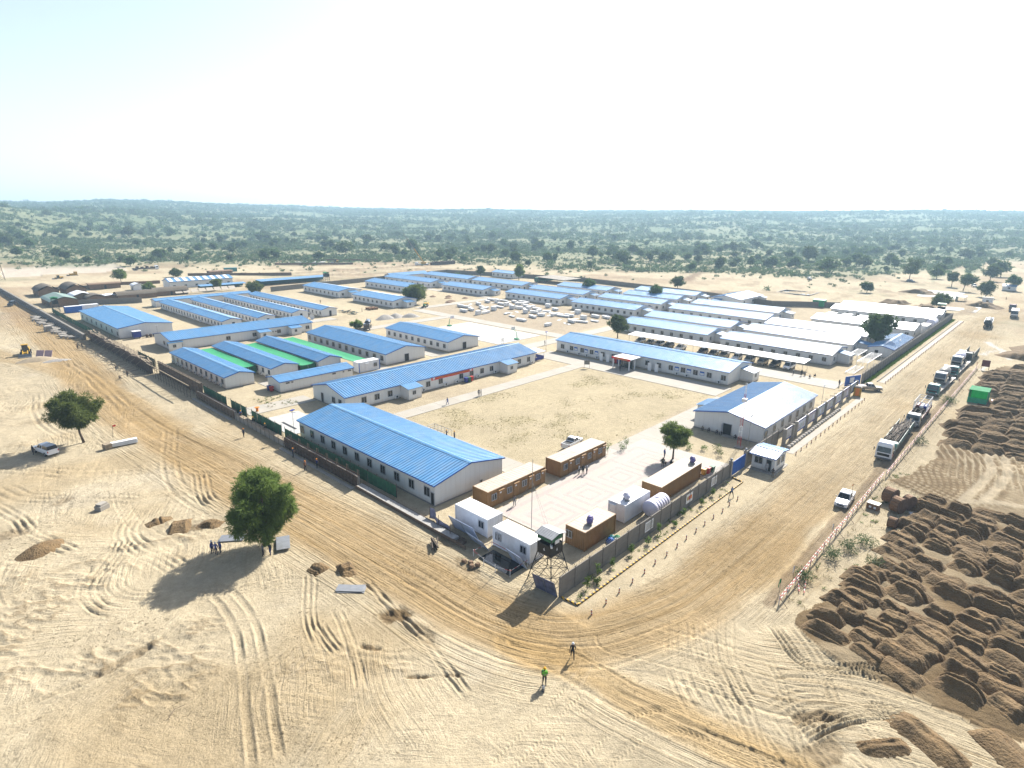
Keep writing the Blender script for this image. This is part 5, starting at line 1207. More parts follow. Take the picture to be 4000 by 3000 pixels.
# scaffolding
def scaffold(label, y0, y1, h, dense, x0=42.6, x1=44.6):
    t = thing('scaffolding', label, 'scaffolding', (x0, y0, 0)); L = y1 - y0
    st = 1.5 if dense else 1.9; n = round(L / st); s = L / n; w = x1 - x0
    up = cached(('sup', h), lambda: MB().tube((0, 0, 0), (0, 0, h + .4), .035, 5).mesh('standard', MT['rust']))
    le = cached(('sle', round(s * 4, 2)), lambda: MB().tube((0, 0, 0), (0, s * 4, 0), .03, 4).mesh('ledger', MT['rust']))
    tr = cached(('str', round(w, 2)), lambda: MB().tube((-.2, 0, 0), (w + .2, 0, 0), .03, 4).mesh('transom', MT['rust']))
    for i in range(n + 1):
        for xx in (0, w): put(up, 'standard', t, (xx + random.uniform(-.06, .06), i * s, 0), (random.uniform(-.02, .02), random.uniform(-.02, .02), 0), (1, 1, random.uniform(.88, 1.25)))
    for i in range(0, n, 4):
        for xx in (0, w):
            for z in ((.5, 1.2, 1.9, h) if dense else (.6, 1.5, h)): put(le, 'ledger', t, (xx, i * s, z + random.uniform(-.04, .04)))
    for i in range(0, n + 1, 1 if dense else 2):
        for z in ((1.2, h) if dense else (h,)): put(tr, 'transom', t, (0, i * s + .05, z))
    if dense:
        MB().box(w * .35, w * .6, 0, L, 0, h - .3).build('raw_wall', MT['rust'], t)
        pk = MB().box(-.13, .13, 0, s * 2 - .05, 0, .05).mesh('plank', MT['plank'])
        for i in range(0, n - 1, 2):
            for k in range(4):
                if random.random() < .75: put(pk, 'plank', t, (.25 + k * .45 + random.uniform(-.1, .1), i * s + random.uniform(-.3, .3), h + .05 + random.uniform(0, .25)), random.uniform(-.2, .2))
        br = MB().tube((0, 0, 0), (-4.6, -.8, -h + .1), .05, 4).mesh('raking_prop', MT['plank'])
        for i in range(3, n, 3): put(br, 'raking_prop', t, (0, i * s, h - .2), (0, 0, random.uniform(-.15, .15)))
        cr = MB().tube((0, 0, 0), (0, s * 2, h), .028, 4).mesh('cross_brace', MT['rust'])
        for i in range(0, n - 1, 2): put(cr, 'cross_brace', t, (0, i * s, 0)); put(cr, 'cross_brace', t, (w, i * s, 0))
    else:
        for xx in (-.05, w + .4): MB().box(xx - .08, xx + .08, 0, L, h + .05, h + .2).build('top_beam', MT['plank'], t)
        MB().box(w + .55, w + .72, 0, L, 0, h + .3).build('wall_shutter', MT['wood'], t)
        dw_ = MB().tube((-1, 0, 0), (-2.6, .15, 0), .03, 4).mesh('loose_bar', MT['plank'])
        for i in range(9): put(dw_, 'loose_bar', t, (random.uniform(-1.6, .2), 2 + i * 2.8, .06), random.uniform(-.3, .3))
    return t
scaffold('open scaffold frame with two long top beams above the raw wall', 137.2, 166, 2.9, False)
scaffold('dense dark scaffolding with loose planks on top, beside the path of stacked blocks', 166.3, 226, 3.0, True)
# finished stretch of wall and stacked precast blocks beside it
t = thing('low_concrete_wall', 'long grey concrete wall running to the far left edge', 'wall', (42, 226, 0))
for i in range(32):
    MB().box(-.35, .35, i * 5.5 + (.25 if i in (4, 11) else .02), i * 5.5 + 5.48, 0, 1.9).box(-.9, -.37, i * 5.5, i * 5.5 + 5.5, -.1, .5).build('wall_section', MT['wallconc'], t)
mbk = MB().box(-.75, .75, -.22, .22, .25, .5).box(-.7, -.45, -.2, .2, 0, .25).box(.45, .7, -.2, .2, 0, .25).mesh('precast_block', MT['concrete'])
for i in range(34):
    u = i / 33; y = 287 - 56 * u + random.uniform(-.6, .6); x = 38.6 + .9 * math.sin(i) + random.uniform(-.5, .5)
    tag(put(mbk, 'precast_block', None, (x, y, 0), random.uniform(-.25, .25), (1.4, 2.2, 1.6)), 'grey precast block laid out beside the long wall, %s from the far left' % ordn(i), 'block', 'precast blocks beside the long wall')
t = thing('block_stack', 'square stack of grey blocks among the precast pieces', 'blocks', (37, 252, 0))
for k in range(3): MB().box(-1, 1, -1.2, 1.2, k * .62, k * .62 + .58).build('block_layer', MT['concrete'], t)
for i in range(26):
    y = 166 + i * 2.3; tag(MB().box(-1.6, 1.6, -.12, .12, 0, .1).build('ground_board', MT['plank'], None, (40.2 + random.uniform(-2, 1), y, .02), random.uniform(-.6, .6)), 'pale board on the ground below the scaffolding, %s from the open frame' % ordn(i), 'board', 'boards below the dense scaffolding')

# ------------------------------------------------------------------ car port, frames and things in the camp
t = thing('car_port', 'long white sheet-roofed car port behind the main office', 'car port', (167.4, 76, 0))
r_ = MB(); corr(r_, (-2.4, -27.5, 2.45), (0, 1, 0), (5.0, 0, .35), 55, .6, .04); r_.build('roof', MT['whitec'], t)
for i in range(13):
    y = -27 + i * 4.5; MB().tube((-2, y, 0), (-2, y, 2.4), .05, 5).tube((2.2, y, 0), (2.2, y, 2.7), .05, 5).tube((-2.2, y, 2.38), (2.4, y, 2.68), .04, 4).build('post_frame', MT['steel'], t)
t = thing('bunting_tent', 'small open stall with deep blue cloth sides at the office end', 'stall', (125.3, 108.6, 0))
for sx in (-1.8, 1.8):
    for sy in (-1.6, 1.6): MB().tube((sx, sy, 0), (sx, sy, 2.3), .05, 5).build('pole', MT['steel'], t)
r_ = MB(); corr(r_, (-2.2, -2, 2.35), (1, 0, 0), (0, 4, .4), 4.4, .5, .05); r_.build('roof', MT['whitec'], t)
MB().box(-1.8, 1.8, -1.63, -1.58, .1, 1.0).box(1.78, 1.83, -1.6, 1.6, .1, 1.0).box(-1.83, -1.78, -1.6, 1.6, .1, 1.0).build('cloth_side', MT['bluedeep'], t)
def hoop(label, x, y, rot):
    t = thing('basketball_hoop', label, 'hoop', (x, y, .05), rot)
    MB().box(-.7, .9, -.5, .5, 0, .35).build('base', MT['greentarp'], t)
    MB().tube((0, 0, .3), (.2, 0, 2.4), .09, 6).tube((.2, 0, 2.4), (1.7, 0, 3.2), .07, 6).tube((-.4, 0, .35), (.25, 0, 2.3), .04, 5).build('arm', MT['greentarp'], t)
    MB().box(1.7, 1.74, -.9, .9, 2.9, 3.95).build('backboard', MT['white'], t)
    MB().lathe([(.22, 3.02), (.26, 3.02), (.26, 3.05), (.22, 3.05)], 12, 0, (2.0, 0, 0)).build('rim', MT['red'], t)
hoop('green basketball hoop at the far end of the white court', 141.6, 165, -math.pi / 2)
hoop('green basketball hoop at the near end of the white court', 141.6, 131, math.pi / 2)
t = thing('notice_sign', 'small white notice board on legs beside the ball court', 'sign', (133, 129.2, 0), .3)
MB().box(-.8, .8, -.04, .04, .9, 2.1).build('board', MT['white'], t); MB().tube((-.7, 0, 0), (-.7, 0, 2.1), .04).tube((.7, 0, 0), (.7, 0, 2.1), .04).build('legs', MT['steel'], t)
t = thing('bulletin_board', 'dark bulletin board on two legs at the yard corner', 'sign', (127.4, 92, 0), -.9)
MB().box(-.75, .75, -.05, .05, 1.0, 2.2).build('board', MT['cargrey'], t); MB().tube((-.7, 0, 0), (-.7, 0, 2.2), .04).tube((.7, 0, 0), (.7, 0, 2.2), .04).build('legs', MT['steel'], t)
for i, (y, lb) in enumerate(((93.8, 'left of the canopy, outer'), (91.6, 'left of the canopy, inner'), (78.3, 'right of the canopy, inner'), (76.2, 'right of the canopy, outer'))):
    t = thing('standing_banner', 'tall white standing banner before the main office, ' + lb, 'banner', (136.6, y, 0), -math.pi / 2)
    MB().box(-.5, .5, -.03, .03, .2, 2.3).build('sheet', MT['white'], t); MB().box(-.5, .5, -.3, .3, 0, .06).build('foot', MT['steel'], t)
MB_frame = lambda: None
def ladder_frame(label, x, y, L, W_, rot, z):
    t = thing('steel_frame', label, 'frame', (x, y, 0), rot)
    mb = MB().box(0, L, -.05, .05, z, z + .1).box(0, L, W_ - .05, W_ + .05, z, z + .1); mb.build('rail', MT['white'], t)
    for i in range(int(L / 1.0) + 1): MB().box(i * 1.0 - .05, i * 1.0 + .05, .05, W_ - .05, z + .01, z + .09).build('rung', MT['white'], t)
    for i in (0, int(L / 2), int(L)): MB().tube((i, 0, 0), (i, 0, z), .05, 5).tube((i, W_, 0), (i, W_, z), .05, 5).build('leg', MT['white'], t)
ladder_frame('white steel carport frame closest to the convoy-road wall', 178, 36.6, 15, 2.6, 0, 2.4)
ladder_frame('white steel carport frame nearer the staff blocks', 186, 41.0, 10, 2.4, 0, 2.4)
ladder_frame('low white steel frame lying by the car port end', 172, 38.2, 10, 2.0, .0, .3)
for i in range(4):
    o = MB().box(-2.9, 2.9, -1.6, 1.6, 0, .25).box(-2.7, 2.7, -1.4, 1.4, -2.2, 0).build('flat_roof_hut', MT['white'], None, (263.5, 70 - i * 5.6, 2.3))
    tag(o, 'low white flat-roofed hut before the long shed, %s from the back' % ordn(i), 'hut', 'flat-roofed huts by the long shed')
t = thing('chainlink_crate_frame', 'grey steel cage frames lying beside the large near hall', 'frame', (66.5, 84.5, 0), -math.pi / 2)
for i in range(6): MB().tube((i, 0, 0), (i, 0, 1.1), .04, 4).tube((i, 1.8, 0), (i, 1.8, 1.1), .04, 4).tube((i, 0, 1.1), (i, 1.8, 1.1), .04, 4).build('cage_rib', MT['steel'], t)
MB().tube((0, 0, 1.1), (5, 0, 1.1), .04, 4).tube((0, 1.8, 1.1), (5, 1.8, 1.1), .04, 4).tube((0, 0, .1), (5, 0, .1), .04, 4).build('cage_rail', MT['steel'], t)
t = thing('pipe_stack', 'flat bundle of grey steel frames beside the hall path', 'steel bundle', (67.4, 57.6, 0), .3)
for k in range(6): MB().box(-1.6, 1.6, -.08, .08, 0, .1).build('bar', MT['steel'], t, (0, -.6 + k * .24, .04 + .03 * (k % 2)))
tag(MB().lathe([(.35, 0), (.25, .15), (.25, .75), (.5, .8), (.5, .9), (.02, .92)], 12).build('cable_reel', MT['orange'], None, (49.1, 118.6, .05)), 'orange reel standing on the pale crossroad by the screen', 'reel')
# stacks of white wall panels
FOAM = [(167.2,185.5),(172.1,186.1),(175.5,196.6),(175.5,193.8),(185.6,195.8),(179.5,187.2),(166.7,176.0),(171.5,176.4),(179.0,184.9),(179.2,179.5),(196.6,194.6),(193.3,188.6),(191.9,184.1),(186.4,183.6),(176.6,169.1),(173.0,162.9),(187.8,176.8),(190.6,176.9),(168.5,153.7),(196.6,176.8),(202.9,182.6),(196.9,173.7),(205.3,186.5),(190.2,174.4),(183.5,165.1),(186.1,162.6),(190.4,163.6),(182.8,155.9),(177.8,156.1),(202.4,168.6),(198.4,161.3),(186.6,152.4),(189.7,151.9),(188.0,148.7),(189.9,146.9),(192.8,161.4),(198.6,149.3),(188.6,138.9),(180.2,138.3),(182.7,135.8),(196.2,138.6),(197.9,134.6),(188.0,133.0),(167.9,139.7),(199.6,201.4),(193.3,197.8),(201.9,196.1),(202.4,189.2),(199.0,183.3),(196.1,186.0),(190.0,169.3),(194.1,168.1)]
rf = random.Random(9)
for i, (x, y) in enumerate(sorted(FOAM, key=lambda p: p[0])):
    L, W_, nn = rf.choice([(3.2, 1.2, 5), (4.8, 1.2, 4), (5.8, 1.1, 3), (2.6, 1.2, 8), (3.6, 1.1, 2), (4.2, 1.0, 5)])
    t = thing('panel_stack', 'stack of white wall panels on the open lot, %s counted away from the court' % ordn(i), 'panel stack', (x, y, 0), rf.choice([1.3, 1.45, 1.6, 1.75, .2]) + rf.uniform(-.15, .15), 'stacks of white wall panels')
    MB().box(-L * .3, -L * .3 + .15, -W_ / 2, W_ / 2, 0, .14).box(L * .3 - .15, L * .3, -W_ / 2, W_ / 2, 0, .14).build('bearer', MT['wood'], t)
    pm = MB().box(-L / 2, L / 2, -W_ / 2, W_ / 2, 0, .19).mesh('panel', MT['foam'])
    for k in range(nn): put(pm, 'panel', t, (rf.uniform(-.08, .08), rf.uniform(-.04, .04), .14 + k * .2), rf.uniform(-.01, .01))
for i, (x, y) in enumerate(sorted((rf.uniform(176, 206), rf.uniform(132, 200)) for _ in range(24))):
    tag(MB().box(-1.6, 1.6, -.5, .5, .02, .08).build('fallen_sheet', MT['foam'], None, (x, y, 0), rf.uniform(0, 3)), 'white panel lying flat on the open lot, %s from the court' % ordn(i), 'panel', 'single panels lying on the lot')
t = thing('cable_drum', 'rust-red drum standing at the end of the panel lot', 'drum', (199, 142.5, 0), .6)
MB().lathe([(1.1, -.7), (1.1, -.6), (.7, -.58), (.7, .58), (1.1, .6), (1.1, .7)], 16, 0, (0, 0, 1.1), 'y').build('reel', MT['rust'], t)
# rubble, gravel heaps, junk in the camp
def heap(label, x, y, rx, ry, h, mat, rot=0, name='gravel_heap', cat='heap', group=None, seed=1, z=0):
    r = random.Random(seed); vs = []; n = 18
    rings = [(1.0, 0), (.82, .16), (.6, .48), (.36, .78), (.14, .95)]
    ph = [r.uniform(0, 6.28) for _ in range(4)]
    for k, (q, zz) in enumerate(rings):
        for i in range(n):
            a = 6.283 * i / n; w = 1 + .12 * math.sin(2 * a + ph[0]) + .08 * math.sin(3 * a + ph[1]) + r.uniform(-.05, .05)
            vs.append((rx * q * w * math.cos(a), ry * q * w * math.sin(a), h * zz + (r.uniform(-.06, .06) * h if k else -.15)))
    vs.append((0, 0, h)); fs = []
    for k in range(len(rings) - 1):
        for i in range(n): j = (i + 1) % n; fs.append((k * n + i, k * n + j, k * n + n + j, k * n + n + i))
    b = (len(rings) - 1) * n
    fs += [(b + i, b + (i + 1) % n, len(vs) - 1) for i in range(n)]
    o = MB().add(vs, fs).build(name, mat, None, (x, y, z), rot, True)
    return tag(o, label, cat, group)
heap('pale gravel heap nearest the black tanker truck', 133.5, 194, 4, 3.2, 1.7, MT['gravel'], seed=3)
heap('pale gravel heap in the middle of three on the camp road', 138.8, 194, 3.6, 3.0, 1.6, MT['gravel'], seed=4)
heap('grey gravel heap closest to the panel lot', 144, 191.5, 4, 3, 1.3, MT['gravel'], seed=5)
for i, (x, y, s) in enumerate(((190, 222, 2.5), (184, 213, 3), (196, 216, 2.2), (188, 231, 2.4), (180, 210, 2), (194, 226, 2))):
    heap('heap of broken bricks among the panel lot rubble, %s from the tractor' % ordn(i), x, y, s, s * .8, .7, MT['mud'], seed=20 + i, name='brick_rubble', group='brick rubble heaps')
t = thing('scrap_pile', 'dark pile of scrap metal at the end of the long dormitories', 'scrap', (131.5, 217, 0))
for i in range(22): MB().box(-1.2, 1.2, -.15, .15, 0, .15).build('scrap_bar', MT[random.choice(['rust', 'cargrey', 'olive', 'tealdk'])], t, (random.uniform(-1.6, 1.6), random.uniform(-6, 5), random.uniform(0, .8)), (random.uniform(-.3, .3), random.uniform(-.3, .3), random.uniform(0, 3)))
for i in range(6): tag(MB().box(-.6, .6, -.6, .6, 0, .9).box(-.5, .5, -.62, -.6, .1, .8).build('wooden_crate', MT['spool'], None, (141.8 + (i % 3) * 1.5, 218.5 - (i // 3) * 2.2, 0), random.uniform(-.2, .2)), 'brown crate against the staff block beside the tractor, %s in the group' % ordn(i), 'crate', 'crates beside the staff block')
tag(MB().lathe([(.02, 0), (.5, .05), (1.0, .3), (1.1, .42), (1.0, .36), (.4, .12), (.02, .1)], 16, 0, (0, 0, .6), 'x').build('satellite_dish', MT['white'], None, (113.2, 212.5, .4), 3.6), 'white satellite dish at the gable of the long dormitories', 'dish')
t = thing('blue_cabin', 'small deep blue cabin with white roof at the warehouse gable', 'cabin', (54.5, 218.2, 0))
MB().box(-1.1, 1.1, -.9, .9, .4, 2.3).build('body', MT['bluedeep'], t); MB().box(-1.25, 1.25, -1.1, 1.1, 2.3, 2.42).build('roof', MT['whitec'], t)
for k in (-.8, .8): MB().box(k - .12, k + .12, -.6, .6, 0, .4).build('foot', MT['concrete'], t)
for i in range(3): tag(MB().lathe([(.4, 0), (.42, .5), (.4, 1.0), (.02, 1.0)], 10).build('oil_drum', MT['rust'], None, (57.2 + i * 1.1, 217.4, 0)), 'brown oil drum at the warehouse gable, %s from the blue cabin' % ordn(i), 'drum', 'drums at the warehouse gable')
# ------------------------------------------------------------------ huts and sheds of the village at the back left
def hut(label, x, y, w, l, h, rh, rot=0, wall='mud', roof='thatch', flat=False, name='mud_hut', lift=0):
    t = thing(name, label, 'hut', (x, y, 0), rot)
    a, b = w / 2, l / 2
    MB().prism([(-a, 0), (a, 0), (a, h), (0, h + (0 if flat else rh * .85)), (-a, h)], -b, b).build('wall', MT[wall], t)
    nx, ny = 10, 8; vs = []
    for j in range(ny + 1):
        for i in range(nx + 1):
            u, v = i / nx * 2 - 1, j / ny * 2 - 1
            zz = h + rh * ((1 - abs(u) ** 1.7) if roof == 'thatch' else (1 - abs(u))) - (.35 if abs(u) > .9 else 0) + (random.uniform(-.12, .12) if roof == 'thatch' else .03)
            vs.append((u * (a + .45), v * (b + .4), zz + .12))
    fs = [(j * (nx + 1) + i, j * (nx + 1) + i + 1, (j + 1) * (nx + 1) + i + 1, (j + 1) * (nx + 1) + i) for j in range(ny) for i in range(nx)]
    MB().add(vs, fs).build('roof', MT[roof], t, smooth=(roof == 'thatch'))
    MB().box(-a - .04, -a, -.5, .5, 0, min(h - .1, 1.9)).build('door', MT['dark'], t)
    return t
hut('thatched mud hut farthest left in the village', 55.5, 363, 8, 14, 2.6, 2.2)
hut('thatched mud hut second from the left in the village', 66, 361, 8, 15, 2.8, 2.3)
hut('shed with a pale green gabled roof beside the lookout box', 53.5, 322, 10, 20, 2.6, 1.6, roof='greenroof' if 'greenroof' in MT else 'steel')
hut('brick shed with a white sheet roof in the village', 62.5, 329, 7, 11, 2.8, 1.3, wall='mud', roof='whitec')
hut('dark thatched shed joined in front of the white-roofed brick shed', 66, 322, 7, 9, 2.2, 1.2)
hut('small shed with a pale blue roof beside the parked jeep', 72.5, 323, 5, 6, 2.2, .3, roof='whitec')
hut('long low thatched mud shed by the concrete back wall', 82.5, 321, 6, 16, 2.4, 1.2, math.pi / 2)
hut('second low thatched mud shed, right of the village tree', 98, 324, 6, 15, 2.4, 1.4, math.pi / 2)
hut('long brown mud building with dark doorways behind the huts', 82, 373, 5, 14, 2.8, .15, math.pi / 2, roof='mud')
hut('small white gabled shed behind the village tree', 93, 357, 4.5, 6, 2.4, 1.0, wall='whitec', roof='whitec')
hut('brown brick enclosure right of the far teal container', 156, 411, 6, 14, 2.2, .1, math.pi / 2, roof='mud')
def mudwall(label, a, b, h=1.9, mat='mud'):
    L = math.hypot(b[0] - a[0], b[1] - a[1]); t = thing('mud_wall', label, 'wall', (*a, 0), math.atan2(b[1] - a[1], b[0] - a[0]))
    n = max(1, round(L / 4))
    for i in range(n): MB().box(i * L / n + .01, (i + 1) * L / n - .01, -.2, .2, 0, h + random.uniform(-.12, .12)).build('wall_section', MT[mat], t)
mudwall('low mud wall behind the long brown building', (88, 383), (110, 377))
mudwall('brown mud wall running past the striped building', (136, 410), (186, 372))
mudwall('grey block wall behind the thatched huts', (58, 378), (76, 376), 1.8, 'wallconc')
mudwall('brown foundation wall of the unfinished far building, front side', (215, 455), (262, 420), 1.4)
mudwall('brown foundation wall of the unfinished far building, back side', (240, 490), (300, 440), 1.4)
mudwall('brown foundation wall of the unfinished far building, left side', (215, 455), (240, 490), 1.4)
tag(MB().box(-14, 14, -5, 5, 0, .5).build('floor_slab', MT['newconc'], None, (245, 462, 0), -.7), 'pale floor slab inside the unfinished far walls', 'slab')
for i in range(8):
    t = thing('solar_panel', 'tilted pale sheet panel on a frame behind the back wall, %s from the huts' % ordn(i), 'panel', (101 + i * 3.7, 320.6, 0), 0, 'tilted panels behind the back wall')
    MB().hexa([(-1.6, -1.2, .9), (1.6, -1.2, .9), (1.6, 1.0, 2.3), (-1.6, 1.0, 2.3), (-1.6, -1.22, .96), (1.6, -1.22, .96), (1.6, .98, 2.36), (-1.6, .98, 2.36)]).build('sheet', MT['brownroof'], t); MB().tube((-1.3, .9, 0), (-1.3, .9, 2.2), .05, 4).tube((1.3, .9, 0), (1.3, .9, 2.2), .05, 4).build('stand', MT['steel'], t)
def shed(label, x0, x1, y0, y1, h, mat, post='rust', slope=.4, name='open_shed'):
    t = thing(name, label, 'shed', ((x0 + x1) / 2, (y0 + y1) / 2, 0)); w, l = x1 - x0, y1 - y0
    r_ = MB(); corr(r_, (-w / 2, -l / 2, h), (1, 0, 0), (0, l, slope), w, .9, .05); r_.build('roof', MT[mat], t)
    n = max(2, round(w / 5))
    for i in range(n + 1):
        x = -w / 2 + .2 + (w - .4) * i / n; MB().tube((x, -l / 2 + .2, 0), (x, -l / 2 + .2, h), .06, 4).tube((x, l / 2 - .2, 0), (x, l / 2 - .2, h + slope), .06, 4).build('post', MT[post], t)
    MB().box(-w / 2 + .3, w / 2 - .3, l / 2 - .3, l / 2 - .2, 0, h).build('back_sheet', MT['tealdk'], t)
shed('long blue-roofed open shed beyond the back wall, left of the green box', 146, 188, 328, 336, 2.6, 'roof')
shed('low blue sheet roof in front of the striped building', 116, 140, 333, 338, 1.8, 'roof')
shed('brown workshop shed with green sheets at the back of the camp', 276, 292, 218, 240, 2.8, 'brownroof')
shed('pale canopy over red pumps on the far right pad', 365, 373, 38.5, 42.5, 2.5, 'white')
t = thing('white_pump_house', 'small white hut with a dark door on the far right pad', 'hut', (369, 30, 0)); MB().box(-2.2, 2.2, -2, 2, 0, 2.9).build('body', MT['white'], t); MB().box(-2.4, 2.4, -2.2, 2.2, 2.9, 3.1).build('roof', MT['concrete'], t); MB().box(-2.25, -2.2, -.6, .4, 0, 2).build('door', MT['cargrey'], t)
t = thing('settling_pond', 'rectangular concrete-rimmed dark pond outside the back wall', 'pond', (340, 109, 0))
for a in ((-8, 8, -9, -8.4), (-8, 8, 8.4, 9), (-8, -7.4, -8.39, 8.39), (7.4, 8, -8.39, 8.39)): MB().box(*a, -.1, .7).build('rim', MT['concrete'], t)
MB().box(-7.39, 7.39, -8.38, 8.38, -.1, .25).build('water_surface', MT['water'], t)
t = thing('green_box_hide', 'green netted cabin box by the back wall', 'cabin', (296, 84.5, 0)); MB().box(-2, 2, -2.4, 2.4, .4, 3.2).build('body', MT['greentarp'], t); MB().box(-2.2, 2.2, -2.6, 2.6, 3.2, 3.35).build('roof', MT['greentarp'], t)
t = thing('lattice_tower', 'rusty lattice tower at the far left edge', 'tower', (49.5, 449, 0))
for k in range(6):
    for i in range(4):
        a, b = i * 1.571 + .785, (i + 1) * 1.571 + .785; f = lambda a, z: ((2.2 - .12 * z) * math.cos(a), (2.2 - .12 * z) * math.sin(a), z)
        z0, z1 = k * 2, k * 2 + 2; MB().tube(f(a, z0), f(a, z1), .08, 4).tube(f(a, z0), f(b, z1), .05, 3).tube(f(a, z1), f(b, z1), .05, 3).build('lattice_panel', MT['rust'], t)
# ------------------------------------------------------------------ things in the sand on both sides of the road
def flat_sheet(label, x, y, w, l, rot, mat, z=.05, name='metal_sheet', n=3):
    t = thing(name, label, 'sheet', (x, y, 0), rot)
    for k in range(n): MB().box(-w / 2, w / 2, -l / 2, l / 2, 0, .03).build('sheet', mat, t, (random.uniform(-.15, .15), random.uniform(-.15, .15), z + .05 * k), random.uniform(-.08, .08))
flat_sheet('grey metal sheets on the sand left of the big tree', 24.8, 71.6, 1.6, 3.0, .9, MT['steel'])
flat_sheet('grey metal sheets leaning out under the big tree, right side', 28.4, 65.6, 1.5, 3.2, -.4, MT['steel'], .3)
flat_sheet('pale crumpled sheet on the sand in front of the big tree', 29.3, 51.6, 1.2, 3.0, .75, MT['steel'], .06)
t = thing('panel_bundle', 'bundle of white panels beside a wooden crate in the left sand', 'panels', (24.6, 117.2, 0), -.15)
for k in range(3): MB().box(-2.0, 2.0, -.45, .45, .08 + k * .24, .28 + k * .24).build('panel', MT['foam'], t, (0, k * .06, 0), k * .03)
tag(MB().box(-.55, .55, -.55, .55, 0, .9).box(-.59, .59, -.59, -.55, .15, .28).box(-.59, .59, -.59, -.55, .65, .78).build('wooden_crate', MT['plank'], None, (22.0, 117.2, 0), .2), 'wooden crate at the end of the white panel bundle', 'crate')
tag(MB().box(-.7, .7, -.55, .55, 0, .7).box(-.5, .6, -.4, .5, .7, .95).build('rubble_block', MT['concrete'], None, (15.4, 92.2, 0), .5), 'grey concrete block alone in the left sand', 'block')
t = thing('marker_flag', 'pink marker flag on a leaning stick near the white panels', 'flag', (24, 122, 0)); MB().tube((0, 0, 0), (.3, .2, 2.4), .03, 5).build('stick', MT['plank'], t); MB().box(0, .5, -.02, .02, -.3, .0).build('cloth', MT['banner'], t, (.3, .2, 2.4))
t = thing('sand_screen', 'pink-edged sieve screen in front of the yellow loader', 'screen', (26.5, 208, 0), -.8)
for k in (0, 1): MB().hexa([(k * 2.3, 0, .1), (k * 2.3 + 2.1, 0, .1), (k * 2.3 + 2.1, .9, 1.9), (k * 2.3, .9, 1.9), (k * 2.3, -.06, .1), (k * 2.3 + 2.1, -.06, .1), (k * 2.3 + 2.1, .84, 1.9), (k * 2.3, .84, 1.9)]).build('sieve', M('sieve_pink%d' % k, (.6, .42, .44), .8), t)
heap('sand heap under the sieve screen by the loader', 26, 203, 5, 3, 1.2, MT['sandheap'], seed=44, name='sand_heap')
heap('large brown soil heap at the left edge of the sand', 7.4, 85.4, 2.7, 2.0, .95, MT['soil'], .6, 'soil_heap', seed=41)
NEAR_HEAPS = ((19.6, 82.8, .7, .35, .4), (21.2, 79.6, .85, .45, .5), (24.2, 77.4, .75, .42, .5), (28.9, 57.7, .6, .42, .55), (31.0, 55.2, .7, .3, .45))
heap('rubble heap of grey stones by the loader', 29.5, 199, 3.5, 1.6, .6, MT['gravel'], seed=47, name='rubble_heap')
t = thing('dry_branch', 'bare fallen branch on the pale sand at the lower left', 'branch', (9.4, 47.0, .05), .6)
MB().tube((0, 0, 0), (.9, .1, .12), .03, 5).tube((.9, .1, .12), (1.5, -.35, .05), .02, 4).tube((.9, .1, .1), (1.2, .5, .2), .015, 4).build('twig', MT['bark'], t)
# barrier fence of striped rails
t = thing('barrier_fence', 'long red and white striped rail fence along the right of the road', 'fence', (59.6, 16.5, 0))
rl = MB().tube((0, 0, 0), (5.02, 0, 0), .05, 6).mesh('rail', MT['hazard']); ps = MB().tube((0, 0, 0), (0, 0, 1.15), .05, 6).mesh('post', MT['hazard']); br = MB().tube((0, 0, .9), (.0, -.9, 0), .03, 5).mesh('brace', MT['rust'])
for i in range(29):
    dy = -.008 * i * 5 * .9 if i > 8 else 0
    for z in (.55, 1.05): put(rl, 'rail', t, (i * 5, dy, z + random.uniform(-.04, .04)), (0, random.uniform(-.015, .015), random.uniform(-.008, .008)))
    for k in (0, 2.5): put(ps, 'post', t, (i * 5 + k, dy, 0), (random.uniform(-.05, .05), random.uniform(-.05, .05), 0))
    put(br, 'brace', t, (i * 5, dy, 0))
t = thing('barrier_rails', 'loose striped rails lying at the near end of the barrier fence', 'rails', (63.5, 15.2, 0), .25)
for k in range(2): put(rl, 'rail', t, (0, k * .5, .15), (0, .05, .1 * k))
def flag(label, x, y, mat, h=1.9, s=.7):
    t = thing('small_flag', label, 'flag', (x, y, 0)); MB().tube((0, 0, 0), (.1, 0, h), .025, 5).build('staff', MT['plank'], t)
    vs = [(.1 - i * s / 4, .08 * math.sin(i * 1.4), h - k * s * .62 - .04 * i) for k in (0, 1) for i in range(5)]; vs += [(a, b + .02, c) for a, b, c in vs]
    MB().add(vs, [(i, i + 1, i + 6, i + 5) for i in range(4)] + [(i + 10, i + 15, i + 16, i + 11) for i in range(4)]).build('cloth', mat, t)
flag('green and white flag at the near end of the barrier fence', 61.6, 17.2, MT['greentarp'], 1.9, .9)
flag('white flag on the barrier fence, second from its near end', 65.2, 17.0, MT['white'])
flag('white flag on the barrier fence by the road pickup', 80, 17.0, MT['white'], 1.3)
flag('red flag on the barrier fence beside the first truck', 112, 16.9, MT['red'])
flag('red flag on the barrier fence beside the cement mixers', 180.5, 16.6, MT['red'], 1.6, .9)
flag('red cloth at the far end of the barrier fence', 202.6, 15.6, MT['red'], 2.2, 1.0)
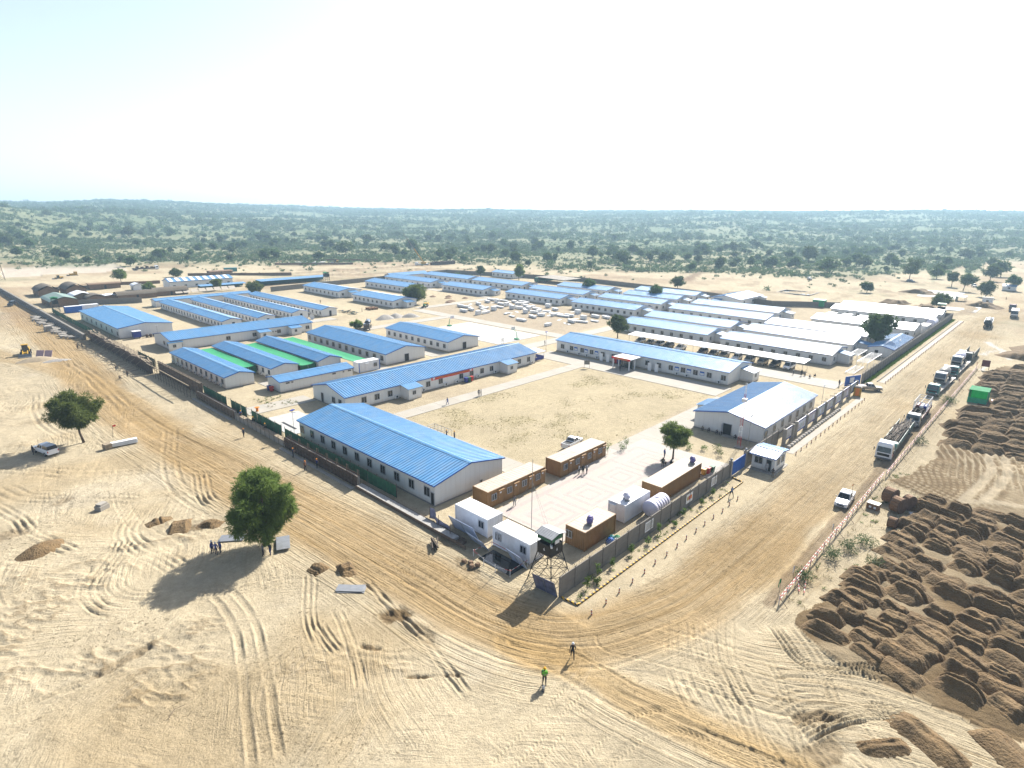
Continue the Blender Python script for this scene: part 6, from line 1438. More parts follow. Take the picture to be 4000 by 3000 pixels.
# cable drums, crate, scrap sheets
def drum(label, x, y, r, w, rot):
    t = thing('cable_drum', label, 'cable drum', (x, y, 0), rot, 'wooden cable drums')
    for s in (-1, 1): MB().lathe([(.12, s * w / 2 - .05), (r, s * w / 2 - .05), (r, s * w / 2 + .05), (.12, s * w / 2 + .05)], 20, 0, (0, 0, r), 'x').build('flange', MT['spooledge'], t)
    for i in range(16):
        a = 6.283 * i / 16; MB().box(-w / 2 + .06, w / 2 - .06, -.17 * r, .17 * r, -.04, .04).build('lagging_board', MT['spool'], t, (0, math.cos(a) * r * .93, r + math.sin(a) * r * .93), (a - math.pi / 2, 0, 0))
drum('wooden cable drum closest to the barrier fence', 95.2, 13.7, 1.15, 1.3, 1.3)
drum('wooden cable drum in the middle of the three standing together', 92.6, 12.2, 1.15, 1.2, 1.2)
drum('wooden cable drum behind the others, its round side showing', 94.6, 11.3, 1.1, .8, 1.1)
drum('small wooden cable drum standing apart, nearest the camera', 87.1, 11.7, .75, .9, 1.5)
t = thing('wooden_box', 'low wooden box beside the barrier fence near the drums', 'box', (91.3, 14.9, 0), -.1); MB().box(-.55, .55, -.75, .75, 0, .9).build('body', MT['spool'], t); MB().box(-.6, .6, -.8, .8, .9, .98).build('lid', MT['brownroof'], t); MB().box(-.57, -.55, -.5, -.2, .3, .6).box(-.57, -.55, .1, .4, .3, .6).build('label_sheet', MT['white'], t)
for i, (x, y, w, l, a, c, lb) in enumerate(((93.5, 10.0, 1.4, 1.6, .4, 'foam', 'white board lying beside the cable drums'), (94.6, 8.5, 1.6, 1.8, .8, 'brownroof', 'cream curved board lying beyond the cable drums'), (96.2, 8.3, 1.0, 1.4, .3, 'foam', 'small white board farthest from the cable drums'), (89.4, 9.5, .8, 1.9, -.1, 'foam', 'narrow white board lying nearest the camera by the drums'), (95.8, 10, 1.2, 1.6, 1, 'foam', 'white board lying between the drums and the tipped soil'))):
    tag(MB().box(-w / 2, w / 2, -l / 2, l / 2, 0, .06).build('scrap_board', MT[c], None, (x, y, .06), (.05 * i, .08, a)), lb, 'board')
tag(MB().lathe([(.02, 0), (.5, .03), (.6, .2), (.45, .4), (.02, .45)], 14).build('blue_tub', MT['bluedeep'], None, (92.2, 9.9, .05), 0, True), 'blue plastic bag lying on the boards by the cable drums', 'bag')
bpy.data.objects['blue_tub'].scale = (.7, 1.5, .8)
t = thing('netting_shelter', 'bright green netting shelter on a steel frame beside the soil heaps', 'shelter', (166.2, 11.2, 0))
for sx in (-2.2, 2.2):
    for sy in (-1.7, 1.7): MB().tube((sx, sy, 0), (sx, sy, 3.0), .06, 5).build('post', MT['steel'], t)
MB().box(-2.3, 2.3, -1.8, 1.8, 3.0, 3.05).build('roof_net', MT['greentarp'], t)
MB().box(-2.24, 2.24, -1.76, -1.72, .1, 3.0).box(-2.24, 2.24, 1.72, 1.76, .1, 3.0).box(2.2, 2.24, -1.7, 1.7, .1, 3.0).build('side_net', MT['greennet'], t); MB().box(-2.26, -2.22, -1.7, 1.7, .1, 1.3).build('front_net', MT['tealdk'], t)
t = thing('hand_cart', 'low red cart beside the green netting shelter', 'cart', (166.6, 8.2, 0), .2); MB().box(-.8, .8, -.7, .7, .6, .8).build('tray', MT['red'], t)
for s in (-.6, .6): MB().lathe([(.3, -.06), (.3, .06)], 12, 0, (0, s, .3), 'y').build('wheel', MT['tyre'], t)
t = thing('sign_board', 'dark maroon sign board on posts at the end of the barrier fence', 'sign', (203.6, 13.8, 0), -math.pi / 2); MB().box(-.9, .9, -.05, .05, 1.0, 2.8).build('board', MT['maroon'], t); MB().tube((-.8, 0, 0), (-.8, 0, 2.8), .05).tube((.8, 0, 0), (.8, 0, 2.8), .05).build('legs', MT['rust'], t)
t = thing('portable_toilet', 'yellow-brown portable toilet beside the gate pickup', 'toilet', (151.6, 32.2, 0), .15); MB().box(-.75, .75, -.75, .75, .05, 2.1).build('cabin', MT['yellow'], t); MB().tap(-.8, .8, -.8, .8, 2.1, -.5, .5, -.5, .5, 2.35).build('roof', MT['concrete'], t); MB().box(-.78, -.75, -.4, .4, .15, 1.95).build('door', MT['orange'], t)
# ------------------------------------------------------------------ vehicles (front towards local -X, origin on the ground at the middle)
def wheel_mesh(r, w):
    mb = MB(); mb.lathe([(r * .62, -w / 2), (r * .96, -w / 2), (r, -w * .3), (r, w * .3), (r * .96, w / 2), (r * .62, w / 2)], 16, 0, (0, 0, 0), 'y')
    return mb.mesh('tyre', MT['tyre'])
def rim_mesh(r, w): return MB().lathe([(r * .2, -w / 2 - .01), (r * .6, -w / 2 - .01), (r * .62, -w * .3), (r * .62, w * .3), (r * .6, w / 2 + .01), (r * .2, w / 2 + .01)], 12, 0, (0, 0, 0), 'y').mesh('rim', MT['steel'])
def wheels(t, xs, tr, r, w):
    for x in xs:
        for s in (-1, 1):
            o = put(cached(('tyre', r, w), lambda: wheel_mesh(r, w)), 'wheel', t, (x, s * tr, r)); put(cached(('rim', r, w), lambda: rim_mesh(r, w)), 'rim', o)
def loft(secs, m=0):
    """secs: list of (x, [(y,z)...]) half profiles mirrored to a closed hull"""
    mb = MB(); rings = []
    for x, pr in secs:
        full = [(x, y, z) for y, z in pr] + [(x, -y, z) for y, z in reversed(pr)]
        rings.append(full)
    n = len(rings[0]); vs = [p for r in rings for p in r]; fs = []
    for k in range(len(rings) - 1):
        for i in range(n): j = (i + 1) % n; fs.append((k * n + i, k * n + j, k * n + n + j, k * n + n + i))
    fs += [tuple(range(n - 1, -1, -1)), tuple(range((len(rings) - 1) * n, len(rings) * n))]
    return mb.add(vs, fs, m)
def car(label, x, y, rot, kind='pickup', col='carwhite', cargo=None, group=None, z=0, name=None):
    t = thing(name or kind + '_vehicle', label, {'pickup': 'pickup', 'suv': 'car', 'van': 'van'}[kind], (x, y, z), rot, group)
    hw = .9
    def sec(x, zt, w=hw, zb=.38): return (x, [(w - .12, zb), (w, zb + .12), (w, zt - .18), (w - .06, zt - .03), (w - .2, zt)])
    def body():
        if kind == 'pickup': S = [sec(-2.62, .78, .74), sec(-2.5, .98, .84), sec(-1.35, 1.12), sec(-1.2, 1.14), sec(.75, 1.14), sec(2.5, 1.12), sec(2.6, 1.06, .88)]
        elif kind == 'suv': S = [sec(-2.4, .8, .76), sec(-2.25, 1.0, .86), sec(-1.15, 1.12), sec(2.2, 1.14), sec(2.35, 1.0, .86)]
        else: S = [sec(-2.45, .85, .78), sec(-2.3, 1.1, .86), sec(2.3, 1.15), sec(2.4, 1.1, .88)]
        mb = loft(S)
        if kind == 'pickup': mb.box(.82, 2.55, -.86, -.78, 1.12, 1.2).box(.82, 2.55, .78, .86, 1.12, 1.2).box(2.5, 2.58, -.77, .77, 1.1, 1.2)
        return mb.mesh('body', MT[col])
    put(cached(('cb', kind, col), body), 'body', t)
    X0, X1, X2, X3, zt = {'pickup': (-1.15, -.45, .55, .8, 1.78), 'suv': (-1.05, -.3, 1.85, 2.25, 1.82), 'van': (-2.0, -1.2, 2.1, 2.35, 2.05)}[kind]
    def cabin(): return MB().tap(X0, X3, -.84, .84, 1.1, X1, X2, -.66, .66, zt).tap(X1 - .02, X2 + .02, -.67, .67, zt, X1 + .1, X2 - .1, -.56, .56, zt + .05).mesh('cabin', MT[col])
    c = put(cached(('cc', kind, col), cabin), 'cabin', t)
    f = lambda u, z: u  # side glass follows the taper
    def glass_side():
        mb = MB()
        for s in (-1, 1):
            za, zb = 1.2, zt - .08; ya = .84 - (.18) * (za - 1.1) / (zt - 1.1) + .012; yb = .84 - .18 * (zb - 1.1) / (zt - 1.1) + .012
            xa0, xa1 = X0 + (X1 - X0) * .22 + .12, X3 + (X2 - X3) * .22 - .08; xb0, xb1 = X1 + .05, X2 - .06; xm = (xb0 + xb1) / 2
            for p, q, r_, s_ in ((xa0, xm - .05, xb0, xm - .05), (xm + .05, xa1, xm + .05, xb1)):
                mb.add([(p, s * ya, za), (q, s * ya, za), (s_, s * yb, zb), (r_, s * yb, zb)], [(0, 1, 2, 3)])
        return mb.mesh('side_glass', MT['glass'])
    put(cached(('cgs', kind), glass_side), 'side_glass', c)
    def wind():
        g = lambda t_: (X0 + (X1 - X0) * t_ - .014, .84 - .18 * t_ - .06, 1.1 + (zt - 1.1) * t_ + .01)
        a, b = g(.1), g(.9); return MB().add([(a[0], -a[1], a[2]), (a[0], a[1], a[2]), (b[0], b[1], b[2]), (b[0], -b[1], b[2])], [(0, 1, 2, 3)]).mesh('windscreen', MT['glass'])
    put(cached(('cgw', kind), wind), 'windscreen', c)
    def rear():
        g = lambda t_: (X3 + (X2 - X3) * t_ + .014, .84 - .18 * t_ - .08, 1.1 + (zt - 1.1) * t_)
        a, b = g(.25), g(.88); return MB().add([(a[0], -a[1], a[2]), (a[0], a[1], a[2]), (b[0], b[1], b[2]), (b[0], -b[1], b[2])], [(0, 1, 2, 3)]).mesh('rear_glass', MT['glass'])
    put(cached(('cgr', kind), rear), 'rear_glass', c)
    fx = {'pickup': -2.62, 'suv': -2.4, 'van': -2.45}[kind]; rx = -fx
    put(cached(('cg', kind), lambda: MB().box(fx - .03, fx + .1, -.45, .45, .58, .78).mesh('grille', MT['black'])), 'grille', t)
    put(cached(('cbm', kind), lambda: MB().box(fx - .08, fx + .1, -.8, .8, .34, .52).mesh('bumper', MT['cargrey'])), 'bumper', t)
    for s in (-1, 1): put(cached(('chl', kind), lambda: MB().box(-.03, .06, -.14, .14, -.07, .07).mesh('headlight', MT['lamp'])), 'headlight', t, (fx + .05, s * .62, .78)); put(cached('ctl', lambda: MB().box(-.03, .03, -.07, .07, -.15, .15).mesh('tail_light', MT['red'])), 'tail_light', t, (rx - .02 if kind != 'pickup' else 2.6, s * .78, .9)); put(cached('cmr', lambda: MB().box(-.05, .05, -.1, .1, -.07, .07).mesh('mirror', MT['black'])), 'mirror', t, (X0 + .25, s * .98, 1.22))
    if kind == 'pickup':
        put(cached('cbed', lambda: MB().box(.9, 2.48, -.74, .74, 1.128, 1.15).mesh('load_bed', MT['black'])), 'load_bed', t)
        put(cached('crb', lambda: MB().tube((.95, -.74, 1.15), (.95, -.68, 1.72), .035, 5).tube((.95, .74, 1.15), (.95, .68, 1.72), .035, 5).tube((.95, -.68, 1.72), (.95, .68, 1.72), .035, 5).mesh('roll_bar', MT['black'])), 'roll_bar', t)
    wheels(t, (fx + .95, rx - .95), .8, .37, .24)
    return t
car('white pickup driving on the sandy road with an orange flag', 90.3, 18.4, .05, 'pickup', 'carwhite')
flagp = thing('pickup_flag', 'small orange flag on a rod behind the road pickup', 'flag', (92.6, 18.1, 1.1)); MB().tube((0, 0, 0), (0, 0, 1.3), .02, 4).build('rod', MT['black'], flagp); MB().add([(0, 0, 1.3), (-.55, .05, 1.15), (0, 0, .95), (0, .02, 1.3), (-.55, .07, 1.15), (0, .02, .95)], [(0, 1, 2), (5, 4, 3)]).build('pennant', MT['orange'], flagp)
car('champagne pickup parked across the gate by the poster wall', 158.6, 31.3, math.pi / 2 + .55, 'pickup', 'cargold')
car('white pickup half hidden behind the second brown container', 80.0, 60.2, .15 + math.pi, 'pickup', 'carwhite')
tc_ = car('white pickup with a dark canopy parked in the left tree shade', 14.2, 122.2, math.pi * .5 + .25 + math.pi, 'pickup', 'carwhite', name='canopy_pickup')
MB().tap(.85, 2.5, -.8, .8, 1.16, .9, 2.4, -.7, .7, 1.8).build('canopy', MT['carblack'], tc_)
car('dark car parked in the sand at the far left', 38, 331, 1.1, 'suv', 'carblack')
car('dark car on the sandy track beyond the pond', 420, 128, .6, 'suv', 'carblack')
car('dark car in the shade of the largest tree at the upper right', 456, 78, 1.2, 'suv', 'carblack')
car('grey jeep between the village sheds', 70.5, 331, 1.4, 'suv', 'cargrey')
car('dark vehicle parked under the slanting trees by the far cabin', 455, 45, .4, 'suv', 'cargrey')
for i, (y, k, c, lb) in enumerate([(99.3, 'suv', 'silver', 'silver'), (95.6, 'pickup', 'cargold', 'champagne'), (92.4, 'suv', 'silver', 'silver'), (89.2, 'suv', 'carblack', 'black'), (85.1, 'pickup', 'carwhite', 'white'), (77.8, 'suv', 'carblack', 'black'), (74.4, 'pickup', 'cargrey', 'grey'), (71.2, 'pickup', 'cargold', 'champagne'), (67.2, 'suv', 'carwhite', 'white'), (63.5, 'van', 'silver', 'silver'), (59.8, 'van', 'cargold', 'champagne'), (56.4, 'suv', 'carblack', 'black'), (52.6, 'van', 'carwhite', 'white')]):
    car('%s vehicle under the car port, %s from its far end' % (lb, ordn(i)), 166.2, y, random.uniform(-.06, .06), k, c, group='vehicles under the car port')

def truck(label, x, y, rot, cabcol='carwhite', body='flat', bodycol='tealdk', L=11., group=None, name='lorry', cat='truck', W=2.4, cabL=2.2, H=3.0):
    t = thing(name, label, cat, (x, y, 0), rot, group); hw = W / 2; x0 = -L / 2
    MB().box(x0 + .3, L / 2, -.45, .45, .7, .95).build('chassis', MT['black'], t)
    c = MB().tap(x0 + .05, x0 + cabL, -hw, hw, .65, x0, x0 + cabL, -hw, hw, 1.55).tap(x0, x0 + cabL, -hw, hw, 1.55, x0 + .28, x0 + cabL, -hw + .08, hw - .08, H - .25).tap(x0 + .28, x0 + cabL, -hw + .08, hw - .08, H - .25, x0 + .6, x0 + cabL - .1, -hw + .25, hw - .25, H).build('cab', MT[cabcol], t)
    MB().add([(x0 + .02 + .02, -hw + .16, 1.62), (x0 + .04, hw - .16, 1.62), (x0 + .225, hw - .2, 2.55), (x0 + .225, -hw + .2, 2.55)], [(0, 3, 2, 1)]).build('windscreen', MT['glass'], c, (-.045, 0, 0))
    for s in (-1, 1):
        MB().add([(x0 + .35, s * (hw + .01), 1.65), (x0 + cabL * .7, s * (hw + .01), 1.65), (x0 + cabL * .7, s * (hw - .06), 2.5), (x0 + .5, s * (hw - .06), 2.5)], [(0, 1, 2, 3)]).build('side_window', MT['glass'], c, (0, s * .012, 0))
        MB().box(-.08, .08, -.06, .06, -.3, .3).build('mirror', MT['black'], t, (x0 - .1, s * (hw + .25), 2.1)); MB().box(-.05, .05, -.18, .18, -.1, .1).build('headlight', MT['lamp'], t, (x0 - .0, s * (hw - .35), .9))
    MB().box(x0 - .08, x0 + .2, -hw, hw, .42, .72).build('bumper', MT['cargrey'], t); MB().box(x0 - .04, x0 + .08, -hw + .3, hw - .3, 1.0, 1.45).build('grille', MT['black'], c)
    b0, b1 = x0 + cabL + .25, L / 2
    if body in ('flat', 'poles', 'cage', 'tip'):
        MB().box(b0, b1, -hw, hw, .98, 1.12).build('load_floor', MT['wood'], t)
        hh = {'flat': .5, 'poles': .9, 'cage': .7, 'tip': 1.5}[body]
        for s in (-1, 1):
            MB().box(b0, b1, s * hw - .03, s * hw + .03, 1.12, 1.12 + hh).build('side_board', MT[bodycol], t)
            for k in range(5): MB().box(-.05, .05, -.05, .05, 0, hh + .15).build('stake', MT['steel'], t, (b0 + .1 + (b1 - b0 - .2) * k / 4, s * (hw + .05), 1.0))
        MB().box(b0, b0 + .06, -hw + .04, hw - .04, 1.12, 1.12 + hh + .35).build('headboard', MT[bodycol], t)
    wheels(t, (x0 + 1.1, L / 2 - 1.2, L / 2 - 2.5), hw - .2, .5, .34)
    return t, b0, b1, hw
def load_poles(t, b0, b1, hw, n, z, L=5):
    m = MB().tube((0, 0, 0), (0, L, 0), .07, 5).mesh('pole', MT['poles']); m2 = MB().tube((-L / 2, 0, 0), (L / 2, 0, 0), .07, 5).mesh('pole', MT['poles'])
    for k in range(n): put(m2, 'pole_load', t, (random.uniform(b0 + L / 2 + .2, b1 - L / 2 + .6), random.uniform(-hw + .15, hw - .15), z + .12 * (k // 9) + random.uniform(0, .05)), (0, random.uniform(-.04, .04), random.uniform(-.12, .12)))
tA, b0, b1, hw = truck('white-cabbed lorry loaded with dark poles at the head of the convoy', 122.2, 18.6, .03, 'carwhite', 'poles', 'tealdk', 21, H=3.2); load_poles(tA, b0, b1, hw, 54, 2.0, 6)
MB().box(b0 + .4, b0 + 1.4, -1.3, 1.3, 2.1, 2.7).build('toolbox', MT['teal'], tA)
tB, b0, b1, hw = truck('silver-bonnet truck with a white cage of poles, second in the convoy', 142, 18.5, .02, 'silver', 'cage', 'maroon', 14, H=2.6); load_poles(tB, b0, b1, hw, 26, 1.6, 5)
MB().tap(-7 - 1.3, -7, -.9, .9, .7, -7 - 1.2, -7, -.75, .75, 1.5).build('bonnet', MT['silver'], tB)
cg = MB()
for xx in (0, 2.2, 4.4, 6.6):
    for s in (-1.15, 1.15): cg.tube((xx, s, 1.1), (xx, s, 3.6), .05, 4)
    cg.tube((xx, -1.15, 3.6), (xx, 1.15, 3.6), .05, 4)
for s in (-1.15, 0, 1.15): cg.tube((0, s, 3.6), (6.6, s, 3.6), .05, 4)
for s in (-1.15, 1.15): cg.tube((0, s, 2.4), (6.6, s, 2.4), .04, 4).tube((0, s, 1.2), (2.2, s, 3.6), .04, 4).tube((4.4, s, 3.6), (6.6, s, 1.2), .04, 4)
cg.build('cage', MT['white'], tB, (.2, 0, 0))
for s in (-.7, 0, .7): MB().lathe([(.02, -1.2), (.35, -1.1), (.35, 1.1), (.02, 1.2)], 10, 0, (0, 0, 0), 'x').build('wrapped_bundle', MT[random.choice(['bluedeep', 'maroon', 'white'])], tB, (3.4, s, 2.1))
def mixer(label, x, y, z, rot, drum, cab, group):
    t = thing('cement_mixer', label, 'mixer truck', (x, y, z), rot, group); x0 = -4.4
    MB().box(x0, 4.3, -.45, .45, .7, .95).build('chassis', MT['black'], t)
    c = MB().tap(x0 + .05, x0 + 2.1, -1.2, 1.2, .6, x0, x0 + 2.1, -1.2, 1.2, 1.55).tap(x0, x0 + 2.1, -1.2, 1.2, 1.55, x0 + .25, x0 + 2.1, -1.1, 1.1, 2.85).build('cab', MT[cab], t)
    MB().add([(x0 + .0, -1.05, 1.62), (x0 + .0, 1.05, 1.62), (x0 + .2, 1.0, 2.6), (x0 + .2, -1.0, 2.6)], [(0, 3, 2, 1)]).build('windscreen', MT['glass'], c, (-.02, 0, 0)); MB().box(x0 - .06, x0 + .05, -1.0, 1.0, .85, 1.4).build('grille', MT['black'], c); MB().box(x0 - .1, x0 + .2, -1.2, 1.2, .45, .75).build('bumper', MT['cargrey'], t)
    for s in (-1, 1): MB().add([(x0 + .35, s * 1.21, 1.65), (x0 + 1.5, s * 1.21, 1.65), (x0 + 1.5, s * 1.13, 2.55), (x0 + .45, s * 1.13, 2.55)], [(0, 1, 2, 3)]).build('side_window', MT['glass'], c, (0, s * .015, 0)); MB().box(-.08, .08, -.05, .05, -.3, .3).build('mirror', MT['black'], t, (x0 - .1, s * 1.4, 2.1))
    d = MB().lathe([(.3, -2.6), (.85, -2.4), (1.15, -1.2), (1.2, 0), (1.05, 1.2), (.7, 2.4), (.45, 2.9), (.3, 2.9)], 18, 0, (0, 0, 0), 'x').build('drum', MT[drum], t, (.75, 0, 2.35), 0, True); d.rotation_euler = (0, -.16, 0)
    MB().tap(3.0, 3.6, -.6, .6, 2.9, 2.8, 4.0, -.8, .8, 3.4).build('hopper', MT[cab], t); MB().box(-1.9, -1.6, -.9, .9, 1, 1.9).box(3.3, 3.6, -.7, .7, 1, 2.6).build('drum_support', MT['black'], t)
    wheels(t, (x0 + 1.2, 2.2, 3.5), 1.0, .5, .34)
def lowloader(label, x, y, rot, cab, L=17, group='low loaders in the convoy'):
    t, b0, b1, hw = truck(label, x, y, rot, cab, 'none', 'tealdk', L, group, 'low_loader', H=2.7)
    MB().box(b0, b1, -1.25, 1.25, .85, 1.0).build('deck', MT['concrete'], t); MB().box(b1 - .1, b1 + 1.2, -1.2, -.5, .3, .95).box(b1 - .1, b1 + 1.2, .5, 1.2, .3, .95).build('ramp', MT['steel'], t)
lowloader('turquoise low loader carrying the grey-drum mixer', 173, 19.3, -.03, 'teal', 19)
mixer('cement mixer with a grey drum on the turquoise low loader', 177, 19.6, 1.0, -.03, 'mixgrey', 'silver', 'cement mixers in the convoy')
lowloader('green low loader carrying the white-drum mixer', 197.5, 19.0, -.02, 'teal', 19)
mixer('cement mixer with a white drum on the green low loader', 201.5, 19.6, 1.0, -.02, 'lilac', 'silver', 'cement mixers in the convoy')
tE, b0, b1, hw = truck('dark olive truck with a high tailboard at the back of the convoy', 217.5, 18.8, 0, 'olive', 'tip', 'olive', 15, H=2.9)
tT = thing('tanker_truck', 'black tanker truck with a white stripe on the open sand', 'tanker', (290, 21.8, 0), .05)
MB().lathe([(.02, -5), (1.15, -4.8), (1.25, -4), (1.25, 4), (1.15, 4.8), (.02, 5)], 18, 0, (0, 0, 2.1), 'x').build('tank', MT['black'], tT, (-1.5, 0, 0), 0, True); MB().box(-6.6, 3.6, -1.27, -1.2, 2.3, 2.6).box(-6.6, 3.6, 1.2, 1.27, 2.3, 2.6).build('stripe', MT['white'], tT)
MB().box(4, 6.4, -1.2, 1.2, .7, 2.7).build('cab', MT['carwhite'], tT); MB().box(-6.6, 6.3, -.5, .5, .6, .9).build('chassis', MT['black'], tT)
for k in (-4, -1.5, 1): MB().lathe([(.4, 3.3), (.4, 3.5), (.02, 3.5)], 10, 0, (k, 0, 0)).build('hatch', MT['steel'], tT)
wheels(tT, (-5, -3.8, 4.9), 1.0, .5, .34)
truck('maroon tipper truck on the far right road', 352, 19.2, .05, 'maroon', 'tip', 'maroon', 9, H=2.9)
tb = thing('minibus', 'white-roofed dark coach ahead of the maroon tipper on the far road', 'bus', (328, 16.8, 0), .05)
MB().box(-5, 5, -1.25, 1.25, .45, 1.7).build('body', MT['cargrey'], tb); MB().tap(-5, 5, -1.25, 1.25, 1.7, -4.7, 4.9, -1.15, 1.15, 2.9).build('upper_body', MT['glass'], tb); MB().box(-4.6, 4.8, -1.2, 1.2, 2.9, 3.1).box(-5.02, -4.9, -1.2, 1.2, 1.2, 1.7).build('roof', MT['white'], tb); wheels(tb, (-3.4, 3.2), 1.1, .5, .34)
# earth-moving machines
def loader(label, x, y, rot, s=1.0, cat='loader', name='wheel_loader'):
    t = thing(name, label, cat, (x, y, 0), rot); t.scale = (s,) * 3
    MB().tap(.3, 3.0, -.9, .9, 1.0, .4, 2.8, -.8, .8, 2.1).build('engine_hood', MT['yellow'], t)
    c = MB().tap(-1.0, .3, -.75, .75, 1.2, -.85, .25, -.65, .65, 3.1).build('cab', MT['glass'], t); MB().box(-1.05, .4, -.8, .8, 3.1, 3.25).build('cab_roof', MT['yellow'], c)
    MB().box(-2.6, 2.6, -.5, .5, .75, 1.2).build('chassis', MT['yellow'], t)
    for q in (-.55, .55): MB().tube((-1.6, q, 1.6), (-3.5, q, .7), .14, 6).build('lift_arm', MT['yellow'], t)
    MB().prism([(-3.5, .9), (-3.6, .25), (-4.4, .1), (-4.5, .25), (-3.8, .5), (-3.7, 1.1)], -1.45, 1.45).build('bucket', MT['cargrey'], t)
    wheels(t, (-1.8, 1.7), .95, .75, .5)
    return t
loader('yellow wheel loader with a dark cab beside the sieve screen', 25.2, 213, 1.0 + math.pi / 2 - 1.2)
loader('small brown loader on the left of the pale pad', 74.5, 439, .3, .8)
loader('brown loader near the unfinished far walls', 262, 446, .2, .9)
t = thing('bulldozer', 'brown bulldozer beside the pale levelled pad', 'bulldozer', (84.5, 452, 0), .2)
for s in (-1.1, 1.1): MB().prism([(-2, .1), (-2.3, .5), (-1.9, 1.0), (1.9, 1.0), (2.3, .5), (2, .1)], s - .25, s + .25).build('track', MT['black'], t)
MB().box(-2.2, .4, -.7, .7, .9, 2.0).build('hood', MT['yellow'], t); MB().box(.4, 1.8, -.8, .8, .9, 3.0).build('cab', MT['yellow'], t); MB().box(-3.2, -2.9, -1.8, 1.8, .1, 1.3).build('blade', MT['rust'], t)
tF, b0, b1, hw = truck('dusty flatbed lorry with machinery beside the pale pad', 129.5, 470.5, math.pi - .05, 'carwhite', 'flat', 'rust', 16)
for k in range(4): MB().box(-.8, .8, -.9, .9, 0, 1.3 + .4 * (k % 2)).build('machine_load', MT['rust'], tF, (b0 + 1.5 + k * 3, 0, 1.12))
# crane lorry with a raised boom
t = thing('mobile_crane', 'mobile crane with a long raised yellow boom behind the camp', 'crane', (297, 377, 0), math.pi * .98)
MB().box(-6, 6, -1.2, 1.2, .8, 1.3).build('chassis', MT['cargrey'], t); MB().box(4.2, 6.2, -1.2, 1.2, .8, 2.9).build('cab', MT['carwhite'], t); MB().box(-3, .5, -1.2, 1.2, 1.4, 2.8).build('turret', MT['yellow'], t)
MB().hexa([(-2.2, -.35, 2.2), (-1.4, -.35, 2.0), (-1.4, .35, 2.0), (-2.2, .35, 2.2), (7, -.3, 13.5), (7.6, -.3, 13.2), (7.6, .3, 13.2), (7, .3, 13.5)]).build('boom_base', MT['yellow'], t)
MB().hexa([(7, -.22, 13.4), (7.5, -.22, 13.2), (7.5, .22, 13.2), (7, .22, 13.4), (16.5, -.15, 25.6), (16.8, -.15, 25.4), (16.8, .15, 25.4), (16.5, .15, 25.6)]).build('boom_tip', MT['cargrey'], t)
wheels(t, (-4.6, -3.3, 2.6, 5), 1.0, .55, .35)
t = thing('stacked_trailers', 'long dark stack of steel frames behind the mobile crane', 'steel stack', (316, 375, 0), -.1)
for k in range(12): MB().box(-11 + k * 1.9, -9.3 + k * 1.9, -1.3, 1.3, 0, 2.2 + .3 * (k % 3)).build('frame_bundle', MT['rust'], t)
tk = thing('black_tanker', 'black water tanker parked beside the round bush in the camp', 'tanker', (117.2, 181, 0), .9)
MB().lathe([(.02, -2.4), (1.05, -2.3), (1.1, -1.8), (1.1, 1.8), (1.05, 2.3), (.02, 2.4)], 16, 0, (0, 0, 2.0), 'x').build('tank', MT['carblack'], tk, (1.2, 0, 0), 0, True); MB().box(-4, -2, -1.1, 1.1, .6, 2.4).build('cab', MT['carblack'], tk); MB().box(-3.8, 3.6, -.4, .4, .6, .9).build('chassis', MT['black'], tk); MB().tube((-1.4, 0, 2), (-1.8, 0, 3.8), .09).tube((-1.8, 0, 3.8), (-1.0, 0, 4.1), .07).build('hose_arm', MT['black'], tk); wheels(tk, (-3, 1.8, 2.9), .95, .5, .32)
tr = thing('tractor', 'green and yellow tractor parked under the broad tree', 'tractor', (163.5, 206.5, 0), .7)
MB().box(-2.2, .2, -.4, .4, .9, 1.6).build('hood', MT['green'], tr); MB().box(.2, 1.5, -.6, .6, .9, 1.5).box(1.6, 4.6, -.9, .9, .8, 1.6).build('trailer_body', MT['yellow'], tr); MB().tube((.3, -.5, 1.5), (.3, -.5, 2.5), .05).tube((.3, .5, 1.5), (.3, .5, 2.5), .05).box(.1, 1.5, -.7, .7, 2.5, 2.58).build('canopy', MT['green'], tr); wheels(tr, (1.0,), .8, .75, .4); wheels(tr, (-1.6, 3.6), .7, .42, .25)
tg = truck('green truck parked before the brown workshop shed', 276.3, 236.3, -.8, 'green', 'flat', 'green', 8)
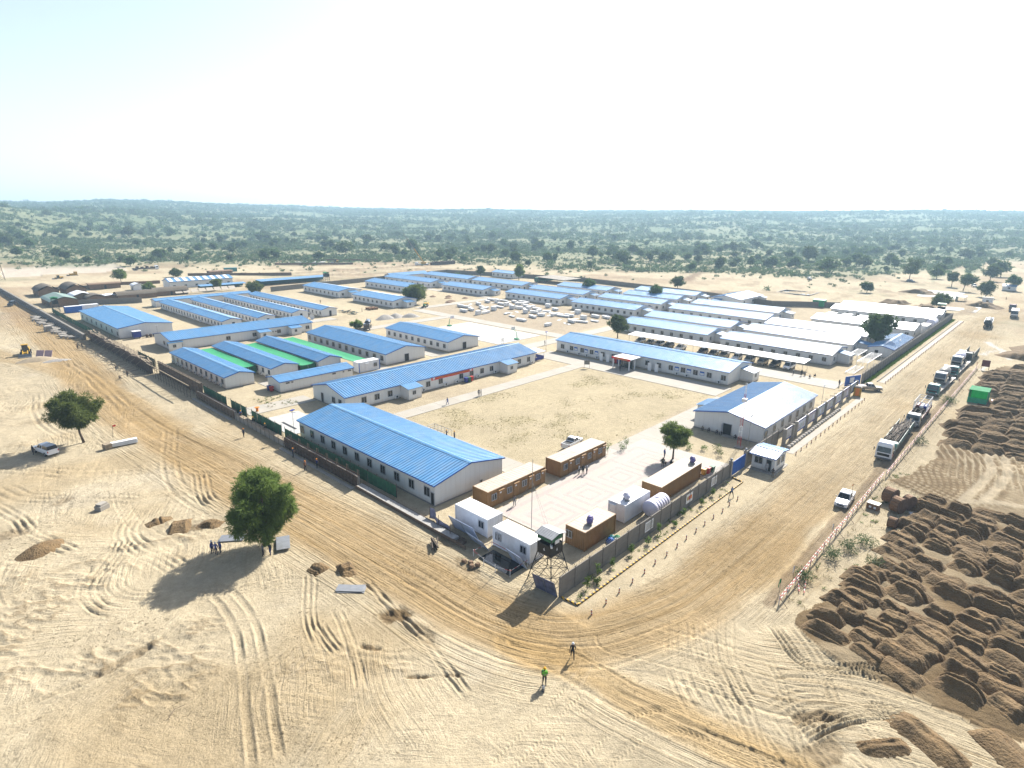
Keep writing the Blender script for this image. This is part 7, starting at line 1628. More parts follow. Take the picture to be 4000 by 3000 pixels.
# ------------------------------------------------------------------ tipped soil heaps
def soil_mesh(seed, lx, ly, h):
    r = random.Random(seed); nx, ny = 36, 28
    xs = np.linspace(-1, 1, nx); ys = np.linspace(-1, 1, ny); U, V = np.meshgrid(xs, ys)
    sk = r.uniform(-.25, .25); U2 = U + sk * V * .5
    cr = r.uniform(.05, .28)                       # flat width of the top
    px = np.clip((1.02 - np.abs(U2 + r.uniform(-.12, .12)) ** 1.0) / (1 - cr), 0, 1)
    py = np.clip((1.0 - np.abs(V) ** 1.3) * r.uniform(1.5, 2.1), 0, 1); py = py * py * (3 - 2 * py)
    Zh = h * px * py
    k = r.randint(2, 4)
    for _ in range(k):                            # grooves left by the tailboard, along the ridge
        c = r.uniform(-.6, .6); w = r.uniform(.05, .11); Zh -= r.uniform(.10, .24) * np.exp(-((U2 - c) / w) ** 2) * np.clip(py * 1.2, 0, 1) * (Zh > .15)
        Zh += r.uniform(.05, .12) * np.exp(-((U2 - c - w * 1.8) / w) ** 2) * (Zh > .15)
    Zh *= 1 + .35 * fbm(U * 1.3 + seed * 5, V * 1.3, 1, 3, seed + 50)
    Zh += fbm(U * lx + seed * 9, V * ly, .8, 5, seed, .6) * .15 * (.25 + Zh / h) - .16 * (np.maximum(np.abs(U), np.abs(V)) > .97)
    vs = np.column_stack([(U * lx).ravel(), (V * ly).ravel(), Zh.ravel()])
    fs = [(j * nx + i, j * nx + i + 1, (j + 1) * nx + i + 1, (j + 1) * nx + i) for j in range(ny - 1) for i in range(nx - 1)]
    return MB().add(vs.tolist(), fs).mesh('soil_heap', MT['soil'], True)
HM = [soil_mesh(i, random.uniform(1.9, 2.5), random.uniform(2.5, 3.3), random.uniform(1.15, 1.7)) for i in range(16)]
rh = random.Random(3)
rows_ = ['row nearest the fence', 'second row from the fence', 'third row from the fence', 'fourth row from the fence', 'fifth row from the fence', 'sixth row from the fence']
for ri, y in enumerate((11.2, 7.8, 4.4, 1.0, -2.4, -5.8)):
    k = 0; x = 58.4 + (0, -.9, -1.2, -.4, .5, 2)[ri] + rh.uniform(-.3, .3)
    while x < 101:
        yy = y - .035 * (x - 58) + rh.uniform(-.8, .8) - (.9 if ri == 0 and x > 72 else 0)
        if rh.random() > .1 and not (93 < x < 101 and ri == 0 and False) and yy > -4 + (x - 58) * .085 - 6.5:
            tag(put(rh.choice(HM), 'soil_heap', None, (x, yy, .05), rh.uniform(-.55, .05) + (math.pi if rh.random() < .5 else 0), (rh.uniform(.62, .86), rh.uniform(.55, .82), rh.uniform(.55, .9))),
                'tipped soil heap nearer the camera, %s in the %s' % (ordn(k), rows_[ri]), 'soil heap', 'tipped soil heaps right of the road'); k += 1
        x += 2.3 + rh.uniform(-.35, .4)
for ri, y in enumerate((10.2, 6.0, 1.8)):
    k = 0; x = 129.5 + rh.uniform(-.5, .5)
    while x < (204, 212, 190)[ri]:
        if not (ri == 0 and 159 < x < 172) and y + 6 > -3.8 + (x - 58) * .085:
            tag(put(rh.choice(HM), 'soil_heap', None, (x, y + rh.uniform(-.7, .7), .0), rh.uniform(-.1, .5) + (math.pi if rh.random() < .5 else 0), (rh.uniform(.9, 1.2), rh.uniform(.9, 1.15), rh.uniform(.8, 1.1))),
                'tipped soil heap past the tracked flat, %s in the %s' % (ordn(k), rows_[ri]), 'soil heap', 'tipped soil heaps beyond the bulldozed patch'); k += 1
        x += 3.1 + rh.uniform(-.4, .7)
for i, (x, y, sx, sy, sz) in enumerate(NEAR_HEAPS): tag(put(HM[3 + 2 * i], 'soil_heap', None, (x, y, -.05), i * 1.1, (sx, sy, sz)), 'low brown soil scrape near the big tree, %s counted from the left' % ordn(i), 'soil heap', 'soil scrapes near the big tree')
tag(put(HM[2], 'soil_heap', None, (50.2, 1.6, -.1), -.5, (.7, 1.0, .55)), 'long dark soil mound at the lower right edge, nearer the road', 'soil heap')
tag(put(HM[5], 'soil_heap', None, (53.4, -3.4, -.1), -.7, (.7, .9, .45)), 'long dark soil mound at the lower right edge, farther from the road', 'soil heap')
tag(put(HM[1], 'soil_heap', None, (47.2, 4.0, -.2), .9, (.5, .8, .4)), 'small dark soil bank below the curved tracks at the lower right', 'soil heap')
for i, (x, y, sx, sy) in enumerate(((306, 56, 4, 2), (322, 48, 3, 1.6), (337, 62, 3, 1.8), (355, 30, 3, 1.6), (392, 62, 5, 2), (232, 5, 4, 2.5), (244, 2, 4, 2.5))):
    tag(put(HM[i % 16], 'soil_heap', None, (x, y, -.2), rh.uniform(0, 3), (sx, sy, 1.5)), 'low spoil mound on the ground past the camp, %s along the far road' % ordn(i), 'soil heap', 'spoil mounds past the camp')

# ------------------------------------------------------------------ people
PC = {}
def cloth(c): return cached(('cl', c), lambda: M('cloth_%d' % len(CACHE), c, .85, 0, .15, 6))
def person_mesh(pose):
    """joints: name -> (pos, radius, parent, region); faces -Y; regions 0 skin 1 shirt 2 trousers 3 shoes 4 hair"""
    J = {}
    if pose in ('stand', 'walk', 'hold'):
        sw = .22 if pose == 'walk' else .03
        J = {'pelvis': ((0, 0, .95), .135, None, 2), 'waist': ((0, 0, 1.08), .125, 'pelvis', 1), 'chest': ((0, -.01, 1.28), .155, 'waist', 1), 'neckb': ((0, 0, 1.44), .085, 'chest', 1), 'neck': ((0, -.01, 1.52), .055, 'neckb', 0), 'head': ((0, -.02, 1.62), .088, 'neck', 0), 'crown': ((0, -.01, 1.72), .07, 'head', 4)}
        for s, n in ((1, 'l'), (-1, 'r')):
            d = sw * s
            J['hip' + n] = ((.10 * s, 0, .90), .105, 'pelvis', 2); J['knee' + n] = ((.11 * s, -d * .9 - .03, .5), .068, 'hip' + n, 2); J['ank' + n] = ((.12 * s, -d * 1.3 + (.05 if d < 0 else 0), .09), .045, 'knee' + n, 2); J['toe' + n] = ((.13 * s, -d * 1.3 - .15, .05), .035, 'ank' + n, 3)
            J['sh' + n] = ((.19 * s, 0, 1.39), .072, 'neckb', 1)
            if pose == 'hold': J['el' + n] = ((.25 * s, -.08, 1.14), .05, 'sh' + n, 1); J['wr' + n] = ((.12 * s, -.30, 1.18), .036, 'el' + n, 0); J['ha' + n] = ((.09 * s, -.38, 1.2), .038, 'wr' + n, 0)
            else: J['el' + n] = ((.26 * s, .02 + d * .4, 1.12), .05, 'sh' + n, 1); J['wr' + n] = ((.28 * s, -.05 + d * .8, .88), .034, 'el' + n, 1); J['ha' + n] = ((.28 * s, -.07 + d * .9, .79), .037, 'wr' + n, 0)
    else:  # crouch or sit on the ground
        J = {'pelvis': ((0, .08, .22), .14, None, 2), 'waist': ((0, .05, .36), .125, 'pelvis', 1), 'chest': ((0, -.04, .56), .15, 'waist', 1), 'neckb': ((0, -.08, .71), .085, 'chest', 1), 'neck': ((0, -.10, .78), .055, 'neckb', 0), 'head': ((0, -.13, .88), .088, 'neck', 0), 'crown': ((0, -.12, .98), .07, 'head', 4)}
        for s, n in ((1, 'l'), (-1, 'r')):
            J['hip' + n] = ((.11 * s, .05, .22), .10, 'pelvis', 2); J['knee' + n] = ((.17 * s, -.36, .46), .068, 'hip' + n, 2); J['ank' + n] = ((.14 * s, -.30, .08), .045, 'knee' + n, 2); J['toe' + n] = ((.15 * s, -.45, .04), .035, 'ank' + n, 3)
            J['sh' + n] = ((.19 * s, -.07, .66), .072, 'neckb', 1); J['el' + n] = ((.27 * s, -.22, .48), .05, 'sh' + n, 1); J['wr' + n] = ((.17 * s, -.42, .52), .034, 'el' + n, 0); J['ha' + n] = ((.12 * s, -.49, .50), .037, 'wr' + n, 0)
    names = list(J); idx = {n: i for i, n in enumerate(names)}
    me = bpy.data.meshes.new('skeleton'); me.from_pydata([J[n][0] for n in names], [(idx[n], idx[J[n][2]]) for n in names if J[n][2]], [])
    ob = bpy.data.objects.new('tmp', me); COL.objects.link(ob)
    ob.modifiers.new('s', 'SKIN'); sd = me.skin_vertices[0].data
    for n in names: sd[idx[n]].radius = (J[n][1], J[n][1] * (.72 if n in ('chest', 'waist', 'pelvis') else 1)); sd[idx[n]].use_root = n == 'pelvis'
    ob.modifiers.new('b', 'SUBSURF').levels = 1
    out = bpy.data.meshes.new_from_object(ob.evaluated_get(bpy.context.evaluated_depsgraph_get()))
    bpy.data.objects.remove(ob)
    V = [v.co.copy() for v in out.vertices]; F = [list(p.vertices) for p in out.polygons]
    seg = [(Vector(J[n][0]), Vector(J[J[n][2]][0]), J[n][3]) for n in names if J[n][2]]
    def near(c):
        b = (9, 0)
        for a, p, rg in seg:
            d = p - a; t_ = max(0, min(1, (c - a).dot(d) / max(d.length_squared, 1e-9))); b = min(b, ((c - a - d * t_).length, rg))
        return b[1]
    mb = MB()
    for f in F: pass
    mi = [near(sum((V[i] for i in f), Vector()) / len(f)) for f in F]
    hz = J['head'][0]
    for k, f in enumerate(F):
        c = sum((V[i] for i in f), Vector()) / len(f)
        if mi[k] in (0, 4) and c.z > hz[2] - .06: mi[k] = 4 if (c.z > hz[2] + .045 or c.y > hz[1] + .02) else 0
    mb.v = [tuple(v) for v in V]; mb.f = F; mb.m = mi
    mb.add([(-.018, hz[1] - .085, hz[2] - .03), (.018, hz[1] - .085, hz[2] - .03), (0, hz[1] - .085, hz[2] + .03), (0, hz[1] - .115, hz[2] - .02)], [(0, 3, 2), (1, 2, 3), (0, 1, 3)], 0)
    for s in (-1, 1): mb.box(s * .035 - .012, s * .035 + .012, hz[1] - .092, hz[1] - .08, hz[2] + .01, hz[2] + .025, 4)
    mb.box(-.025, .025, hz[1] - .09, hz[1] - .08, hz[2] - .055, hz[2] - .045, 4)
    for n, s in (('l', 1), ('r', -1)):
        h, w = Vector(J['ha' + n][0]), Vector(J['wr' + n][0]); d = (h - w).normalized(); sd_ = Vector((1, 0, 0)) if abs(d.x) < .8 else Vector((0, 1, 0))
        for q in range(4): o = h + sd_ * (-.024 + .016 * q); a = o + d * (.05 + .012 * (1 if q in (1, 2) else 0)); mb.tube(o, a, .009, 4, .008, 0); mb.tube(a, a + d * .022 + Vector((0, -.012, -.004)), .008, 4, .006, 0)
        mb.tube(h - d * .03 + sd_ * .03, h + d * .01 + sd_ * .055, .01, 4, .008, 0)
    m = mb.mesh('body', [MT['skin']] * 5, True)
    return m
def person(label, x, y, rot, shirt, trousers, pose='stand', hat=None, z=0, vest=None, group=None, scale=1.0):
    t = thing('person', label, 'person', (x, y, z), rot, group); t.scale = (scale,) * 3
    b = put(cached(('pm', pose), lambda: person_mesh(pose)), 'body', t)
    for i, m in enumerate((MT['skin'], cloth(shirt), cloth(trousers), MT['black'], MT['hair'])): b.material_slots[i].link = 'OBJECT'; b.material_slots[i].material = m
    hz = (-.02, 1.62) if pose != 'crouch' else (-.13, .88)
    if hat:
        hm = cached(('hat', hat), lambda: MB().lathe([(.145, 0), (.115, .012), (.112, .06), (.085, .115), (.04, .138), (.004, .142)], 14).mesh('helmet', cloth(hat), True))
        put(hm, 'helmet', t, (0, hz[0], hz[1] + .03))
    if vest:
        v = MB().prism([(.205, 1.02), (.235, 1.2), (.225, 1.36), (.13, 1.475), (-.13, 1.475), (-.225, 1.36), (-.235, 1.2), (-.205, 1.02)], -.155, .15).build('safety_vest', cloth(vest), t)
        MB().prism([(.23, 1.12), (.238, 1.17), (-.238, 1.17), (-.23, 1.12)], -.16, .155).build('reflective_band', cloth((.6, .6, .5)), v)
    return t
dk, nv, wh, bl, kh, gy, lb = (.02, .02, .024), (.015, .02, .06), (.6, .6, .6), (.05, .09, .36), (.28, .22, .14), (.16, .16, .17), (.3, .36, .5)
YH, WH, OH = (.7, .34, .01), (.7, .7, .7), (.75, .25, .02)
person('person in a green safety vest and yellow helmet at the lower centre', 33.6, 27.3, 2.5 + math.pi, (.03, .10, .05), dk, 'hold', YH, vest=(.22, .62, .05), scale=1.06)
person('person in black with a white helmet walking on the golden road', 37.9, 27.5, 2.3, dk, dk, 'walk', WH)
cs = thing('hard_case', 'small grey case on the sand beside the vested person', 'case', (33.0, 26.9, 0), .6); MB().box(-.2, .2, -.12, .12, .02, .42).build('case_body', MT['cargrey'], cs); MB().tube((-.1, 0, .42), (-.1, 0, .52), .015, 4).tube((.1, 0, .42), (.1, 0, .52), .015, 4).tube((-.1, 0, .52), (.1, 0, .52), .015, 4).build('handle', MT['steel'], cs)
person('person standing alone before the near brown container office', 56.1, 52, 2.5, gy, (.2, .2, .24), 'stand', None)
person('person in a white shirt, left in the group of three in the paved yard', 71.2, 52, 0.3, wh, dk, 'stand')
person('person in dark clothes in the middle of the yard group', 71.6, 51.5, 2.8, dk, dk, 'stand')
person('person in a white shirt leaning at the right of the yard group', 72.2, 51.2, -1.9, wh, nv, 'hold')
person('person in a blue shirt standing beside the yard tree', 86.8, 45.6, 1.0, bl, nv, 'stand')
person('person in olive standing in the yard tree shade', 83.2, 43.9, -.5, (.09, .09, .04), dk, 'stand')
person('person in grey crouching near the yard tree', 84.1, 44.2, .2, lb, dk, 'crouch', z=.05)
person('person in dark clothes crouching at the foot of the yard tree', 85, 43.4, .9, dk, dk, 'crouch', z=.05)
person('person in a pale shirt walking along the striped kerb', 80.6, 31, 2.6, lb, dk, 'walk')
person('person in bright blue walking on the yard path', 79.9, 94.2, -2.0, bl, bl, 'walk')
person('person in navy of the pair on the yard path', 89, 93.9, -.6, nv, nv, 'stand')
person('person in grey of the pair on the yard path', 89.5, 93.7, -2.4, gy, gy, 'stand')
person('person in black standing at the office corner crossroads', 141.2, 118.6, 1, dk, dk, 'stand', z=.05)
person('person in white at the guard booth door', 93.1, 30.7, -1.5, wh, wh, 'stand', z=.1)
person('person in a dark top and khaki trousers beside the guard booth', 91.7, 29.2, 1.7, dk, kh, 'stand')
for i, (x, y, r, l) in enumerate(((21.6, 69.9, .6, 'left'), (21.8, 69.2, 2.4, 'middle'), (22.3, 69.2, -1.4, 'right'))): person('person in blue overalls and white helmet, %s of three beside the big tree' % l, x, y, r, (.10, .14, .42), nv, 'stand', WH)
person('person in dark clothes in the big tree shadow, left of two', 25.6, 64.9, 1.2, gy, dk, 'stand'); person('person in dark blue in the big tree shadow, right of two', 26.3, 64.5, -1.4, nv, (.03, .05, .2), 'stand')
person('person standing at the door of the shaded white pickup', 12.6, 122.8, -1.2, dk, dk, 'stand')
ow = [(41.4, 84.2, .4, (.25, .11, .05), 'stand', 0, 'in brown overalls standing before the steel formwork'), (42.6, 90.6, 1.2, nv, 'hold', 0, 'in navy working at the far steel formwork'), (43.1, 83.6, 1.5, (.03, .05, .2), 'hold', 0, 'in blue working at the middle of the steel formwork'), (44.2, 109.6, 1.5, dk, 'crouch', 1.22, 'in black crouching on the plank walkway'), (44.2, 115, .2, (.08, .12, .4), 'crouch', 1.22, 'in blue crouching at the far end of the plank walkway'), (44.2, 104.4, 2.2, (.09, .09, .05), 'crouch', 1.22, 'in olive crouching at the near end of the plank walkway'), (40.8, 105.8, 1.8, nv, 'stand', 0, 'in navy standing on the sand below the plank walkway')]
for x, y, r, c, p, z, l in ow: person('worker ' + l, x, y, r, c, dk, p, OH if p != 'crouch' else YH, z, group='workers at the unfinished wall')
for x, y, r, p, l in ((37.2, 212, .5, 'stand', 'left of two below the dense scaffolding'), (38.5, 213, 2, 'stand', 'right of two below the dense scaffolding'), (38, 176, 1, 'hold', 'by the raking props of the scaffolding'), (36.4, 166.6, .3, 'crouch', 'crouching at a pile beside the open scaffold frame'), (38.3, 167.2, 2.6, 'stand', 'standing at the pile beside the open scaffold frame')): person('worker in dark clothes ' + l, x, y, r, (.12, .08, .05), dk, p, group='workers at the scaffolding')
person('guard in black standing by the open blue gate', 157.2, 37.6, 1, dk, dk, 'stand', z=.05)
for i, y in enumerate((47.2, 45.9, 44.3, 43.5, 40.7)): person('person sitting against the gable of the grey-blue hall, %s from the corner' % ordn(i), 104.3, y, -math.pi / 2, random.choice([dk, kh, gy, nv]), dk, 'crouch', group='people sitting at the hall gable')
for i, (x, y) in enumerate(((160.6, 49.6), (160.8, 47.6), (161, 46.8), (160.2, 45.4), (162.2, 44.6))): person('person resting on the ground past the car port end, %s counted from the cars' % ordn(i), x, y, random.uniform(0, 6), random.choice([wh, dk, nv, lb]), dk, 'crouch' if i > 1 else 'stand', z=.05, group='people resting past the car port')
person('person standing between the long dormitory and the staff block', 136.5, 248, 0, kh, kh); person('person standing by the scrap pile in the camp', 136.4, 214.2, 1, kh, dk); person('person walking on the far right road', 393, 24.8, 0, kh, kh, 'walk'); person('person in dark clothes between the bleached sheds', 270, 44, 0, dk, dk)
person('person at the entrance canopy of the main office', 130.8, 83.6, -1, dk, dk, z=.05); person('worker beside the steel cage frames at the near hall', 67.2, 77.5, .5, nv, dk, 'stand', YH); person('worker bending over the steel cage frames at the near hall', 66.6, 79, 1.5, gy, dk, 'hold', YH)
# ------------------------------------------------------------------ trees and scrub
def leafmat(name, c1, c2, tr=.35):
    m, nt, b = nodes_of(name); out = nt.nodes['Material Output']
    tc = N(nt, 'TexCoord'); oi = N(nt, 'ObjectInfo')
    f = noise(nt, tc.outputs['Object'], .9, 3); g = noise(nt, tc.outputs['Object'], 9, 2)
    c = mixc(nt, ramp(nt, f, .32, .68), c1, c2)
    c = mixc(nt, mth(nt, 'MULTIPLY', ramp(nt, g, .3, .7), .45), c, tuple(x * 1.6 for x in c2))
    hs = N(nt, 'HueSaturation'); nt.links.new(c, hs.inputs['Color'])
    nt.links.new(mth(nt, 'ADD', mth(nt, 'MULTIPLY', oi.outputs['Random'], .5), .75), hs.inputs['Value']); nt.links.new(mth(nt, 'ADD', mth(nt, 'MULTIPLY', oi.outputs['Random'], .03), .485), hs.inputs['Hue'])
    nt.links.new(hs.outputs[0], b.inputs['Base Color']); b.inputs['Roughness'].default_value = .7; b.inputs['Specular IOR Level'].default_value = .2
    t = N(nt, 'BsdfTranslucent'); nt.links.new(hs.outputs[0], t.inputs[0]); mx = N(nt, 'MixShader'); mx.inputs[0].default_value = tr
    nt.links.new(b.outputs[0], mx.inputs[1]); nt.links.new(t.outputs[0], mx.inputs[2]); nt.links.new(mx.outputs[0], out.inputs[0])
    return m
MT['leaf'] = leafmat('acacia_leaves', (.055, .085, .018), (.115, .155, .034), .45)
MT['leafdark'] = leafmat('dark_leaves', (.036, .062, .016), (.07, .105, .027), .32)
MT['bush'] = leafmat('scrub_leaves', (.04, .07, .024), (.085, .12, .048), .3)
MT['shoot'] = leafmat('green_shoots', (.045, .085, .013), (.08, .13, .02))
MT['drygrass'] = leafmat('dry_grass', (.16, .135, .055), (.22, .19, .08), .2)
def leaves_mesh(name, C_, N_, r, n_each, ll, lw, mat, seed, droop=.35, flat=.8):
    """C_: clump centres, r: clump radii; each clump carries n_each small leaf sprays"""
    g = np.random.default_rng(seed); k = len(C_)
    cen = np.repeat(C_, n_each, 0); rad = np.repeat(r, n_each)[:, None]
    d = g.normal(size=cen.shape); d /= np.linalg.norm(d, axis=1)[:, None]
    pos = cen + d * rad * (g.random((len(cen), 1)) ** .45) * [1, 1, flat]
    dr = d + g.normal(size=cen.shape) * .5 + np.array([0, 0, -droop]); dr /= np.linalg.norm(dr, axis=1)[:, None]
    sd = np.cross(dr, g.normal(size=cen.shape)); sd /= np.linalg.norm(sd, axis=1)[:, None]
    L = ll * g.uniform(.6, 1.4, (len(cen), 1)); W_ = lw * g.uniform(.6, 1.4, (len(cen), 1))
    A = pos - sd * W_ * .5; B = pos + sd * W_ * .5; Cc = pos + dr * L + sd * W_ * .2; D = pos + dr * L - sd * W_ * .2
    V = np.stack([A, B, Cc, D], 1).reshape(-1, 3); n = len(cen)
    me = bpy.data.meshes.new(name); me.vertices.add(4 * n); me.vertices.foreach_set('co', V.ravel())
    me.loops.add(4 * n); me.loops.foreach_set('vertex_index', np.arange(4 * n, dtype=np.int32)); me.polygons.add(n); me.polygons.foreach_set('loop_start', np.arange(n, dtype=np.int32) * 4)
    me.update(calc_edges=True); me.materials.append(mat); return me
def tree_parts(seed, H, W_, base, nclump, n_each, ll, lw, mat, lean=0., round_=1.0):
    r = random.Random(seed); g = np.random.default_rng(seed)
    ch = H - base; c0 = base + ch * .52
    pts = []
    while len(pts) < nclump:
        p = g.uniform(-1, 1, 3); q = np.linalg.norm(p)
        if q > 1 or q < .35 and g.random() < .7: continue
        az = math.atan2(p[1], p[0]); lob = .82 + .17 * math.sin(3 * az + seed + 2 * p[2]) + .12 * math.sin(5 * az + 2 * seed - 3 * p[2])
        if math.sin(4 * az + 3 * p[2] + seed * 1.7) > .72 and g.random() < .75: continue
        zz = p[2] if p[2] > 0 else p[2] * round_
        pts.append((p[0] * W_ / 2 * lob * .86, p[1] * W_ / 2 * lob * .86, c0 + zz * ch / 2 * .86))
    C_ = np.array(pts); C_[:, 0] += lean * C_[:, 2] / H
    rad = g.uniform(.5, 1.2, nclump) * W_ * .105 * (60 / max(nclump, 45)) ** .33
    crown = leaves_mesh('crown', C_, None, rad, n_each, ll, lw, mat, seed + 1)
    tb = MB(); R0 = .035 * H ** .9 * .62 + .05
    top = Vector((lean * c0 / H * .7, 0, base + ch * .2)); mid = Vector((lean * .25 + r.uniform(-.12, .12), r.uniform(-.12, .12), top.z * .5))
    tb.tube((0, 0, -.15), mid, R0 * 1.15, 8, R0 * .85).tube(mid, top, R0 * .85, 8, R0 * .7)
    nl = 6
    for i in range(nl):
        a = 6.283 * i / nl + r.uniform(-.4, .4); e = Vector((lean * .8 + math.cos(a) * W_ * r.uniform(.18, .3), math.sin(a) * W_ * r.uniform(.18, .3), c0 + ch * r.uniform(-.12, .2)))
        m_ = top.lerp(e, .5) + Vector((0, 0, -.05 * ch)); tb.tube(top - Vector((0, 0, .1)), m_, R0 * .5, 6, R0 * .36).tube(m_, e, R0 * .36, 5, R0 * .2)
        near = np.argsort(np.linalg.norm(C_ - np.array(e), axis=1))[:4]
        for k in near: tb.tube(e, C_[k].tolist(), R0 * .18, 4, R0 * .05)
    tb.tube(top, (lean * .9, 0, c0 + ch * .25), R0 * .55, 6, R0 * .2)
    return tb.mesh('trunk', MT['bark'], True), crown
def tree(label, x, y, H, W_, base, seed, n=70, each=240, ll=.42, lw=.10, mat='leaf', lean=0., z=0, rnd=1., group=None, name='acacia_tree', cat='tree'):
    t = thing(name, label, cat, (x, y, z), seed * 1.3, group)
    a, b = tree_parts(seed, H, W_, base, n, each, ll, lw, MT[mat], lean, rnd)
    put(a, 'trunk', t); put(b, 'crown', t); return t
tree('large leafy acacia standing alone in the sand left of the road', 26.8, 66.9, 10.8, 10.6, .5, 1, 200, 190, .45, .08)
tree('umbrella-shaped acacia with bare trunk, white pickup in its shadow', 19.9, 123.5, 9.4, 9.8, 2.7, 2, 120, 170, .5, .10, 'leaf', .9)
tree('slim young acacia growing in the paved yard', 87.4, 44.3, 6.5, 6.6, 2.2, 3, 60, 190, .42, .09, 'leaf', .2)
M_ = dict(ll=.62, lw=.2)
tree('dark tree beside the left end of the car port', 167.8, 109, 7.6, 7.4, 1.8, 4, 50, 130, mat='leafdark', **M_)
tree('big dark tree over the white roofs beside the deep blue store', 212.5, 42.6, 11.8, 11, 2.6, 5, 80, 150, mat='leafdark', **M_)
tree('broad green tree between the staff blocks and the brick rubble', 166.5, 217, 9.0, 13, 1.2, 6, 80, 140, **M_)
tree('round green bush beside the black water tanker', 114.4, 183.4, 3.6, 4.6, .2, 7, 26, 110, **M_, name='round_bush', cat='bush')
SM = dict(ll=.8, lw=.3)
for i, (x, y, h, w, b, lb) in enumerate([(93.2, 386, 8, 9.5, 2.4, 'tree behind the huts beside the long brown mud building'), (90.5, 329, 6, 7, 1.4, 'bushy tree rising above the thatched mud shed'), (121.4, 326, 6, 6, 1.6, 'small tree in front of the striped building'), (129.5, 300, 6.4, 9, .8, 'bushy tree at the end of the long dormitories'), (275.7, 254, 9.6, 8, 2.2, 'tree at the corner of the white block behind the camp'), (257.4, 187, 7.5, 7, 2.0, 'tree rising above the rearmost panel-lot staff block'), (255.5, 146, 7.6, 7.5, 2, 'dark tree between the rear staff blocks'), (306.6, 162, 7.6, 8.5, 1.6, 'dark round tree just outside the back wall'), (411, 207, 6.7, 7, 2, 'lone small tree beside the dark trench'), (324.4, 42.4, 8.6, 10, 2.4, 'dark tree on the sand behind the far corner watchtower'), (371.9, 83, 6, 8, 1.4, 'low round tree on the open sand past the pond'), (402.2, 34, 8.5, 10.5, 1.2, 'dark dense tree behind the white pump hut'), (428, 47, 10.2, 11, 3.6, 'tree with a slanting trunk near the far pads'), (471, 81.6, 15, 15, 2.6, 'largest dark tree, a dark car in its shade'), (450.7, 26.6, 9, 9, 3, 'tree growing beside the far white cabin'), (272.7, 285.5, 7, 6.5, 2, 'small tree left of the white block behind the camp'), (127.5, 405.5, 5, 8, .6, 'bushy tree left of the teal container'), (446, 55, 9, 8, 3, 'tree shading the dark vehicle near the far cabin')]):
    tree(lb, x, y, h, w, b, 20 + i, 42, 75, mat='leafdark' if i > 4 else 'leaf', lean=3.0 if 'slanting' in lb else 0, z=gz(x, y), **SM)
# scattered trees of the plain: six shapes, copied
protos = [tree_parts(60 + i, 7.5, (8.5, 7, 9.5, 7.5, 8, 10)[i], (1.8, 1.5, 2.2, 1.2, 2.0, 1.6)[i], 24, 34, 1.25, .55, MT['leafdark']) for i in range(6)]
FT = [(93,771,11.0),(106,726,9.6),(108,629,7.6),(107,589,8.1),(136,978,7.1),(160,907,8.2),(191,980,11.9),(237,909,13.2),(199,740,8.5),(203,1194,10.6),(195,625,6.4),(245,654,9.3),(271,672,7.3),(304,787,9.8),(203,510,5.6),(137,549,5.4),(153,536,4.5),(197,956,7.4),(301,1023,8.4),(231,1068,8.3),(365,812,12.1),(343,718,9.6),(316,675,7.7),(373,731,7.1),(427,749,10.6),(428,768,7.7),(323,530,14.4),(430,655,12.6),(380,545,9.6),(351,486,9.9),(348,468,7.5),(402,528,13.3),(350,419,9.1),(385,449,6.6),(394,452,7.8),(451,477,6.1),(450,466,8.4),(443,447,9.3),(541,523,9.7),(418,403,6.5),(654,657,13.6),(551,683,11.2),(590,678,9.9),(532,580,8.7),(264,577,5.5),(331,583,4.8),(416,402,7.6),(374,348,9.6),(489,459,9.9),(356,318,5.4),(516,452,7.6),(394,331,8.7),(404,331,7.8),(513,415,7.3),(549,426,11.5),(470,339,10.7),(483,338,5.4),(559,379,9.9),(430,278,11.3),(390,283,6.3),(507,309,7.6),(533,308,7.8),(480,268,9.0),(503,275,6.2),(626,327,6.3),(606,294,11.9),(583,279,6.9),(674,290,11.5),(583,360,7.5),(493,197,8.2),(624,232,7.6),(510,168,9.0),(584,181,13.5),(477,134,10.9),(551,141,7.2),(548,127,10.0),(517,105,5.6),(611,123,9.8),(568,110,9.1),(501,71,8.6),(619,83,8.4),(514,43,10.1),(635,53,10.3),(555,41,10.8),(713,185,6.6),(756,177,6.9),(732,238,5.7),(740,139,7.8)]
g3 = np.random.default_rng(77)
def scatter(n, r0, r1, dens, amax=43):
    out = np.zeros((0, 2))
    while len(out) < n:
        a = np.radians(g3.uniform(-amax, amax, 4 * n)) + YAW; r = np.sqrt(g3.uniform(r0 * r0, r1 * r1, 4 * n)); P = np.column_stack([r * np.cos(a), r * np.sin(a)])
        out = np.vstack([out, P[g3.random(len(P)) < dens(P[:, 0], P[:, 1])]])
    return out[:n]
dn_t = lambda x, y: smooth(0, 40, scrub_front(x, y)) * (.25 + .75 * smooth(-.3, .3, fbm(x, y, 120, 4, 201)))
more = scatter(212, 420, 1050, dn_t)
trees = [(x, y, h * .92) for x, y, h in FT] + [(x, y, float(g3.uniform(4.5, 9.5))) for x, y in more]
TREEPOS = np.array([(x, y) for x, y, h in trees])
secs = ['behind the huts and the pale pad', 'beyond the mobile crane', 'beyond the staff blocks and trench', 'beyond the far right road']
for i, (x, y, h) in enumerate(trees):
    a = math.degrees(math.atan2(y, x) - YAW); s_ = secs[0 if a > 20 else 1 if a > 2 else 2 if a > -22 else 3]
    t = thing('scrub_tree', 'dark green acacia among many alike in the scrubland ' + s_, 'tree', (x, y, gz(x, y) - .1), random.uniform(0, 6.28), 'scrubland trees ' + s_)
    k = h / 7.5; t.scale = (k * random.uniform(.95, 1.4), k * random.uniform(.95, 1.4), k * random.uniform(.95, 1.12))
    tm, cm = random.choice(protos); put(tm, 'trunk', t); put(cm, 'crown', t)
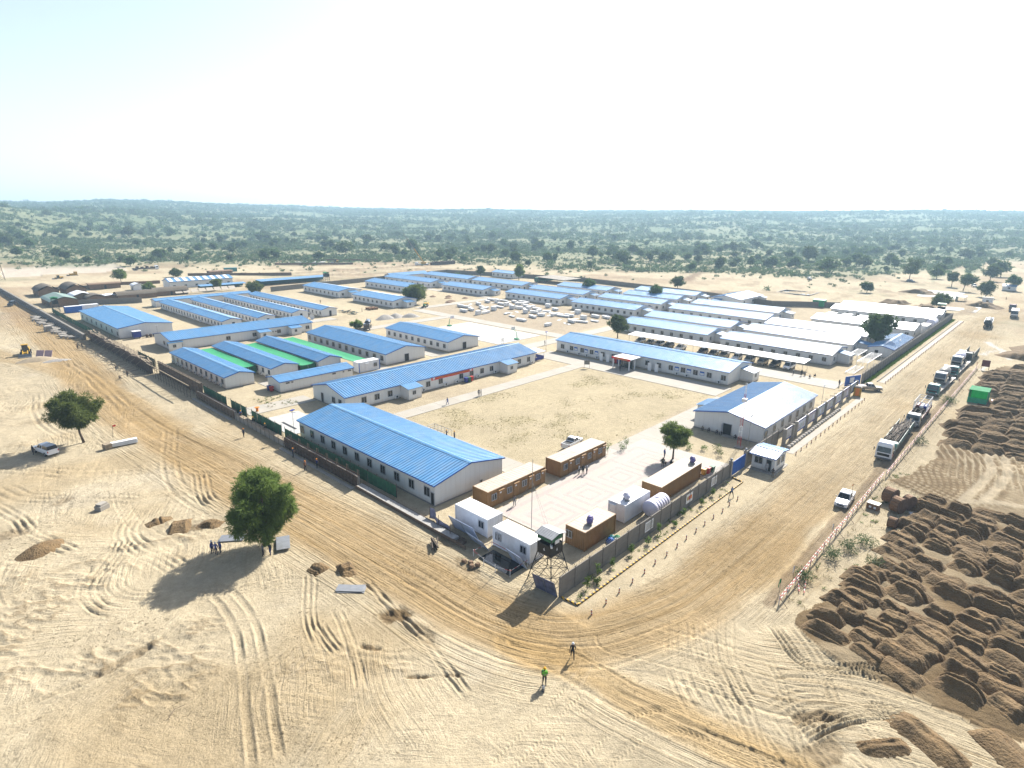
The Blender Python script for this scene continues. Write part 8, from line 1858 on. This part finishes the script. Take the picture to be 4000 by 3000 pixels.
# bushes, far trees and dry grass: masses, instanced on points
hid = bpy.data.collections.new('plant_shapes')
def shape(name, me): o = bpy.data.objects.new(name, me); hid.objects.link(o); return o
def bush_mesh(seed, n, ll, lw, mat, flat=.55):
    g = np.random.default_rng(seed); C_ = np.column_stack([g.uniform(-.45, .45, 5), g.uniform(-.45, .45, 5), g.uniform(.15, .5, 5)])
    return leaves_mesh('bush_shape', C_, None, np.full(5, .5), n, ll, lw, mat, seed, -.25, flat)
def mass(name, label, cat, pts, scale, shapes, sink=.05, zs=None):
    me = bpy.data.meshes.new(name); n = len(pts)
    z = far_height(pts[:, 0], pts[:, 1]) + mid_height(pts[:, 0], pts[:, 1]) - sink if zs is None else zs
    me.vertices.add(n); me.vertices.foreach_set('co', np.column_stack([pts, z]).ravel()); 
    at = me.attributes.new('size', 'FLOAT', 'POINT'); at.data.foreach_set('value', scale.astype(np.float32))
    at = me.attributes.new('spin', 'FLOAT', 'POINT'); at.data.foreach_set('value', g3.uniform(0, 6.28, n).astype(np.float32))
    at = me.attributes.new('pick', 'INT', 'POINT'); at.data.foreach_set('value', g3.integers(0, len(shapes), n).astype(np.int32))
    c = bpy.data.collections.new(name + '_shapes')
    for s in shapes: c.objects.link(s)
    ng = bpy.data.node_groups.new(name, 'GeometryNodeTree'); ng.interface.new_socket('Geometry', in_out='INPUT', socket_type='NodeSocketGeometry'); ng.interface.new_socket('Geometry', in_out='OUTPUT', socket_type='NodeSocketGeometry')
    A = lambda t_: ng.nodes.new(t_); L = ng.links.new
    gi, go, ip, ci = A('NodeGroupInput'), A('NodeGroupOutput'), A('GeometryNodeInstanceOnPoints'), A('GeometryNodeCollectionInfo')
    ci.inputs['Collection'].default_value = c; ci.inputs['Separate Children'].default_value = True; ci.inputs['Reset Children'].default_value = True
    def attr(nm, dt): q = A('GeometryNodeInputNamedAttribute'); q.data_type = dt; q.inputs[0].default_value = nm; return next(o for o in q.outputs if o.enabled and o.name == 'Attribute')
    L(gi.outputs[0], ip.inputs['Points']); L(ci.outputs[0], ip.inputs['Instance']); ip.inputs['Pick Instance'].default_value = True
    L(attr('pick', 'INT'), ip.inputs['Instance Index']); L(attr('size', 'FLOAT'), ip.inputs['Scale'])
    cx = A('ShaderNodeCombineXYZ'); L(attr('spin', 'FLOAT'), cx.inputs[2]); L(cx.outputs[0], ip.inputs['Rotation']); L(ip.outputs[0], go.inputs[0])
    o = put(me, name); o.modifiers.new('plants', 'NODES').node_group = ng
    return tag(o, label, cat, kind='stuff')
bs = [shape('bush_shape', bush_mesh(300 + i, 9, .5, .22, MT['bush'])) for i in range(4)]
fs_ = [shape('tree_shape', bush_mesh(320 + i, 16, .42, .2, MT['leafdark'], .7)) for i in range(3)]
dn_b = lambda x, y: (smooth(-10, 50, scrub_front(x, y)) + .05 * smooth(-110, -20, scrub_front(x, y))) * (.10 + .9 * smooth(-.3, .35, fbm(x, y, 70, 5, 211, .65)))
p1 = scatter(26000, 320, 900, dn_b); mass('scrub_bushes', 'grey-green low scrub bushes covering the plain beyond the camp', 'bushes', p1, np.exp(g3.normal(.15, .42, len(p1))), bs)
p2 = scatter(30000, 900, 1900, dn_b); mass('distant_scrub', 'dense scrub bushes on the middle-distance slopes', 'bushes', p2, np.exp(g3.normal(.72, .38, len(p2))), bs)
p3 = scatter(26000, 1900, 3120, dn_b); mass('hill_scrub', 'hazy scrub on the far hills along the skyline', 'bushes', p3, np.exp(g3.normal(1.3, .35, len(p3))), bs)
p4 = scatter(1500, 1000, 2000, dn_b); mass('distant_trees', 'far dark trees dotted over the scrub slopes', 'trees', p4, g3.uniform(4, 8, len(p4)), fs_, -.5)
p5 = scatter(1700, 2000, 3150, dn_b); mass('hill_trees', 'tiny dark trees on the far hills', 'trees', p5, g3.uniform(4.5, 8.5, len(p5)), fs_, -.5)
def rect_pts(n, x0, x1, y0, y1): return np.column_stack([g3.uniform(x0, x1, n), g3.uniform(y0, y1, n)])
gs = [shape('grass_shape', leaves_mesh('grass_shape', np.array([[0, 0, .05]]), None, np.array([.22]), 12, .3, .05, MT['drygrass'], 340 + i, -1.2, .3)) for i in range(2)]
gg = [shape('weed_shape', leaves_mesh('weed_shape', np.array([[0, 0, .08]]), None, np.array([.25]), 14, .32, .09, MT['shoot'], 350 + i, -1.0, .4)) for i in range(2)]
q = rect_pts(9000, 69, 127, 57, 93); q = q[g3.random(len(q)) < smooth(.0, .6, fbm(q[:, 0], q[:, 1], 7, 5, 171))]
mass('yard_grass', 'thin dry grass on the sandy yard inside the camp', 'grass', q, g3.uniform(.25, .55, len(q)), gs, zs=np.full(len(q), -.03))
q = np.vstack([rect_pts(1500, 165, 299, 33.3, 34.1), rect_pts(40, 45, 86, 32.2, 34)]); mass('wall_weeds', 'green weeds along the foot of the outer walls', 'weeds', q, g3.uniform(.5, 1.3, len(q)), gg, zs=np.zeros(len(q)))
q = np.vstack([rect_pts(220, 60, 110, 8, 16.2), rect_pts(60, 52, 58, 118, 127)]); mass('roadside_grass', 'sparse dry grass between the barrier fence and soil heaps', 'grass', q, g3.uniform(.4, 1.1, len(q)), gs + gg[:1], zs=np.full(len(q), .0))
# saplings and small shrubs
def sapling(label, x, y, h, seed, mat='shoot', group=None, w=.32, n=20, name='sapling'):
    g = np.random.default_rng(seed); k = 6; t = thing(name, label, 'plant', (x, y, 0), seed, group)
    C_ = np.column_stack([g.normal(0, w * .3, k), g.normal(0, w * .3, k), np.linspace(h * .35, h * .95, k)])
    MB().tube((0, 0, 0), (0, 0, h * .8), .025, 5, .012).build('stem', MT['bark'], t); put(leaves_mesh('foliage', C_, None, np.full(k, w * .5), n, .26, .08, MT[mat], seed), 'foliage', t)
for i, (x, y, h) in enumerate(((47.6, 32.9, 1.5), (50.2, 33.3, 1.8), (53.1, 33.3, 1.2), (49.0, 32.6, .7), (57.0, 33.2, 1.4), (60.5, 33, .9), (63.6, 33.3, 1.6), (67, 32.8, .8), (70.5, 33.3, 1.1), (75, 33, .9), (79, 33.2, 1.2))):
    sapling('young sapling in the strip outside the yard wall, %s from the watchtower' % ordn(i), x, y, h, 400 + i, group='saplings outside the yard wall')
for i, (x, y, h) in enumerate(((81.6, 53.6, 1.9), (84.2, 52.6, 1.6), (86.2, 52.8, 2.0), (93.6, 44.4, 1.0), (95, 42.6, .8), (96.2, 40.6, 1.2), (94.4, 39.2, 1.2))):
    sapling('leafy young plant by the paved yard edge, %s from the brown containers' % ordn(i), x, y, h, 420 + i, group='plants round the paved yard', w=.8)
for i, (x, y, h) in enumerate(((73.4, 15.0, 1.3), (76.6, 14.2, 1.1), (80.0, 13.4, 1.0), (75.0, 10.9, 1.0), (66.6, 16.0, .8), (158.5, 16.2, 1.6), (160.2, 15.6, 1.2), (126, 15.4, .9), (46.5, 112, .6))):
    sapling('grey-green shrub beside the barrier fence, %s from its near end' % ordn(i) if i < 8 else 'low weed beside the green screen at the pale crossroad', x, y, h, 440 + i, 'bush', 'shrubs beside the barrier fence' if i < 8 else None, 1.5, 60, 'shrub')
# the hazy air
hz = MB().box(-4300, 4300, -4300, 4300, -8, 125)
m = bpy.data.materials.new('haze'); m.use_nodes = True; nt = m.node_tree; nt.nodes.remove(nt.nodes['Principled BSDF'])
v = N(nt, 'VolumePrincipled'); v.inputs['Color'].default_value = (.55, .80, 1, 1); v.inputs['Density'].default_value = .00023; v.inputs['Anisotropy'].default_value = .2
nt.links.new(v.outputs[0], nt.nodes['Material Output'].inputs['Volume'])
tag(hz.build('haze', m), kind='stuff')

MT['brightnet'] = leafmat('bright_green_net', (.02, .30, .13), (.04, .42, .2), .55)
for o in bpy.data.objects:
    if o.name.split('.')[0] in ('roof_net', 'side_net', 'front_net') and o.type == 'MESH': o.data.materials.clear(); o.data.materials.append(MT['brightnet'])
